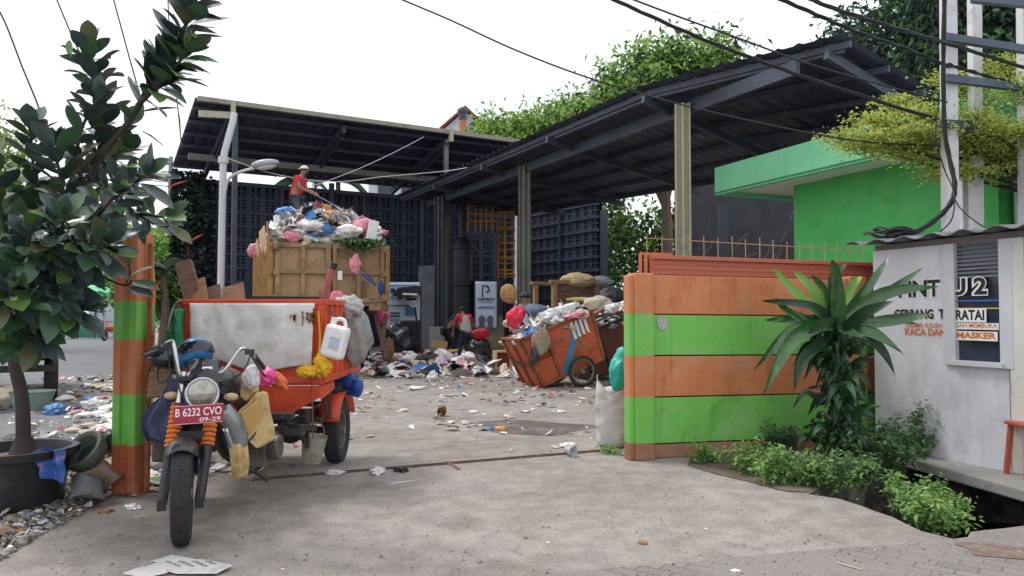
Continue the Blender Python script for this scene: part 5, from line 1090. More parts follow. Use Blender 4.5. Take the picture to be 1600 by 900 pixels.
    # wheels, rear mudguards, axle
    for s, x in ((1, -1.66), (-1, -2.60)):
        wheel(T, V(x, 7.32, .30), V(s, 0, 0), .30, .15, M('steel_rim', c(112, 108, 102), .5, .2, 6, dirt=(c(70, 62, 54), .7, 8, .5)), disc=True, rimr=.58)
        mb = MB(); n = 12; vs = []
        for i in range(n+1):
            a = R(20+i*140/n); 
            for k in (-1, 1): vs.append(V(x+.10*k, 7.32-math.cos(a)*.37, .30+math.sin(a)*.37))
        mb.add(vs, [(2*i, 2*i+1, 2*i+3, 2*i+2) for i in range(n)]); o = mb.build('rear_mudguard', red, T, smooth='all'); k = o.modifiers.new('thick', 'SOLIDIFY'); k.thickness = .008
    mb = MB(); mb.tube([V(-2.6, 7.32, .30), V(-1.66, 7.32, .30)], .035, 10); mb.blob(V(ox, 7.32, .30), (.13, .13, .13), 1, .05); mb.tube([V(ox, 7.2, .31), V(ox, 5.9, .40)], .02, 8); mb.build('rear_axle', m_dk, T, smooth=True)
    for s in (-.35, .35):
        mb = MB()
        for k in range(3): mb.tube(curve([V(ox+s, 6.92+.08*k, .45-.02*k), V(ox+s, 7.32, .36-.02*k), V(ox+s, 7.72-.08*k, .45-.02*k)], 8), .012, 6)
        mb.build('leaf_spring', m_rust, T)
    return T
tricycle()
# ---- things lying in, hanging on or standing behind the tricycle
def cloth(name, label, cat, q, nu, nv, amp, freq, mat, seed=0, th=.004, extra=None):
    q = [Vector(x) for x in q]; nrm = (q[1]-q[0]).cross(q[3]-q[0]).normalized()
    def fn(u, v):
        k = noise.noise(V(u*freq[0]+seed, v*freq[1], seed*1.7))+.5*noise.noise(V(u*freq[0]*2.3+seed, v*freq[1]*2.3, 3+seed)); o = nrm*amp*k
        if extra: o = o+Vector(extra(u, v))
        return o
    mb = MB(); mb.sheet(q, nu, nv, fn, th); return mb.build(name, mat, smooth='all', label=label, cat=cat)
m_tarp = M('grey_tarp', c(222, 222, 218), .6, .06, 2.5, dirt=(c(158, 156, 148), .6, 3, .5), bump=.2, dirt2=(c(132, 128, 118), .5, 9, .64))
tq = [P(304, 556, 6.22), P(488, 574, 6.22), P(493, 474, 6.22), P(299, 474, 6.22)]
def tarp_edge(u, v): return V(0, -.02-.03*math.sin(math.pi*v), (.02*math.sin(u*9)-(.05*math.sin(u*math.pi)*-1 if False else 0)-.10*(u > .0)*math.sin(math.pi*u)*.55)*(1-v))
cloth('tarpaulin', 'worn off-white tarpaulin hung over the front of the orange cargo bed', 'tarpaulin', tq, 60, 30, .035, (3.5, 1.6), m_tarp, 2, extra=tarp_edge)
mb = MB(); rr = random.Random(2)
for k in range(14):
    h = rr.uniform(8, 26); x = 455+rr.uniform(-3, 36); y0 = rr.uniform(480, 506); wd_ = rr.uniform(.008, .03); a = P(x, y0, 6.155); b = P(x+rr.uniform(-1, 2), y0+h*.6, 6.155); mb.sheet([b, b+V(wd_*.4, 0, 0), a+V(wd_, 0, 0), a], 4, 8, lambda u, v: (.012*noise.noise(V(v*6+k, u*3, k)), 0, .008*noise.noise(V(u*7, k, v))), .002)
mb.build('rust_stain', M('rust_stain', c(142, 82, 50), .8, .3, 14), bpy.data.objects['tarpaulin'], label='rust-brown torn streaks')
def board(label, a, b, w, th, mat, cat='plank', up=(0, 1, 0), name='wooden_board'):
    mb = MB(); mb.bar(a, b, w, th, up=up); return mb.build(name, mat, label=label, cat=cat, bevel=.004)
mW3 = M('dark_board', c(112, 88, 72), .75, .25, 3, stretch=(2, 2, 8), dirt=(c(70, 54, 46), .6, 4, .5))
board('dark plank leaning highest on the left side of the cargo bed', P(287, 410, 6.6), P(306, 480, 6.5), .06, .14, mW3, up=(1, 0, .2))
board('short pale brown board standing between plank and bed corner', P(309, 437, 6.55), P(316, 482, 6.45), .13, .02, m_wood, up=(0, 1, .1))
board('narrow brown board standing left of the wide one in the bed', P(334, 447, 6.6), P(338, 482, 6.5), .11, .02, mW3, up=(0, 1, .1))
board('wide reddish brown board standing in the cargo bed', P(364, 446, 6.6), P(367, 482, 6.5), .19, .025, m_wood, up=(0, 1, .1))
board('slatted wood crate side showing left of the motorbike', P(252, 578, 5.9), P(248, 620, 5.8), .17, .03, m_wood, up=(0, 1, 0))
mb = MB(); mb.bar(P(384, 467, 6.8), P(500, 468, 6.9), .05, .05); mb.bar(P(384, 472, 6.7), P(500, 471, 6.8), .04, .04); mb.build('steel_bars', m_dk, label='two dark steel bars lying across the cargo bed', cat='bar')
mb = MB(); mb.tube([P(502, 476, 6.9), P(520, 418, 6.9)], .028, 10, 0); mb.tube([P(519.5, 420, 6.9), P(523, 411, 6.9)], .032, 10, 1); mb.build('red_pole', [M('faded_red', c(166, 92, 92), .6, .15, 4), m_black], label='faded red pole with black tip standing up out of the cargo bed', cat='pole', smooth=True)
mb = MB(); mb.blob(P(527, 470, 7.2), (.07, .07, .1), 4, .3); mb.build('pink_sandal', M('pink_rubber', c(206, 110, 128), .6, .15), label='pink rubber scrap standing in the bed corner', cat='rubber scrap', smooth='all')
# sacks and bags
def sack(name, label, cat, ctr, size, mat, seed, amp=.3, freq=2.2, crease=.25, rot=None, flatb=None, group=None, sub=4):
    mb = MB(); mb.blob(ctr, size, seed, amp*.8, freq*.85, sub, rot, 0, crease*.75, flatb); return mb.build(name, mat, smooth='all', label=label, cat=cat, group=group)
m_net = M('grey_net_cloth', c(150, 152, 148), .85, .2, 60, dirt=(c(108, 110, 108), .7, 5, .5), bump=.4, bscale=90)
sack('net_bag', 'bulging grey net bag hanging off the right rear side of the orange bed', 'bag', P(558, 525, 7.2), (.13, .16, .26), m_net, 3, .3, 1.8)
sack('rag_bundle', 'crumpled grey rag bunched on the corner rail above the net bag', 'rag', P(545, 478, 7.1), (.12, .10, .10), M('grey_rag', c(184, 182, 180), .85, .15, 8), 9, .5, 2.8, .35)
def jerrycan():
    t = thing('jerrycan', 'translucent white plastic jerrycan hanging on the bed side', 'jerrycan', P(522, 560, 6.7)); m = M('milky_plastic', c(238, 240, 240), .35, .05, 3, dirt=(c(180, 180, 172), .4, 4, .55)); Rm = ry(R(14))@rz(R(-12)); q = P(524, 534, 6.22)
    mb = MB(); mb.box(q, (.19, .12, .27), Rm); mb.build('bottle', m, t, bevel=.035, seg=4)
    mb = MB(); mb.tube(curve([q+Rm@V(-.05, 0, .11), q+Rm@V(-.04, 0, .175), q+Rm@V(.03, 0, .185), q+Rm@V(.06, 0, .12)], 10), .016, 8); mb.build('handle', m, t, smooth='all')
    mb = MB(); mb.tube([q+Rm@V(-.055, 0, .12), q+Rm@V(-.06, 0, .19)], .025, 12); mb.build('neck', m, t, smooth=True)
    mb = MB(); mb.box(q+Rm@V(.02, -.062, -.01), (.09, .002, .10), Rm); mb.build('paper_label', M('faded_label', c(190, 204, 218), .6, .2, 20), t)
    mb = MB(); mb.tube([q+Rm@V(0, 0, .185), P(508, 482, 6.26)], .005, 5); mb.tube([q+Rm@V(.0, 0, .185), P(514, 484, 6.3)], .005, 5); mb.build('string', m_dk, t)
jerrycan()
yel = M('yellow_cloth', c(226, 176, 40), .8, .15, 6, dirt=(c(160, 116, 30), .5, 6, .5))
sack('yellow_cloth', 'yellow rag knotted around the front corner of the orange bed', 'rag', P(502, 573, 6.2), (.07, .06, .09), yel, 5, .5, 2.6, .4)
sack('yellow_cloth', 'flatter yellow rag tucked beside the tarpaulin hem', 'rag', P(478, 581, 6.15), (.08, .05, .05), yel, 8, .5, 2.6, .4)
mb = MB(); mb.tube(curve([P(497, 562, 6.2), P(500, 530, 6.23), P(497, 486, 6.24)], 10), .009, 6); mb.build('yellow_strap', yel, label='yellow strap running up the corner of the bed', cat='strap', smooth=True)
blu = M('blue_tarp', c(44, 84, 170), .55, .15, 5, dirt=(c(28, 52, 120), .6, 6, .5))
mb = MB(); a, b = P(522, 590, 7.5), P(560, 604, 7.3); mb.tube([a, a.lerp(b, .5)+V(0, 0, .02), b], [.09, .085, .06], 12); mb.tube([a-V(0, 0, .07), b-V(.0, 0, .06)], [.06, .045], 10); mb.tube([b-V(.04, 0, 0), b+V(.03, -.01, 0)], [.07, .065], 10); mb.build('blue_roll', blu, label='rolled royal blue tarp tied on the right side of the orange bed', cat='tarp roll', smooth='all')
mb = MB(); mb.blob(P(518, 606, 7.3), (.12, .12, .07), 4, .4, 2, 3); mb.build('dark_bundle', M('dark_cloth', c(52, 56, 66), .8, .2), label='dark cloth bundle squeezed under the blue roll', cat='bundle', smooth='all')
cloth('maroon_rag', 'maroon striped rag hanging beside the rear wheel of the orange bed', 'rag', [P(503, 655, 6.75), P(519, 655, 6.8), P(517, 590, 6.8), P(504, 590, 6.75)], 10, 20, .03, (5, 2), M('maroon_cloth', c(110, 52, 54), .85, .25, 14, dirt=(c(72, 44, 46), .6, 9, .5)), 4)
mb = MB(); mb.tube(curve([P(487, 590, 6.2), P(488, 640, 6.22), P(490, 700, 6.2)], 12), .006, 5); mb.build('rope', m_rust, label='thin brown rope dangling in front of the bed corner', cat='rope')
pk = M('pink_plastic', c(234, 76, 150), .4, .12, 5); whp = M('thin_white_plastic', c(226, 224, 222), .35, .06, 5, trans=.1)
sack('plastic_bag', 'hot pink plastic bag behind the motorbike handlebar', 'plastic bag', P(414, 589, 5.75), (.085, .07, .07), pk, 7, .5, 2.5, .4)
sack('plastic_bag', 'thin white plastic bag hanging from the right grip', 'plastic bag', P(391, 590, 5.35), (.06, .05, .085), whp, 8, .4, 2.2, .4)
sack('orange_glove', 'orange cloth flap right of the pink bag on the tricycle', 'cloth', P(434, 594, 5.85), (.05, .04, .09), M('orange_cloth', c(224, 116, 60), .7, .15, 5), 9, .4, 2, .3, ry(R(-50)))
sack('brown_pad', 'brown leather pad in front of the tarpaulin hem', 'pad', P(345, 585, 6.0), (.16, .1, .06), M('brown_leather', c(140, 96, 66), .6, .2), 3, .3, 1.5, .1)
# helmets, jacket, green bag, bucket
def helmet(label, p, r, mat, rot, vis=True):
    t = thing('helmet', label, 'helmet', p-V(0, 0, r)); mb = MB(); mb.blob(p, (r, r*1.12, r*.95), 1, .03, 1, 4, rot, flatb=-r*.62); mb.build('shell', mat, t, smooth='all')
    mb = MB(); vs = []; 
    for i in range(13):
        a = R(-75+150*i/12)
        for z, k in ((-.25, 1.06), (.05, 1.10), (.4, .98)): vs.append(p+rot@V(math.sin(a)*r*k, -math.cos(a)*r*1.12*k, z*r))
    mb.add(vs, [(3*i+j, 3*i+j+1, 3*i+j+4, 3*i+j+3) for i in range(12) for j in (0, 1)]); mb.build('visor', M('smoked_visor', c(28, 32, 44), .12, .1, spec=.8), t, smooth='all')
    mb = MB(); mb.tube(curve([p+rot@V(-r*.8, 0, -r*.5), p+rot@V(-r*.3, 0, -r*1.5), p+rot@V(r*.5, 0, -r*1.3), p+rot@V(r*.85, 0, -r*.5)], 10), .006, 5); mb.build('strap', m_black, t)
helmet('metallic blue helmet hung behind the left handlebar', P(305, 553, 5.6), .125, M('blue_metallic', c(52, 120, 176), .25, .12, 5, metal=.3), rz(R(40))@rx(R(-25)))
helmet('black helmet hanging in front of the green bag', P(262, 560, 5.75), .12, M('helmet_black', c(30, 34, 46), .3, .12, 5), rz(R(-30))@rx(R(-15)))
grn = M('green_bag_cloth', c(34, 118, 74), .75, .2, 5, dirt=(c(22, 82, 56), .6, 5, .5))
cloth('green_bag', 'dark green cloth bag slung on the left corner of the cargo bed', 'bag', [P(245, 590, 6.05), P(280, 580, 6.0), P(283, 482, 6.15), P(268, 492, 6.15)], 12, 24, .06, (2, 2), grn, 4, th=.05)
mb = MB(); mb.tube(curve([P(262, 520, 6.0), P(272, 480, 6.2), P(284, 474, 6.25), P(284, 520, 6.2)], 14), .012, 6); mb.build('bag_strap', m_black, label='black strap looped over the left corner of the bed', cat='strap', smooth=True)
nav = M('navy_raincoat', c(40, 48, 82), .45, .2, 4, dirt=(c(26, 30, 56), .6, 4, .5))
cloth('raincoat', 'navy blue raincoat draped down the left side of the motorbike', 'raincoat', [P(228, 690, 5.5), P(284, 702, 5.25), P(290, 592, 5.3), P(252, 590, 5.5)], 24, 30, .09, (3.2, 1.4), nav, 6, th=.03, extra=lambda u, v: (-.03*math.sin(6*v), -.05*math.sin(7*u)*(1-v), .04*math.sin(8*u)*(1-v)))
t = thing('bucket', 'dirty paint bucket hanging under the front corner of the bed', 'bucket', P(486, 722, 6.2)); q = P(486, 722, 6.2); mb = MB(); mb.lathe([(0, 0), (.075, 0), (.10, .21), (.105, .215), (.095, .2), (.07, .015), (0, .015)], q, 24, ry(R(8))); mb.build('bucket_body', M('bucket_grey', c(150, 148, 136), .6, .2, 6, dirt=(c(96, 86, 70), .7, 7, .5)), t, smooth=True)
mb = MB(); mb.tube(curve([q+V(-.1, 0, .2), q+V(-.04, 0, .30), q+V(.08, 0, .30), q+V(.11, 0, .2)], 12), .005, 5); mb.build('handle', m_rust, t); 
mb = MB(); mb.tube([P(484, 700, 6.2), P(474, 668, 6.2)], .012, 6); mb.build('yellow_stick', yel, label='yellow stick poking out of the hanging paint bucket', cat='stick')
# ================================================================ loaded garbage truck
def truck():
    o = V(-5.28, 17.0, 0); u = V(.925, .38, 0); v = V(-.38, .925, 0); T = thing('garbage_truck', 'garbage truck with a rusty mustard steel bin seen from behind', 'truck', o)
    Wd, Ln, z0, z1 = 2.5, 5.2, 1.66, 2.99
    ms = M('mustard_rust', c(170, 140, 106), .8, .2, 3, dirt=(c(122, 96, 74), .8, 2, .5), dirt2=(c(196, 172, 140), .5, 6, .62), bump=.4)
    wear(ms, .9)
    mf = M('bin_frame', c(156, 128, 98), .8, .25, 4, dirt=(c(92, 72, 58), .7, 3, .5), bump=.4)
    def q(a, b, z): return V(o.x, o.y, 0)+u*a+v*b+V(0, 0, z)
    # rear doors: plates between a frame of channels
    for (a, b, name) in ((.02, Wd/2-.02, 'rear_door'), (Wd/2+.02, Wd-.02, 'rear_door')):
        mb = MB(); mb.prism([q(a, .06, z0), q(b, .06, z0), q(b, .06, z1), q(a, .06, z1)], v*.03)
        d = mb.build(name, ms, T); mb = MB()
        for z in (z0+.05, (z0+z1)/2+.03, z1-.05): mb.bar(q(a, .02, z), q(b, .02, z), .09, .10)
        for k in (0, .5, 1): x = lerp(a+.055, b-.055, k); mb.bar(q(x, .015, z0+.10), q(x, .015, z1-.10), .11, .088, up=u) if k != .5 else (mb.bar(q(x, .012, z0+.10), q(x, .012, (z0+z1)/2-.02), .12, .088, up=u), mb.bar(q(x, .012, (z0+z1)/2+.08), q(x, .012, z1-.10), .12, .088, up=u))
        mb.build('door_frame', mf, d)
        mb = MB(); x = b-.03 if a < 1 else a+.03
        if a < 1: mb.tube([q(x+.02, -.05, z0-.05), q(x+.02, -.05, z1)], .02, 8)
        for z in (z0+.1, (z0+z1)/2, z1-.1): mb.box(q(a+.02 if a < 1 else b-.02, -.04, z), (.10, .08, .12), rz(R(22)))
        mb.build('hinge', mf, d)
    # sides
    for a, nm in ((0, 'side_panel'), (Wd, 'side_panel')):
        mb = MB(); w = .03; mb.prism([q(a-w, .1, z0), q(a-w, Ln, z0), q(a-w, Ln, z1), q(a-w, .1, z1)], u*(2*w)); s = mb.build(nm, ms, T); mb = MB(); e = -.06 if a == 0 else .06
        for z in (z0+.05, (z0+z1)/2, z1-.04): mb.bar(q(a+e, .0, z), q(a+e, Ln, z), .07, .09)
        for k in range(13): y = .08+k*(Ln-.2)/12; mb.bar(q(a+e*1.1, y, z0+.02), q(a+e*1.1, y, z1), .10, .085, up=v)
        mb.build('side_rib', M('yellow_rib', c(166, 130, 76), .75, .2, 4, dirt=(c(130, 92, 60), .7, 3, .5)), s)
    mb = MB(); mb.prism([q(0, Ln, z0), q(Wd, Ln, z0), q(Wd, Ln, z1), q(0, Ln, z1)], v*.06); mb.build('front_panel', ms, T); mb = MB(); mb.prism([q(0, .05, z0-.08), q(Wd, .05, z0-.08), q(Wd, Ln, z0-.08), q(0, Ln, z0-.08)], V(0, 0, .07)); mb.build('floor', mf, T)
    mb = MB(); mb.bar(q(Wd*.9, -.05, z0-.1), q(Wd*1.02, .4, z0-.12), .3, .18); mb.build('bumper_corner', mf, T, bevel=.02)
    # wooden side boards and white panels raised above the rim
    for k in range(11):
        y = .25+k*.42; mb = MB(); p = q(-.03, y, z1-.5); mb.bar(p, q(-.12-random.uniform(0, .06), y+random.uniform(-.05, .1), z1+random.uniform(.28, .48)*(1 if k < 7 else .7)), .3, .03, up=u); mb.build('side_board', m_wood2 if k % 3 else m_wood, T)
    # chassis
    for a in (.75, Wd-.75): mb = MB(); mb.bar(q(a, .3, z0-.22), q(a, 7.2, z0-.22), .12, .25); mb.build('chassis_rail', m_dk, T)
    mr = M('truck_rim', c(96, 96, 100), .6, .2, 4)
    for y in (1.9, 6.6):
        for a in (.28, Wd-.28): wheel(T, q(a, y, .48), u*(1 if a > 1 else -1), .48, .30, mr, disc=True, tread=False, rimr=.55)
        mb = MB(); mb.tube([q(.3, y, .48), q(Wd-.3, y, .48)], .08, 8); mb.blob(q(Wd/2, y, .48), (.24, .24, .22), 1, .05); mb.build('axle', m_dk, T, smooth=True)
    for a in (.28, Wd-.28): mb = MB(); mb.prism([q(a-.2, 1.35, .95), q(a-.2, 1.35, .35), q(a+.2, 1.35, .35), q(a+.2, 1.35, .95)], v*.012); mb.build('mud_flap', m_black, T)
    mb = MB(); mb.bar(q(.2, .3, .75), q(Wd-.2, .3, .75), .1, .14); mb.build('under_bar', mf, T)
    cab = M('cab_paint', c(196, 150, 60), .5, .1, 3); mb = MB(); mb.prism([q(.2, 5.6, .7), q(.2, 7.5, .7), q(.2, 7.5, 1.5), q(.2, 7.1, 2.35), q(.2, 5.6, 2.4)], u*(Wd-.4)); mb.build('cab', cab, T, bevel=.05)
    mb = MB(); mb.prism([q(.19, 6.2, 1.55), q(.19, 7.1, 1.55), q(.19, 6.9, 2.15), q(.19, 6.2, 2.2)], -u*.01); mb.build('cab_window', m_glass, T)
    return q, Wd, Ln, z1
TQ, TW, TL, TZ = truck()
pal = [M('trash_white', c(232, 232, 232), .55, .08, 8, dirt=(c(150, 138, 122), .55, 5, .54)), M('trash_cream', c(200, 188, 166), .7, .12, 8, dirt=(c(150, 138, 122), .55, 5, .54)), M('trash_grey', c(150, 152, 158), .6, .15, 8, dirt=(c(150, 138, 122), .55, 5, .54)), M('trash_pink', c(216, 138, 156), .55, .12, 8, dirt=(c(150, 138, 122), .55, 5, .54)), M('trash_blue', c(66, 130, 196), .5, .12, 8, dirt=(c(150, 138, 122), .55, 5, .54)), M('trash_dark', c(62, 62, 70), .6, .2, 8), M('trash_brown', c(130, 100, 78), .8, .2, 8), M('trash_red', c(190, 58, 64), .55, .15, 8, dirt=(c(150, 138, 122), .55, 5, .54)), M('trash_green', c(92, 128, 72), .7, .2, 8, dirt=(c(150, 138, 122), .55, 5, .54)), M('trash_lilac', c(166, 146, 176), .6, .12, 8, dirt=(c(150, 138, 122), .55, 5, .54))]
def heap(name, label, pts, size, n, weights, seed=1, flat=.6, **kw):
    rr = random.Random(seed); mb = MB()
    for i in range(n):
        p = pts(rr); s = size*rr.uniform(.5, 1.5)
        mb.blob(p, (s*rr.uniform(.7, 1.5), s*rr.uniform(.7, 1.3), s*flat*rr.uniform(.5, 1.2)), seed*50+i, .35, 1.5, 3, rz(rr.uniform(0, 6))@rx(rr.uniform(-.5, .5)), rr.choices(range(len(pal)), weights)[0], .5)
    return mb.build(name, pal, smooth=50, kind='stuff', label=label, **kw)
def hh(a, b):  # heap surface over the truck bin
    x = a/TW; y = b/TL; return TZ-.05+1.0*max(0, math.sin(math.pi*min(1, max(0, x*.93+.03))))**.65*min(1, .55+.9*y)*(1 if y < .75 else .9)
def tp(rr):
    if rr.random() < .28: return TQ(rr.uniform(.08, TW-.08), rr.uniform(.1, .75), TZ+rr.uniform(-.05, .38))
    a = rr.uniform(.08, TW-.05); b = rr.uniform(.12, TL*.95)*rr.random()**.3; z = hh(a, b)+rr.uniform(-.22, .06); return TQ(a, b, z)
heap('garbage_heap', 'tall mixed heap of household rubbish filling the truck bin', tp, .13, 850, (44, 14, 14, 7, 3, 5, 5, 3, 3, 3), 3, cat='rubbish')
mb = MB(); mb.blob(TQ(TW/2, TL*.62, TZ-.3), (TW*.36, TL*.32, .9), 2, .15, 2, 4, rz(R(22)), flatb=-.5); mb.build('heap_core', pal[2], bpy.data.objects['garbage_heap'], smooth='all')
def tb(name, label, cat, px, py, Y, s, mat, seed, **k): return sack(name, label, cat, P(px, py, Y), s, mat, seed, .3, 1.6, .45, sub=4, **k)
cloth('cloth_sheet', 'lilac cloth sheet draped over the top of the truck heap', 'cloth', [P(478, 336, 18), P(505, 340, 18), P(520, 322, 19), P(492, 318, 19)], 14, 10, .12, (3, 3), pal[9], 5)
tb('plastic_bag', 'bright blue plastic bag in the middle of the truck heap', 'plastic bag', 480, 343, 17.6, (.22, .2, .14), pal[4], 31)
tb('plastic_bag', 'small blue bag at the top left of the truck heap', 'plastic bag', 446, 331, 18.4, (.22, .2, .12), pal[4], 32)
tb('plastic_bag', 'blue bag lower right of the bright blue one on the heap', 'plastic bag', 508, 358, 17.5, (.16, .14, .13), pal[4], 33)
tb('plastic_bag', 'pink bag bulging low at the left rim of the heap', 'plastic bag', 456, 370, 17.2, (.2, .16, .13), pal[3], 34)
tb('plastic_bag', 'large pink bundle on the right shoulder of the heap', 'plastic bag', 568, 354, 17.8, (.3, .25, .2), pal[3], 35)
tb('plastic_bag', 'white rounded sack in the front of the truck heap', 'plastic bag', 545, 362, 17.5, (.28, .25, .17), pal[0], 36)
tb('plastic_bag', 'long white sack lying across the left front of the heap', 'plastic bag', 484, 352, 17.35, (.36, .2, .13), pal[0], 37)
tb('plastic_bag', 'clear bag hanging over the right rear rim of the bin', 'plastic bag', 577, 380, 17.6, (.14, .12, .16), whp, 38)
tb('plastic_bag', 'pink-purple bag hanging outside the left side of the bin', 'plastic bag', 399, 391, 20.5, (.2, .2, .2), pal[3], 39)
tb('plastic_bag', 'pale bag caught at the middle of the rear doors', 'plastic bag', 555, 413, 17.2, (.13, .09, .22), pal[3], 40)
tb('cloth_bundle', 'orange and white bundle near the top of the heap', 'bundle', 520, 338, 17.8, (.2, .2, .14), M('trash_orange', c(206, 140, 90), .7, .15), 41)
for (x, lab) in ((434, 'white foam board standing at the left rim of the truck heap'), (582, 'white foam board standing at the right rim of the truck heap')):
    mb = MB(); p = P(x, 360, 17.4); mb.box(p, (.16 if x < 500 else .22, .05, .68 if x < 500 else .45), ry(R(-4 if x < 500 else 12))@rz(R(20))); mb.build('foam_board', pal[0], label=lab, cat='foam board', bevel=.01)
n = 700; ctr = np.array([tuple(P(565+RNG.normal()*14, 375+abs(RNG.normal())*6, 17.35+RNG.normal()*.12)) for _ in range(n)]); vs, fs = small_leaves(ctr, .15, .06); fast('leafy_waste', vs, fs, [g_dk, g_md], np.repeat(RNG.integers(0, 2, n//10), 10), label='bunch of green leafy cuttings spilling over the rear rim', category='cuttings', kind='stuff')
mb = MB(); mb.tube([P(538, 390, 17.2), P(583, 438, 17.1)], .012, 5, 0); mb.tube([P(566, 428, 17.1), P(588, 445, 17.1)], .035, 8, 1); mb.build('rope', [m_dk, M('blue_strap', c(36, 76, 140), .7)], label='thin rope with a blue sleeve strung across the rear doors', cat='rope')
tb('blue_cloth', 'blue cloth knotted to the lower right corner of the bin', 'rag', 596, 450, 17.5, (.07, .06, .16), M('blue_rag', c(44, 74, 134), .8, .2), 43)
mb = MB(); mb.box(P(521, 462, 17.0)+V(.02, -.02, 1.2), (.10, .01, .2), rz(R(22))); mb.v = [p+V(.12, .02, -.75) for p in mb.v]; mb.build('paper_scrap', pal[0], label='white scrap stuck on the rear door of the bin', cat='paper')
for (px, py, Y, lab, m, s) in ((597, 495, 19.5, 'pink bag under the right side of the truck', pk, (.17, .14, .16)), (575, 482, 19.6, 'dark bag jammed under the truck bin', pal[5], (.25, .2, .2)), (606, 545, 19.5, 'brown cloth leaning at the truck wheel', pal[6], (.16, .1, .3))): tb('bag', lab, 'bag', px, py, Y, s, m, px)
for i, (a, b, lab) in enumerate((((585, 485), (604, 560), 'brown plank leaning beside the truck rear wheel'), ((603, 490), (596, 548), 'second plank leaning upright beside the truck rear wheel'))): board(lab, P(a[0], a[1], 18.6), P(b[0], b[1], 18.4), .1, .03, mW3)
# ================================================================ handcarts
c_or = M('cart_orange', c(192, 90, 54), .7, .15, 2, dirt=(c(122, 66, 48), .8, 3, .5), bump=.3, dirt2=(c(86, 62, 50), .8, 14, .66))
wear(c_or, .6)
c_rd = M('cart_maroon', c(112, 62, 52), .75, .2, 2, dirt=(c(66, 52, 50), .8, 2, .48), bump=.3)
def handcart(label, P0, head, pitch, L, Wd, H, mat, extra=False):
    T = thing('garbage_handcart', label, 'handcart', V(P0.x, P0.y, 0)); hd = V(math.cos(head), math.sin(head), 0)
    e1 = (hd*math.cos(pitch)+V(0, 0, math.sin(pitch))); e2 = V(-hd.y, hd.x, 0); e3 = e1.cross(e2)
    def q(a, b, z): return P0+e1*a+e2*b+e3*z
    Rm = Matrix((e1, e2, e3)).transposed()
    def pan(pts, n, nm, m=mat): mb = MB(); mb.prism(pts, n*.025); return mb.build(nm, m, T)
    tp_ = .13
    pan([q(0, 0, 0), q(L, 0, 0), q(L+.08, 0, H), q(-tp_, 0, H)], e2, 'side_panel'); pan([q(0, Wd, 0), q(L, Wd, 0), q(L+.08, Wd, H), q(-tp_, Wd, H)], -e2, 'side_panel')
    pan([q(0, .025, 0), q(0, Wd-.025, 0), q(-tp_, Wd-.025, H), q(-tp_, .025, H)], e1, 'end_panel'); pan([q(L, .025, 0), q(L, Wd-.025, 0), q(L+.08, Wd-.025, H), q(L+.08, .025, H)], -e1, 'end_panel'); pan([q(0, 0, .0), q(L, 0, .0), q(L, Wd, .0), q(0, Wd, .0)], e3, 'floor')
    mb = MB(); g = -.02
    for (a0, a1) in ((0.03, -tp_+.03), (L*.30, L*.26), (L-.02, L+.05)): mb.bar(q(a0, g, .02), q(a1, g, H), .05, .04, up=e2)
    mb.bar(q(-tp_, g, H), q(L+.08, g, H), .04, .05, up=e3); mb.bar(q(0, g, .03), q(L, g, .03), .04, .05, up=e3)
    for b in (.03, Wd*.5, Wd-.03): mb.bar(q(-.03, b, .02), q(-tp_-.03, b, H), .05, .03, up=e1)
    mb.bar(q(-tp_-.02, 0, H), q(-tp_-.02, Wd, H), .04, .05, up=e3); mb.bar(q(-.05-.02, 0, .45), q(-.05-.02, Wd, .45), .02, .03, up=e3); mb.build('edge_frame', m_rust if extra else m_dk, T)
    wr_ = .30; wc = q(L*.585, -.12, 0); wc.z = wr_ ; wc2 = wc+e2*(Wd+.24)
    for w_ in (wc, wc2): wheel(T, w_, e2, wr_, .07, M('cart_rim', c(120, 112, 104), .6, .2), 12, tread=False, rimr=.80)
    mb = MB(); mb.tube([wc, wc2], .02, 8); mb.bar(wc+e2*.1+V(0, 0, 0), q(L*.585, .06, 0), .05); mb.bar(wc2-e2*.1, q(L*.585, Wd-.06, 0), .05); mb.build('axle', m_dk, T)
    for b in (.08, Wd-.08): mb = MB(); mb.tube([q(L-.1, b, H*.72), q(L+.65, b, H*.78)], .022, 8); hb = mb.build('handle', m_dk, T, smooth=True); mb = MB(); mb.tube([q(L+.5, b, H*.765), q(L+.66, b, H*.782)], .03, 8); mb.build('grip', M('pink_grip', c(196, 112, 110), .6), hb, smooth=True)
    if extra:
        mb = MB(); mb.prism([q(.42, -.004, .03), q(.62, -.004, .03), q(1.20, -.004, H-.12), q(1.02, -.004, H-.12)], -e2*.003); mb.build('blue_stripe', M('faded_blue', c(82, 128, 160), .7, .15, 3, dirt=(c(150, 90, 66), .6, 6, .58)), T)
        k = M('stencil_black', c(46, 34, 32), .8)
        mb = MB(); lettering(mb, 'D.K.M', q(.14, -.03, .56), e1, e3, .085, .26, .01); mb.build('stencil', k, T); mb = MB(); mb.bar(q(.06, -.03, .50), q(.46, -.03, .52), .006, .014, up=e3); mb.build('stencil_line', k, T)
        mb = MB(); lettering(mb, 'DKM', q(-.08, Wd*.68, .60), -e2, e3, .07, .28, .01); mb.build('stencil', k, T)
        mb = MB(); 
        for i in range(4): mb.prism([q(L*.66+i*.10, -.006, H-.40+.02*i), q(L*.66+i*.10+.06, -.006, H-.40), q(L*.66+i*.10+.06, -.006, H-.06), q(L*.66+i*.10, -.006, H-.08)], -e2*.004)
        mb.build('white_patch', pal[0], T)
        mb = MB(); mb.tube(curve([q(-.10, Wd, .55), q(-.13, .4, .5), q(-.1, -.03, .52), q(.2, -.05, .60)], 12), .018, 6); mb.build('tie_rope', m_dk, T)
    return q
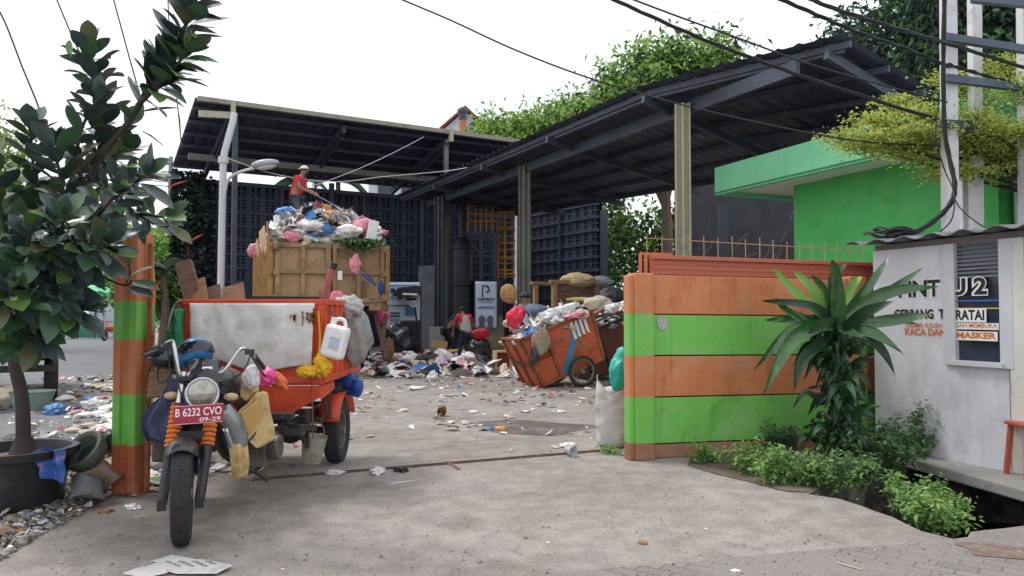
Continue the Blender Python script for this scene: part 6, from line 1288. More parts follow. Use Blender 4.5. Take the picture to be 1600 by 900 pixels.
CQ = handcart('orange tipped garbage handcart with a faded blue diagonal stripe', V(.58, 14.5, .02), R(23), R(20), 1.42, .88, 1.0, c_or, True)
CQ2 = handcart('dark maroon garbage handcart tipped behind the orange one', V(1.72, 16.0, .02), R(26), R(18), 1.45, .9, 1.0, c_rd)
def cpt(rr): a = rr.uniform(-.02, 1.40); return CQ(a, rr.uniform(.06, .82), .84+rr.uniform(0, .2)*math.sin(min(1, max(0, a/1.4))*3)+rr.uniform(0, .12))
heap('cart_rubbish', 'white and mixed rubbish piled in the orange tipped handcart', cpt, .12, 120, (60, 8, 10, 6, 3, 6, 2, 6, 2, 2), 9, cat='rubbish')
heap('cart_rubbish', 'dull rubbish piled in the maroon handcart', lambda rr: CQ2(rr.uniform(.0, 1.4), rr.uniform(.06, .85), .9+rr.uniform(0, .2)), .12, 80, (20, 14, 26, 6, 3, 18, 10, 2, 2, 2), 10, cat='rubbish')
tb('plastic_bag', 'crimson plastic bag on the left end of the orange handcart', 'plastic bag', 808, 497, 14.9, (.19, .16, .22), M('crimson_plastic', c(222, 40, 72), .4, .12, 5), 51)
tb('cloth_bundle', 'grey-blue cloth bundle beside the man in the orange cart', 'bundle', 836, 487, 15.1, (.24, .2, .15), M('slate_cloth', c(92, 104, 128), .8, .15), 52)
mb = MB(); mb.box(P(853, 494, 15.0), (.34, .25, .22), rz(R(25))@ry(R(-18))); mb.build('foam_box', pal[0], label='white foam box on top of the orange handcart', cat='box', bevel=.01)
mb = MB(); mb.box(P(886, 482, 15.0), (.42, .3, .14), rz(R(25))@ry(R(-14))); mb.build('foam_box', pal[0], label='flatter white foam box right of the first one on the cart', cat='box', bevel=.01)
tb('rag_bunch', 'colourful rags hanging out over the front side of the orange cart', 'rags', 845, 532, 14.35, (.18, .06, .28), M('rag_mix', c(150, 146, 120), .8, .3, 20, dirt=(c(190, 70, 80), .9, 14, .52), dirt2=(c(40, 60, 90), .9, 16, .56)), 53)
tb('black_knot', 'black cloth knot tied on the corner of the orange cart', 'rag', 836, 556, 14.3, (.05, .05, .16), pal[5], 54)
# wooden cart with sacks behind
t = thing('wooden_bin', 'brown wooden bin with sacks on top behind the handcarts', 'bin', V(P(900, 500, 18).x, 18, 0)); rb = MB()
a = P(866, 440, 17.6); b = P(942, 440, 18.2); d = (b-a).normalized(); d.z = 0; d.normalize(); n = V(-d.y, d.x, 0); Lb = 1.15; a0 = V(a.x, a.y, 0)
def wq(s, w, z): return a0+d*s+n*w+V(0, 0, z)
for k in range(5): mb = MB(); z = 1.15+k*.19; mb.prism([wq(.04, .03, z), wq(Lb-.04, .03, z), wq(Lb-.04, .03, z+.175), wq(.04, .03, z+.175)], n*.03); mb.build('plank', mW3, t)
for s in (0, Lb): mb = MB(); mb.bar(wq(s, 0, 0), wq(s, 0, 2.12), .12, .1, up=d); mb.bar(wq(s, .9, 0), wq(s, .9, 2.12), .12, .1, up=d); mb.build('post', m_wood, t)
for w_ in (0, .9): mb = MB(); mb.bar(wq(-.12, w_, 2.13), wq(Lb+.12, w_, 2.13), .12, .08); mb.build('rail', m_wood, t)
mb = MB(); mb.prism([wq(0, 0, 1.0), wq(Lb, 0, 1.0), wq(Lb, .9, 1.0), wq(0, .9, 1.0)], V(0, 0, .05)); mb.build('bottom', m_wood, t)
tb('burlap_sack', 'tan burlap sacking slumped on top of the wooden bin', 'sack', 902, 438, 18.0, (.42, .3, .16), M('burlap', c(176, 156, 120), .9, .2, 14, bump=.4), 61)
tb('plastic_sheet', 'pale plastic sheet bunched at the right of the wooden bin top', 'plastic sheet', 938, 440, 18.2, (.3, .25, .12), pal[2], 62)
for (px, py, Y, lab, s, m) in ((935, 474, 17.2, 'beige sack between the wooden bin and the maroon cart', (.3, .2, .18), pal[1]), (955, 462, 17.6, 'dark bundle behind the maroon cart by the wall end', (.3, .2, .2), pal[5]), (962, 480, 17, 'pale cloth at the top of the maroon cart', (.26, .2, .1), pal[0]), (905, 468, 17.5, 'yellowish cloth strip on the wooden bin front', (.3, .05, .05), M('tan_cloth', c(196, 176, 110), .8))): tb('sack', lab, 'sack', px, py, Y, s, m, px)
mb = MB(); mb.tube([P(908, 506, 15.3), P(936, 494, 15.6), P(972, 488, 16.2)], .03, 8); mb.build('metal_pipe', m_dk, label='dark pipe lying across between the two handcarts', cat='pipe', smooth=True)
# ================================================================ small black dump tricycle / pickup at the far left
def pickup():
    T = thing('small_dump_truck', 'dark grey small truck parked on the lane at the left edge', 'truck', V(-8.0, 12.3, 0)); m = M('grey_truck', c(70, 74, 76), .6, .2, 2, dirt=(c(110, 104, 96), .6, 2.5, .55))
    x1 = -7.02; mb = MB(); mb.box(V(x1-.85, 13.3, 1.06), (1.7, 2.9, .70)); T0 = mb.build('cargo_box', m, T, bevel=.02)
    mb = MB()
    for k in range(7): mb.box(V(x1+.012, 12.0+k*.43, 1.08), (.05, .06, .66))
    for k in range(5): mb.box(V(x1-.1-k*.37, 11.83, 1.08), (.06, .05, .66))
    mb.bar(V(x1-1.7, 11.83, 1.42), V(x1+.03, 11.83, 1.42), .07, .06); mb.bar(V(x1+.012, 11.85, 1.42), V(x1+.012, 14.7, 1.42), .07, .06); mb.build('rib', m, T0)
    mb = MB(); mb.bar(V(x1-.35, 11.9, .62), V(x1-.35, 15.5, .62), .1, .12); mb.bar(V(x1-1.3, 11.9, .62), V(x1-1.3, 15.5, .62), .1, .12); mb.bar(V(x1-1.6, 12.1, .55), V(x1, 12.1, .55), .08, .1); mb.build('chassis', m_dk, T)
    for x in (x1-.06, x1-1.62):
        for y in (12.6, 15.2): wheel(T, V(x, y, .36), V(1 if x > -7.5 else -1, 0, 0), .36, .2, m_dk, disc=True, rimr=.55, tread=False)
    mb = MB(); mb.box(V(x1-.85, 15.6, 1.15), (1.6, 1.5, 1.25)); mb.build('cab', m, T, bevel=.08)
pickup()
_o = bpy.data.objects['small_dump_truck']; _o.rotation_euler.z = R(31); _o.location = (-8.10, 11.75, 0)
t = thing('basin', 'grey-green plastic basin on the road behind the plant trunk', 'basin', G(48, 645)); q = G(50, 640); mb = MB(); mb.lathe([(0, 0), (.22, 0), (.29, .26), (.31, .27), (.27, .24), (.2, .02), (0, .02)], q, 24); mb.build('bowl', M('sage_plastic', c(128, 150, 142), .5, .1), t, smooth=True)
sack('plastic_bag', 'cream bag lying beside the basin near the dark truck', 'plastic bag', G(15, 635)+V(0, 0, .15), (.3, .2, .16), pal[1], 71)
# cluster of parked motorbikes and people by the far stall
for k, (px, Y) in enumerate(((70, 42), (86, 41), (103, 43), (172, 40))):
    b = V(*base(px, Y)); T = thing('parked_motorbike', ('leftmost', 'second', 'third', 'rightmost')[k]+' of the four distant parked motorbikes down the lane', 'motorbike', b, group='motorbikes parked down the lane')
    for dy in (-.6, .6): wheel(T, b+V(.1, dy, .28), V(1, 0, 0), .28, .1, m_dk, tread=False)
    mb = MB(); mb.blob(b+V(.1, .1, .62), (.16, .55, .16), k, .2, 1.5, 2); mb.tube([b+V(.1, -.6, .3), b+V(.1, -.42, .95)], .04, 6); mb.tube([b+V(-.2, -.4, .98), b+V(.4, -.4, .98)], .03, 6); mb.build('body', [m_black, blu, m_dk, c_or][k], T, smooth='all')
# ================================================================ people
def skin(verts, edges, rad, sub=2):
    me = bpy.data.meshes.new('s'); me.from_pydata([tuple(v) for v in verts], edges, []); o = bpy.data.objects.new('s', me); COL.objects.link(o)
    m = o.modifiers.new('sk', 'SKIN'); m.use_smooth_shade = True
    for i, d in enumerate(me.skin_vertices[0].data):
        r = rad[i]; d.radius = r if isinstance(r, tuple) else (r, r); d.use_root = (i == 0)
    s = o.modifiers.new('ss', 'SUBSURF'); s.levels = sub; s.render_levels = sub
    dg = bpy.context.evaluated_depsgraph_get(); e = o.evaluated_get(dg); m2 = e.to_mesh(); vs = [v.co.copy() for v in m2.vertices]; fs = [tuple(p.vertices) for p in m2.polygons]; e.to_mesh_clear()
    bpy.data.objects.remove(o); bpy.data.meshes.remove(me); return vs, fs
m_skin = M('skin_brown', c(150, 104, 80), .55, .06, 6)
m_hair = M('hair_black', c(30, 27, 27), .7, .2, 30)
def person(label, loc, face, J, shirt, pants, cap=None, scale=1.0, vest=None, sleeve=.6):
    """J: joint dict in a frame x forward, y left, z up, feet at z=0; one continuous body, clothes as separate shells"""
    T = thing('person', label, 'person', loc); Rf = rz(face); loc = Vector(loc)
    D = dict(pel=(0, 0, .90), sp=(0, 0, 1.10), ch=(.0, 0, 1.30), nk=(.01, 0, 1.43), hd=(.03, 0, 1.50), hm=(.035, 0, 1.57), ht=(.02, 0, 1.65),
             sl=(0, .17, 1.37), el=(.02, .23, 1.10), wl=(.12, .22, .86), sr=(0, -.17, 1.37), er=(.02, -.23, 1.10), wr=(.12, -.22, .86),
             hl=(0, .09, .86), kl=(.02, .10, .47), al=(-.02, .10, .09), tl=(.15, .11, .035), hr=(0, -.09, .86), kr=(.02, -.10, .47), ar=(-.02, -.10, .09), tr=(.15, -.11, .035))
    D.update(J); D = {k: Vector(v)*scale for k, v in D.items()}
    def w(p): return loc+Rf@p
    nm = list(D); ix = {k: i for i, k in enumerate(nm)}
    rad = dict(pel=(.13, .10), sp=(.125, .095), ch=(.15, .105), nk=.055, hd=(.06, .065), hm=(.078, .09), ht=(.062, .072), sl=.055, el=.043, wl=.028, sr=.055, er=.043, wr=.028, hl=.085, kl=.058, al=.042, tl=.038, hr=.085, kr=.058, ar=.042, tr=.038)
    ed = [('pel', 'sp'), ('sp', 'ch'), ('ch', 'nk'), ('nk', 'hd'), ('hd', 'hm'), ('hm', 'ht'), ('ch', 'sl'), ('sl', 'el'), ('el', 'wl'), ('ch', 'sr'), ('sr', 'er'), ('er', 'wr'), ('pel', 'hl'), ('hl', 'kl'), ('kl', 'al'), ('al', 'tl'), ('pel', 'hr'), ('hr', 'kr'), ('kr', 'ar'), ('ar', 'tr')]
    def sc(r, k=1.0, a=0): return tuple(x*scale*k+a for x in r) if isinstance(r, tuple) else r*scale*k+a
    vs, fs = skin([w(D[k]) for k in nm], [(ix[a], ix[b]) for a, b in ed], [sc(rad[k]) for k in nm])
    mb = MB(); mb.add(vs, fs)
    # face and hands worked into the same mesh
    hc = D['hm']; fwv = (V(1, 0, 0)+(D['hm']-D['hd'])*0).normalized(); upv = (D['ht']-D['hd']).normalized(); s_ = scale
    def hp(a, b, c_): return w(hc+fwv*a*s_+V(0, 1, 0)*b*s_+upv*c_*s_)
    mb.tube([hp(.075, 0, .02), hp(.105, 0, -.015), hp(.08, 0, -.03)], [.010, .016, .010], 6)
    for b in (-1, 1): mb.blob(hp(-.005, .083*b, -.005), (.014, .008, .028), 1, .05, 1, 1)
    mb.blob(hp(.078, 0, -.052), (.012, .026, .007), 2, .05, 1, 1)
    for wn, en in (('wl', 'el'), ('wr', 'er')):
        a = D[wn]; d = (a-D[en]).normalized(); sd_ = d.cross(V(0, 0, 1)); sd_ = sd_.normalized() if sd_.length > .1 else V(0, 1, 0); dn = d.cross(sd_); pb = a+d*.045*s_
        mb.blob(w(pb), (.040*s_, .030*s_, .03*s_), 3, .05, 1, 2)
        for k in range(4):
            o = sd_*(k-1.5)*.018*s_; L = (.06, .07, .066, .052)[k]*s_; mb.tube([w(pb+o), w(pb+o+d*(.03*s_+L*.4)), w(pb+o*.9+d*(.03*s_+L*.75)+dn*.02), w(pb+o*.8+d*(.03*s_+L*.8)+dn*.045)], [.010*s_, .009*s_, .008*s_, .006*s_], 6)
        mb.tube([w(pb-sd_*.02*s_), w(pb-sd_*.045*s_+d*.025*s_), w(pb-sd_*.04*s_+d*.055*s_+dn*.015)], [.012*s_, .011*s_, .008*s_], 6)
    body = mb.build('body', m_skin, T, smooth='all')
    m2 = MB()
    for b in (-1, 1): m2.blob(hp(.080, .030*b, .018), (.008, .012, .008), 1, 0, 1, 1)
    m2.build('eyes', M('eye_dark', c(26, 20, 18), .3), T, smooth='all')
    def mid(a, b, t): return D[a].lerp(D[b], t)
    def shell(keys, pts, edges, rads, name, mat):
        v, f = skin([w(p) for p in pts], edges, rads); q = MB(); q.add(v, f); return q.build(name, mat, T, smooth='all')
    k = 1.14; r = lambda n, a=.012: sc(rad[n], k, a)
    shell(0, [D['pel']-V(0, 0, .05)*s_, D['pel'], D['sp'], D['ch'], mid('ch', 'nk', .55), D['sl'], mid('sl', 'el', sleeve), D['sr'], mid('sr', 'er', sleeve), mid('sl', 'el', sleeve*.5), mid('sr', 'er', sleeve*.5)],
          [(0, 1), (1, 2), (2, 3), (3, 4), (3, 5), (5, 9), (9, 6), (3, 7), (7, 10), (10, 8)], [r('pel', .02), r('pel'), r('sp', .015), r('ch', .008), sc(.075), r('sl'), sc(.062), r('sr'), sc(.062), sc(.066), sc(.066)], 'shirt', shirt)
    if vest: shell(0, [D['pel']-V(0, 0, .04)*s_, D['pel'], D['sp'], D['ch'], mid('ch', 'nk', .4)], [(0, 1), (1, 2), (2, 3), (3, 4)], [r('pel', .036), r('pel', .032), r('sp', .034), r('ch', .03), sc(.11)], 'vest', vest)
    shell(0, [D['pel'], D['hl'], D['kl'], mid('kl', 'al', .9), D['hr'], D['kr'], mid('kr', 'ar', .9)], [(0, 1), (1, 2), (2, 3), (0, 4), (4, 5), (5, 6)], [r('pel', .006), r('hl'), r('kl', .014), sc(.066), r('hr'), r('kr', .014), sc(.066)], 'trousers', pants)
    for a, b in (('al', 'tl'), ('ar', 'tr')):
        v, f = skin([w(D[a]-V(.03, 0, .03)), w(D[a]-V(0, 0, .03)), w(mid(a, b, .6)-V(0, 0, .01)), w(D[b])], [(0, 1), (1, 2), (2, 3)], [.045, .05, .048, .038]); q = MB(); q.add(v, f); q.build('shoe', m_black, T, smooth='all')
    q = MB(); q.blob(hp(-.018, 0, .035), (.088*s_, .086*s_, .082*s_), 5, .1, 3, 3, flatb=-.03*s_); q.build('hair', m_hair, T, smooth='all')
    if cap:
        q = MB(); q.blob(hp(-.01, 0, .05), (.103*s_, .098*s_, .082*s_), 4, .05, 1, 3, flatb=-.01); br = hp(cap[1]*.10, 0, .048); q.blob(br, (.075*s_, .075*s_, .012*s_), 2, .03, 1, 2, Rf); q.build('cap', cap[0], T, smooth='all')
    return lambda n: w(D[n])
F_ = math.pi
# man on the truck, raking
pt_ = P(464, 350, 19.6)
truck_man = person('man in a red shirt and white cap standing on the truck heap with a rake', pt_-V(0, 0, .25), R(-10), dict(pel=(-.05, 0, .92), sp=(0, 0, 1.12), ch=(.07, 0, 1.32), nk=(.12, 0, 1.44), hd=(.16, 0, 1.51), hm=(.185, 0, 1.57), ht=(.19, 0, 1.645), sl=(.07, .17, 1.38), el=(.15, .2, 1.13), wl=(.42, .1, 1.02), sr=(.07, -.17, 1.38), er=(.17, -.22, 1.12), wr=(.40, -.12, 1.0), kl=(.05, .11, .47), al=(-.08, .12, .09), tl=(.1, .12, .04), kr=(.1, -.1, .47), ar=(.0, -.11, .09), tr=(.18, -.11, .04)),
       M('shirt_red', c(196, 40, 62), .8, .1, 5), M('trousers_grey', c(64, 70, 90), .85, .1, 5), cap=(M('cap_white', c(222, 214, 200), .7, .06), -1), scale=1.03)
a = truck_man('wr'); mb = MB(); mb.tube([a+V(-.25, 0, .12), a+V(.05, 0, -.02), a+V(.95, -.25, -.5)], .016, 6); e = a+V(.95, -.25, -.5); mb.bar(e+V(-.12, -.12, 0), e+V(.12, .12, 0), .03, .03)
for k in range(6): b_ = e+V(-.11+.044*k, -.11+.044*k, 0); mb.tube([b_, b_+V(.03, -.03, -.1)], .008, 4)
mb.build('rake', M('grey_handle', c(120, 120, 130), .6), label='grey rake held by the man on the truck', cat='rake')
# worker in grey vest with red sleeves
g = G(727, 566); red2 = M('sleeve_red', c(184, 38, 54), .8, .12, 5); navy = M('trousers_navy', c(42, 46, 74), .85, .15, 5)
person('worker in a grey vest over a red shirt, seen from behind beside a sack', g, R(115), dict(pel=(-.06, 0, .84), sp=(.0, 0, 1.03), ch=(.1, 0, 1.21), nk=(.17, 0, 1.31), hd=(.23, 0, 1.36), hm=(.26, 0, 1.42), ht=(.27, 0, 1.50), hl=(-.05, .09, .8), hr=(-.05, -.09, .8), sl=(.1, .18, 1.27), el=(.18, .27, 1.05), wl=(.28, .26, .82), sr=(.1, -.18, 1.27), er=(.12, -.28, 1.04), wr=(.2, -.32, .8), kl=(.06, .14, .44), al=(-.08, .2, .08), tl=(.09, .21, .03), kr=(.02, -.14, .44), ar=(-.12, -.2, .08), tr=(.05, -.22, .03)),
       red2, navy, cap=(M('cap_black', c(34, 36, 44), .8), 1), vest=M('vest_grey', c(168, 166, 160), .8, .1, 5), scale=1.04, sleeve=.85)
g = G(702, 560); person('stooping worker in dark clothes left of the one in the grey vest', g, R(20), dict(pel=(-.1, 0, .86), sp=(.02, 0, 1.04), ch=(.16, 0, 1.2), nk=(.25, 0, 1.28), hd=(.31, 0, 1.32), hm=(.35, 0, 1.37), ht=(.38, 0, 1.44), hl=(-.1, .09, .82), hr=(-.1, -.09, .82), sl=(.16, .17, 1.25), el=(.28, .2, 1.0), wl=(.42, .15, .8), sr=(.16, -.17, 1.25), er=(.26, -.22, .98), wr=(.4, -.2, .76), kl=(.05, .12, .45), al=(-.18, .13, .09), tl=(0, .13, .03), kr=(.12, -.1, .45), ar=(.08, -.12, .08), tr=(.26, -.12, .03)),
       M('shirt_dark', c(44, 50, 66), .85, .15, 5), M('trousers_black', c(36, 40, 56), .85, .15, 5), scale=1.03)
g = P(822, 500, 15.9); g.z = 0
cm = person('man in a dark cap and grey shirt standing behind the orange handcart', g, R(-150), dict(sl=(.02, .19, 1.42), el=(.1, .26, 1.2), wl=(.3, .2, 1.15), sr=(0, -.19, 1.42), er=(.1, -.25, 1.15), wr=(.3, -.1, 1.2)),
       M('shirt_grey', c(120, 130, 146), .85, .1, 5), navy, cap=(M('cap_navy', c(48, 58, 76), .8), 1), scale=1.09)
t = thing('scoop', 'round brown woven scoop on a wooden handle left of the capped man', 'scoop', P(795, 480, 15.3)); a, b = P(828, 506, 15.4), P(801, 470, 15.25)
mb = MB(); mb.tube([a, b], .022, 8); mb.build('handle', m_wood, t, smooth=True); mb = MB(); mb.blob(P(795, 459, 15.2), (.17, .10, .20), 7, .12, 2, 3, ry(R(-25))); mb.build('basket', M('wicker', c(168, 134, 84), .85, .3, 30, bump=.8, bscale=60, dirt=(c(96, 70, 44), .7, 20, .5)), t, smooth='all')
# ================================================================ sacks, boxes, machines in the yard
m_gun = M('gunny', c(134, 128, 110), .9, .15, 4, dirt=(c(92, 88, 78), .6, 4, .5), bump=.6, bscale=60)
def upright_sack(name, label, g, r, h, mat, seed, lean=0):
    mb = MB(); prof = []; n = 40; rows = 22; vs = []; fs = []
    for i in range(rows+1):
        v = i/rows; z = h*v
        for j in range(n):
            a = 2*math.pi*j/n; k = r*(1.02-.12*v+.12*math.sin(v*3.1)+.10*noise.noise(V(math.cos(a)*1.5+seed, math.sin(a)*1.5, v*2.5))+.10*noise.noise(V(math.cos(a)*3+seed, math.sin(a)*3, v*7))-.09*abs(noise.noise(V(math.cos(a)*2.5+v*3, math.sin(a)*2.5+seed, v*3))))*(min(1, .8+v*3)); zz = z+(.14*h*math.sin(a*2+seed)*v**5)+.03*noise.noise(V(a, v*5, seed))
            vs.append(g+V(math.cos(a)*k+lean*v*v, math.sin(a)*k*.85, zz))
    for i in range(rows):
        for j in range(n): a_, b_ = i*n+j, i*n+(j+1) % n; fs.append((a_, b_, b_+n, a_+n))
    fs.append(tuple(range(n))[::-1]); mb.add(vs, fs); mb.blob(g+V(lean*.7, 0, h*.86), (r*.78, r*.66, h*.1), seed, .3, 2, 2); return mb.build(name, mat, smooth='all', label=label, cat='sack')
upright_sack('gunny_sack', 'full grey gunny sack standing right of the worker in the vest', G(768, 560), .36, 1.18, m_gun, 3, .05)
upright_sack('white_sack', 'large white woven sack leaning on the left end of the striped wall', G(961, 697), .19, .66, M('white_weave', c(206, 202, 200), .7, .06, 5, dirt=(c(158, 150, 146), .6, 4, .5), bump=.3, bscale=50), 8, -.03)
mb = MB(); mb.blob(P(972, 575, 8.05), (.12, .12, .22), 4, .3, 2, 4, ry(R(12)), 0, .25); mb.build('teal_bag', M('teal_plastic', c(50, 184, 164), .4, .1, 4), label='teal plastic bag on the white sack behind the corner post', cat='bag', smooth='all')
for (px, py, Y, lab, s, m) in ((752, 522, 21.6, 'red cloth on the dark bag beside the gunny sack', (.25, .2, .16), red2), (750, 545, 21.6, 'black rubbish bag between the worker and the gunny sack', (.32, .26, .3), m_black), (795, 505, 19, 'small pale bag behind the cart end', (.15, .1, .1), pal[1])): tb('bag', lab, 'bag', px, py, Y, s, m, px+1)
t = thing('wooden_box', 'small wooden box with a dark red inside lying left of the orange cart', 'box', G(785, 577)); g = G(785, 577); mb = MB(); Rm = rz(R(20))
for x in (-.2, .2): mb.box(g+Rm@V(x, 0, .24), (.05, .22, .46), Rm)
for z in (.03, .45): mb.box(g+Rm@V(0, 0, z), (.35, .22, .05), Rm)
mb.build('frame', m_wood2, t, bevel=.005); mb = MB(); mb.box(g+Rm@V(0, .03, .24), (.35, .1, .37), Rm); mb.build('panel', M('dark_red_ply', c(112, 50, 42), .7, .2, 9), t)
for (px, py, Y, s, an, lab, m) in ((790, 538, 17.5, (.3, .2, .05), 50, 'cardboard slab leaning on the wooden box', m_wood2), (686, 538, 22.2, (.42, .3, .22), 20, 'brown carton at the foot of the middle columns', M('carton', c(176, 142, 104), .8, .12, 5)), (705, 548, 21.8, (.4, .25, .06), -10, 'yellow-edged flat carton in front of the brown carton', M('yellow_card', c(206, 176, 70), .7, .1)), (607, 560, 20.6, (.5, .3, .08), 10, 'flattened carton on the ground behind the truck wheel', M('carton2', c(160, 128, 98), .8, .12, 5))):
    mb = MB(); mb.box(P(px, py, Y), s, rz(R(an))@ry(R(an*.5))); mb.build('carton', m, label=lab, cat='carton', bevel=.006)
# boiler
b = V(*base(722, 27.5)); t = thing('boiler', 'black cylindrical incinerator tank with a tall flue pipe in the shed', 'boiler', b); z0 = P(722, 447, 27.5).z; z1 = P(722, 386, 27.5).z; mb = MB()
bl = M('boiler_black', c(34, 38, 50), .5, .2, 3); mb.lathe([(.40, z0-1.4), (.40, z0), (.47, z0+.02), (.47, z0+.12), (.40, z0+.14), (.40, z1-.1), (.45, z1-.08), (.45, z1), (.2, z1+.35), (0, z1+.36)], b, 28); mb.build('tank', bl, t, smooth=True)
mb = MB(); mb.tube([b+V(0, 0, z1+.3), b+V(0, 0, P(722, 300, 27.5).z)], .16, 14); mb.tube([b+V(0, 0, z1+.9), b+V(0, 0, z1+1.0)], .2, 14); mb.build('flue', bl, t, smooth=True)
for a_ in range(4): mb = MB(); q = b+V(.36*math.cos(a_*1.57+.7), .36*math.sin(a_*1.57+.7), 0); mb.bar(q, q+V(0, 0, z0-1.35), .09, up=(1, 0, 0)); mb.build('leg', bl, t)
mb = MB(); mb.box(b+V(.95, .1, 1.3), (1.0, .8, 2.6)); mb.build('control_cabinet', bl, t, bevel=.03)
# steel frame and yellow caged ladder
yl = M('yellow_rail', c(206, 142, 46), .55, .12, 4, dirt=(c(140, 92, 40), .5, 4, .55))
t = thing('platform', 'dark steel platform frame right of the black tank', 'platform', base(750, 29)); mb = MB(); Y = 29
for px in (728, 752, 773): a = P(px, 366, Y); mb.bar(V(a.x, a.y, 0), a, .12, up=(1, 0, 0))
mb.bar(P(726, 366, Y), P(776, 366, Y), .14, .16); mb.bar(P(726, 400, Y), P(776, 400, Y), .08); mb.bar(P(728, 366, Y), P(752, 400, Y), .06); mb.bar(P(752, 400, Y), P(773, 366, Y), .06); mb.build('frame', M('slate_steel', c(66, 80, 108), .5, .15), t)
t = thing('yellow_railing', 'yellow tube railing of the platform above the black tank', 'railing', P(750, 345, 29)); 
for y in (322, 333, 345): mb = MB(); mb.tube([P(730, y, Y), P(778, y, Y)], .035, 6); mb.build('rail', yl, t)
for px in (731, 743, 751, 760, 770): mb = MB(); mb.tube([P(px, 322, Y), P(px, 364, Y)], .035, 6); mb.build('upright', yl, t)
t = thing('caged_ladder', 'tall yellow caged ladder at the right end of the platform', 'ladder', base(790, 29.2)); Y = 29.2
for px in (778, 789, 803): mb = MB(); mb.bar(P(px, 322, Y), P(px, 436, Y), .09 if px == 789 else .06, up=(1, 0, 0)); mb.build('stile', yl, t)
for i in range(11): mb = MB(); y = 326+i*10.6; mb.tube([P(778, y, Y), P(789, y+1, Y-.02), P(803, y, Y)], .04 if i % 3 == 0 else .022, 6); mb.build('rung', yl, t)
for i in range(5): mb = MB(); y = 328+i*24; mb.tube(curve([P(778, y, Y), P(780, y+3, Y-.5), P(792, y+4, Y-.8), P(802, y+3, Y-.5), P(803, y, Y)], 12), .03, 5); mb.build('hoop', yl, t)
# banners
def banner(label, x0, y0, x1, y1, Y, fn, lean=0):
    t = thing('banner', label, 'banner', P((x0+x1)/2, y1, Y)); a = P(x0, y1, Y); b = P(x1, y1, Y); c_ = P(x1, y0, Y+lean); d = P(x0, y0, Y+lean); mb = MB()
    mb.sheet([a, b, c_, d], 10, 16, lambda u, v: (0, .02*math.sin(6*u+3*v), 0), .015); mb.build('sheet', M('banner_blue_white', c(196, 208, 228), .6, .04, 3), t, smooth='all')
    xd = (b-a).normalized(); W_, H_ = (b-a).length, (d-a).length
    fr = MB(); fr.bar(a-V(.03, -.04, .03), d+V(-.03, .04, .03), .03); fr.bar(b+V(.03, .04, -.03), c_+V(.03, .04, .03), .03); fr.build('frame', m_dk, t); fn(t, a+V(0, -.045, 0), xd, V(0, 0, 1), W_, H_); return t
ink = M('ink_navy', c(34, 44, 74), .6); inkb = M('ink_blue', c(80, 128, 190), .6); skinp = M('portrait_dark', c(96, 96, 112), .7)
def logo(t, a, xd, up, W_, H_):
    mb = MB(); k = W_
    def p(x, z): return a+xd*(x*k)+up*(z*H_)
    mb.prism([p(.30, .66), p(.36, .66), p(.36, .92), p(.30, .92)], V(0, .01, 0))
    arc = [(.5+.17*math.cos(q), .835+.085*math.sin(q)) for q in [R(-95+i*19) for i in range(11)]]; arc2 = [(.5+.10*math.cos(q), .835+.052*math.sin(q)) for q in [R(-95+i*19) for i in range(11)]][::-1]
    vs = [p(x, z) for x, z in arc+arc2]; n = 11; mb.add(vs, [(i, i+1, 2*n-2-i, 2*n-1-i) for i in range(n-1)]); mb.prism([p(.36, .895), p(.5, .895), p(.5, .92), p(.36, .92)], V(0, .01, 0)); mb.build('emblem', ink, t)
    mb = MB(); lettering(mb, 'PASTECH', p(.10, .585), xd, up, .06*H_, .80*k, .05); mb.build('lettering', ink, t)
    mb = MB(); mb.prism([p(.16, .545), p(.84, .545), p(.84, .56), p(.16, .56)], V(0, .01, 0)); mb.prism([p(.10, .42), p(.9, .42), p(.9, .46), p(.10, .46)], V(0, .01, 0)); mb.build('small_print', inkb, t)
    for x in (.30, .70):
        mb = MB(); mb.lathe([(0, 0), (.105, 0), (.105, .01)], p(x, .17), 16, rx(R(90)), sx=1, sy=1.3); mb.prism([p(x-.14, .0), p(x+.14, .0), p(x+.10, .10), p(x-.10, .10)], V(0, .01, 0)); mb.build('portrait', skinp, t)
banner('tall white banner with a dark monogram standing behind the workers', 743, 440, 776, 512, 23.6, logo)
def info(t, a, xd, up, W_, H_):
    rr = random.Random(3)
    def p(x, z): return a+xd*(x*W_)+up*(z*H_)
    for (x, z, w, h) in ((.12, .78, .14, .09), (.34, .78, .1, .06), (.52, .78, .12, .05), (.72, .78, .1, .06), (.12, .66, .12, .06), (.36, .64, .1, .05), (.60, .62, .3, .05), (.56, .30, .30, .2), (.1, .34, .3, .03), (.1, .28, .3, .03), (.1, .2, .3, .03), (.1, .5, .6, .02), (.1, .92, .8, .02)):
        mb = MB(); mb.prism([p(x, z), p(x+w, z), p(x+w, z+h), p(x, z+h)], V(0, .01, 0)); mb.build('printed_block', ink if rr.random() < .6 else inkb, t)
banner('wide white information banner with small pictures right of the truck', 604, 441, 656, 516, 23.5, info)
b = V(*base(640, 22.8)); t = thing('waste_shredder', 'black waste shredder machine standing in front of the wide banner', 'machine', b); bk = M('machine_black', c(34, 36, 44), .45, .2, 3)
mb = MB(); mb.box(b+V(.05, 0, .75), (.55, .7, .9)); mb.build('machine_body', bk, t, bevel=.04); mb = MB(); a = P(612, 462, 22.8); mb.prism([a, P(622, 449, 22.8), P(652, 446, 22.8), P(655, 460, 22.8), P(632, 464, 22.8)], V(0, .7, 0)); mb.build('hopper', bk, t, bevel=.02)
for x in (-.2, .3):
    for y in (-.3, .3): mb = MB(); mb.bar(b+V(x, y, 0), b+V(x, y, .4), .06, up=(1, 0, 0)); mb.build('leg', bk, t)
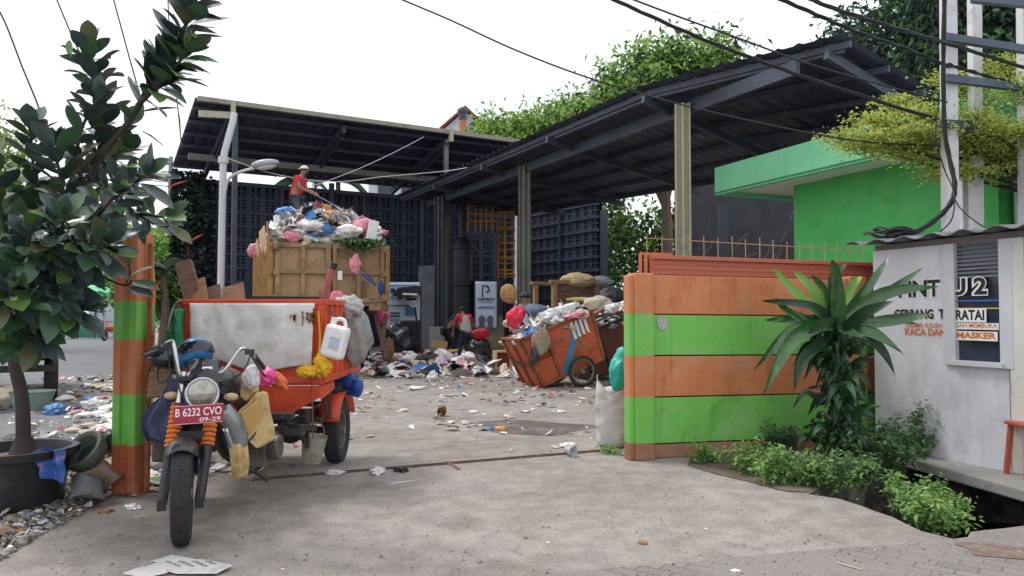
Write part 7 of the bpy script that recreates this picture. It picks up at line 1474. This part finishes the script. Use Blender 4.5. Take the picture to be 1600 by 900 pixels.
mb = MB(); mb.tube([P(648, 478, 22.4), P(656, 540, 22.4)], .03, 6); mb.build('lever', bk, t); mb = MB(); q = P(646, 475, 22.3); mb.lathe([(.10, -.02), (.10, .02), (.06, .03), (.06, -.03)], q, 20, rx(R(90)), close=True); mb.build('gauge', M('gauge_white', c(190, 196, 204), .5), t); mb = MB(); mb.box(P(641, 460, 22.2), (.42, .3, .05), ry(R(3))); mb.build('chute', pal[0], t, bevel=.01)
mb = MB(); mb.blob(P(624, 537, 22.3), (.50, .4, .52), 5, .35, 2, 4, None, 0, .2, -.55); mb.build('rubbish_bag', M('bag_black', c(36, 40, 52), .3, .2, 6), label='big black rubbish bag in front of the wide banner', cat='bag', smooth='all')
# ================================================================ things by the left post
t = thing('tyre_basin', 'grey rubber basin made from an old tyre tilted against the tub', 'basin', V(-3.3, 5.95, 0)); q = P(134, 707, 5.85); Rm = rz(R(-25))@rx(R(48)); gr_ = M('old_rubber_green', c(94, 100, 92), .7, .2, 6, dirt=(c(70, 74, 70), .6, 5, .5), bump=.3)
mb = MB(); mb.lathe([(.0, -.10), (.09, -.10), (.145, -.05), (.17, .03), (.165, .055), (.15, .06), (.125, .045), (.115, .0), (.08, -.06), (0, -.07)], q, 40, Rm); mb.build('bowl', gr_, t, smooth=True); mb = MB(); mb.lathe([(.10, -.03), (0, -.028)], q, 24, Rm); mb.build('stagnant_water', M('green_water', c(66, 82, 74), .15, .1, 5), t)
mb = MB(); mb.sheet([P(108, 780, 5.5), P(163, 774, 5.6), P(160, 742, 5.75), P(112, 744, 5.7)], 14, 8, lambda u, v: (0, -.06*math.sin(math.pi*u), .05*math.sin(math.pi*u)-.03*u), .012); mb.build('plastic_cowling', M('grey_cowling', c(112, 114, 116), .6, .2, 6, dirt=(c(80, 76, 72), .6, 5, .5)), label='broken grey plastic cowling lying under the tyre basin', cat='plastic part', smooth='all')
board('brown curved board propped between the basin and the striped post', P(148, 752, 5.9), P(178, 730, 6.0), .26, .02, mW3, up=(.2, -.6, 1), cat='board')
mb = MB(); mb.blob(P(172, 690, 6.1), (.07, .07, .10), 3, .3, 2, 3); mb.build('dark_can', m_black, label='dark squashed container behind the striped post', cat='container', smooth='all')
# ================================================================ litter
lp = pal+[M('scrap_leaf', c(150, 104, 62), .8, .3, 9), M('scrap_stick', c(84, 70, 60), .8, .3, 9), M('chip_grey', c(142, 138, 132), .8, .2, 9), M('chip_dark', c(84, 84, 84), .8, .2, 9)]
def scraps(name, label, gen, n, smin, smax, wt, seed, flat=.25):
    rr = random.Random(seed); mb = MB()
    for i in range(n):
        g = gen(rr)
        if g is None: continue
        s = smin+(smax-smin)*rr.random()**2.4; k = rr.randint(4, 7); a0 = rr.uniform(0, 6.28); asp = rr.uniform(.3, 1); z = g.z+.006+rr.random()*s*flat; tl = V(rr.gauss(0, flat), rr.gauss(0, flat), 0)
        ring = []
        for j in range(k):
            a = a0+j*6.283/k; r_ = s*rr.uniform(.55, 1.1); x, y = math.cos(a)*r_, math.sin(a)*r_*asp; ca, sa = math.cos(a0*3), math.sin(a0*3); x, y = x*ca-y*sa, x*sa+y*ca; ring.append(V(g.x+x, g.y+y, max(g.z+.006, z+x*tl.x+y*tl.y+rr.gauss(0, s*.12))))
        ce = V(g.x, g.y, z+s*flat*.6); mb.add(ring+[ce], [(j, (j+1) % k, k) for j in range(k)], rr.choices(range(len(lp)), wt)[0])
    return mb.build(name, lp, kind='stuff', label=label, cat='litter')
W1 = (50, 18, 10, 2, 2, 4, 6, 1, 1, 0, 5, 9, 6, 4)
def yard(rr):
    Y = 7.6+13.5*rr.random()**.62; px = rr.uniform(545, 985); X = (px-800)/1200*Y
    if 8 < Y < 12 and rr.random() < .35: return None
    if noise.noise(V(X*.5, Y*.5, 3)) < -.12 and rr.random() < .75: return None
    return V(X, Y, 0)
scraps('yard_litter', 'paper and plastic scraps scattered over the yard floor', yard, 1350, .012, .11, W1, 1)
def strip(rr):
    s = rr.uniform(-2.0, 12); o = abs(rr.gauss(0, .9)); p = V(-3.25, 7.2, 0)+V(-.42, .907, 0)*s-V(.907, .42, 0)*o; return p if p.y > 5.9 else None
scraps('fence_litter', 'dense trodden litter between the lane and the striped fence', strip, 1700, .012, .11, (40, 24, 26, 2, 1, 6, 14, 1, 1, 0, 4, 6, 12, 5), 2, .35)
scraps('inner_litter', 'litter along the inner foot of the striped fence behind the tricycle', lambda rr: V(-2.95, 6.6, 0)+V(-.42, .907, 0)*rr.uniform(-.2, 9)+V(.907, .42, 0)*abs(rr.gauss(0, .45)), 800, .015, .12, (26, 14, 16, 3, 2, 10, 16, 2, 2, 1, 4, 10, 10, 6), 12, .35)
def hs(rr):
    a = rr.uniform(.0, TW); b = rr.uniform(.0, TL*.9)*rr.random()**.5; p = TQ(a, b, hh(a, b)+rr.uniform(-.02, .12)); return p
scraps('heap_scraps', 'crumpled paper, film and peelings over the truck heap', hs, 1500, .04, .22, (46, 16, 14, 5, 3, 6, 6, 3, 2, 2, 2, 2, 2, 2), 31, .8)
scraps('cart_scraps', 'paper and film scraps over the rubbish in the two handcarts', lambda rr: (CQ if rr.random() < .6 else CQ2)(rr.uniform(0, 1.4), rr.uniform(.04, .84), .98+rr.uniform(0, .18)), 420, .03, .14, (56, 14, 14, 5, 2, 6, 6, 3, 1, 1, 2, 2, 2, 2), 32, .8)
def foot(rr):
    Y = rr.uniform(16.8, 23); px = rr.gauss(650, 75); return V((px-800)/1200*Y, Y, 0) if 560 < px < 830 else None
scraps('heap_litter', 'drift of bags and cardboard at the foot of the columns', foot, 900, .04, .32, (40, 14, 10, 4, 4, 8, 10, 4, 2, 2, 0, 4, 2, 2), 3, .5)
heap('rubbish_drift', 'low drift of bags around the columns and workers', lambda rr: (lambda px, Y: V((px-800)/1200*Y, Y, .08+rr.uniform(0, .16)))(rr.choice((rr.uniform(590, 700), rr.uniform(590, 640), rr.uniform(700, 800))), rr.uniform(20.6, 23.2)), .16, 110, (34, 14, 12, 4, 5, 14, 10, 4, 1, 2), 21, cat='litter')
scraps('drive_specks', 'small chips, leaves and grit on the concrete drive', lambda rr: G(rr.uniform(60, 1500), 716+184*rr.random()**1.0) if True else None, 1600, .003, .015, (2, 4, 8, 0, 0, 6, 8, 0, 1, 0, 12, 24, 14, 14), 4, .15)
def rub(rr):
    a = rr.random(); b_ = rr.random()**.7; x = lerp(-20, 190, a); y = lerp(735, lerp(885, 765, max(0, a)), b_); g = G(x, y); return g+V(0, 0, rr.uniform(0, .05)*(1-b_))
scraps('rubble', 'grey rubble and broken tile chips around the plant tub', rub, 1500, .012, .055, (8, 6, 8, 0, 1, 3, 6, 1, 1, 0, 2, 4, 40, 24), 5, .5)
rr = random.Random(9); mb = MB()
for i in range(420): g = rub(rr); s = rr.uniform(.012, .045); mb.blob(g+V(0, 0, s*.3), (s, s*rr.uniform(.6, 1), s*rr.uniform(.3, .6)), i, .5, 1.5, 1, rz(rr.uniform(0, 6)), rr.choice((0, 0, 1)))
mb.build('stones', [lp[12], lp[13]], kind='stuff', label='small stones mixed in the rubble by the tub', cat='stones')
rr = random.Random(19); mb = MB()
for i in range(170):
    s = rr.uniform(-1.0, 11); p = V(-3.25, 7.2, 0)+V(-.42, .907, 0)*s-V(.907, .42, 0)*abs(rr.gauss(.1, .55))
    if p.y < 6.2: continue
    k = rr.uniform(.04, .13); mb.blob(p+V(0, 0, k*.3), (k*1.3, k, k*.45), i, .6, 2.2, 2, rz(rr.uniform(0, 6)), rr.choices(range(10), (40, 12, 16, 3, 4, 12, 10, 2, 1, 1))[0], .5)
mb.build('fence_bags', pal, kind='stuff', smooth=50, label='crumpled bags heaped among the fence litter', cat='litter')
rr = random.Random(5); mb = MB()
for i in range(60):
    g = yard(rr) or G(700, 620); a = rr.uniform(0, 6.28); L = rr.uniform(.05, .2); mb.tube([g+V(0, 0, .008), g+V(math.cos(a)*L*.5, math.sin(a)*L*.5, .014), g+V(math.cos(a+.2)*L, math.sin(a+.2)*L, .008)], .004, 4)
mb.build('twigs', lp[11], kind='stuff', label='twigs and straws among the yard litter', cat='litter')
# single pieces one can point to
def item(name, label, cat, px, py, s, m, seed, flat=.4, amp=.5): g = G(px, py); mb = MB(); mb.blob(g+V(0, 0, s*flat*.5), (s, s*.75, s*flat), seed, amp, 2.3, 4, rz(seed), 0, .45, -s*flat*.45); return mb.build(name, m, smooth='all', label=label, cat=cat)
item('plastic_bag', 'white crumpled bag on the gate rail left of a black scrap', 'plastic bag', 590, 740, .08, whp, 61, .5)
item('plastic_scrap', 'black crumpled plastic lying on the gate rail', 'plastic scrap', 626, 736, .075, m_black, 62, .35)
item('plastic_bag', 'flat clear bag on the gate rail nearest the tricycle', 'plastic bag', 523, 741, .08, whp, 63, .3)
item('plastic_bag', 'white flattened bag near the foot of the white sack', 'plastic bag', 887, 697, .11, pal[0], 64, .2)
item('plastic_bag', 'blue plastic bag in the litter left of the striped post', 'plastic bag', 86, 647, .17, pal[4], 65, .5)
item('plastic_bag', 'larger white bag among the fence litter near the post', 'plastic bag', 148, 640, .17, whp, 66, .6)
item('plastic_bag', 'white upright bag standing in the middle of the yard litter', 'plastic bag', 676, 596, .13, whp, 67, 1.0)
item('plastic_bag', 'white bag right of the tricycle in the yard', 'plastic bag', 650, 608, .17, pal[0], 68, .2)
item('plastic_bag', 'small pointed white bag beside the tin can', 'plastic bag', 691, 628, .07, whp, 69, 1.0)
item('plastic_scrap', 'sky blue wrapper on the damp patch', 'wrapper', 762, 671, .085, pal[4], 70, .25)
item('plastic_scrap', 'orange-yellow wrapper beside the blue one on the damp patch', 'wrapper', 782, 671, .08, M('wrapper_orange', c(226, 158, 74), .5, .1), 71, .3)
item('plastic_scrap', 'clear crumpled wrapper in front of the striped left post', 'wrapper', 208, 795, .055, whp, 72, .4)
item('paper_scrap', 'tan torn paper in front of the left post base', 'paper', 166, 800, .05, lp[10], 73, .25)
item('dry_leaf', 'orange-brown dry leaf on the drive in the foreground right', 'leaf', 1004, 849, .035, lp[10], 74, .2)
item('plastic_scrap', 'white wrapper flattened on the pavers at the bottom right', 'wrapper', 1150, 893, .025, pal[0], 75, .3)
t = thing('tin_can', 'open tin can lying on its side in the yard', 'can', G(690, 650)); q = G(690, 651)+V(0, 0, .065); mb = MB(); mb.lathe([(.0, .12), (.06, .12), (.065, 0), (.055, 0), (.05, .11), (0, .11)], q, 24, rx(R(-80))@rz(0)); mb.build('can_body', M('can_gold', c(160, 132, 84), .35, .2, 9, metal=.7), t, smooth=True)
t = thing('plastic_cup', 'clear plastic cup lying near the foot of the white sack', 'cup', G(904, 716)); mb = MB(); mb.lathe([(0, .11), (.033, .11), (.048, 0), (.052, 0), (.036, .114), (0, .114)], G(896, 714)+V(0, 0, .05), 20, rz(R(30))@rx(R(-86))); mb.build('cup_body', M('clear_plastic', c(220, 224, 226), .2, .03, 3, trans=.5), t, smooth=True)
mb = MB(); mb.tube(curve([G(610, 757)+V(0, 0, .006), G(628, 755)+V(0, 0, .01), G(648, 752)+V(0, 0, .006)], 8), .004, 5); mb.build('straw', pal[0], label='thin white straw lying on the drive in front of the rail', cat='straw')
mb = MB(); mb.tube([G(1310, 882)+V(0, 0, .01), G(1328, 888)+V(0, 0, .012), G(1348, 893)+V(0, 0, .01)], .004, 5); mb.build('straw', lp[1], label='pale straw lying on the pavers at the bottom right', cat='straw')
mb = MB(); mb.tube([G(520, 736)+V(0, 0, .006), G(545, 733)+V(0, 0, .015)], .006, 5); mb.tube([G(698, 722)+V(0, 0, .006), G(718, 735)+V(0, 0, .015)], .008, 5); mb.v = mb.v[10:]; mb.f = [tuple(i-10 for i in f) for f in mb.f if min(f) >= 10]; mb.m = mb.m[:len(mb.f)]; mb.build('stick', m_wood, label='short brown stick crossing the gate rail', cat='stick')
# newspaper at the bottom edge
t = thing('newspaper', 'trampled white newspaper sheets on the drive at the bottom left', 'newspaper', G(300, 890)); np_ = M('newsprint', c(200, 196, 192), .8, .06, 8, dirt=(c(150, 144, 138), .6, 9, .55))
for k, pts in enumerate((((228, 890), (262, 875), (318, 880), (364, 889), (338, 901), (276, 900)), ((236, 881), (268, 871), (310, 879), (300, 889), (262, 886)), ((190, 902), (222, 892), (258, 894), (262, 903), (226, 910)))):
    mb = MB(); g = [G(*a) for a in pts]; ce = sum(g, V(0, 0, 0))/len(g); n = len(g); ring = [p+V(0, 0, .010+.004*k+random.uniform(0, .012)) for p in g]
    mb.add(ring+[ce+V(0, 0, .022+.004*k)], [(i, (i+1) % n, n) for i in range(n)]); mb.build('sheet', np_, t)
mb = MB()
for k in range(11):
    a = G(258+k*7, 884+(k % 3)*3)+V(0, 0, .027); b_ = G(268+k*7, 885+(k % 3)*3)+V(0, 0, .025); mb.bar(a, b_, .006, .002)
mb.build('print', M('print_grey', c(110, 108, 108), .8), t)
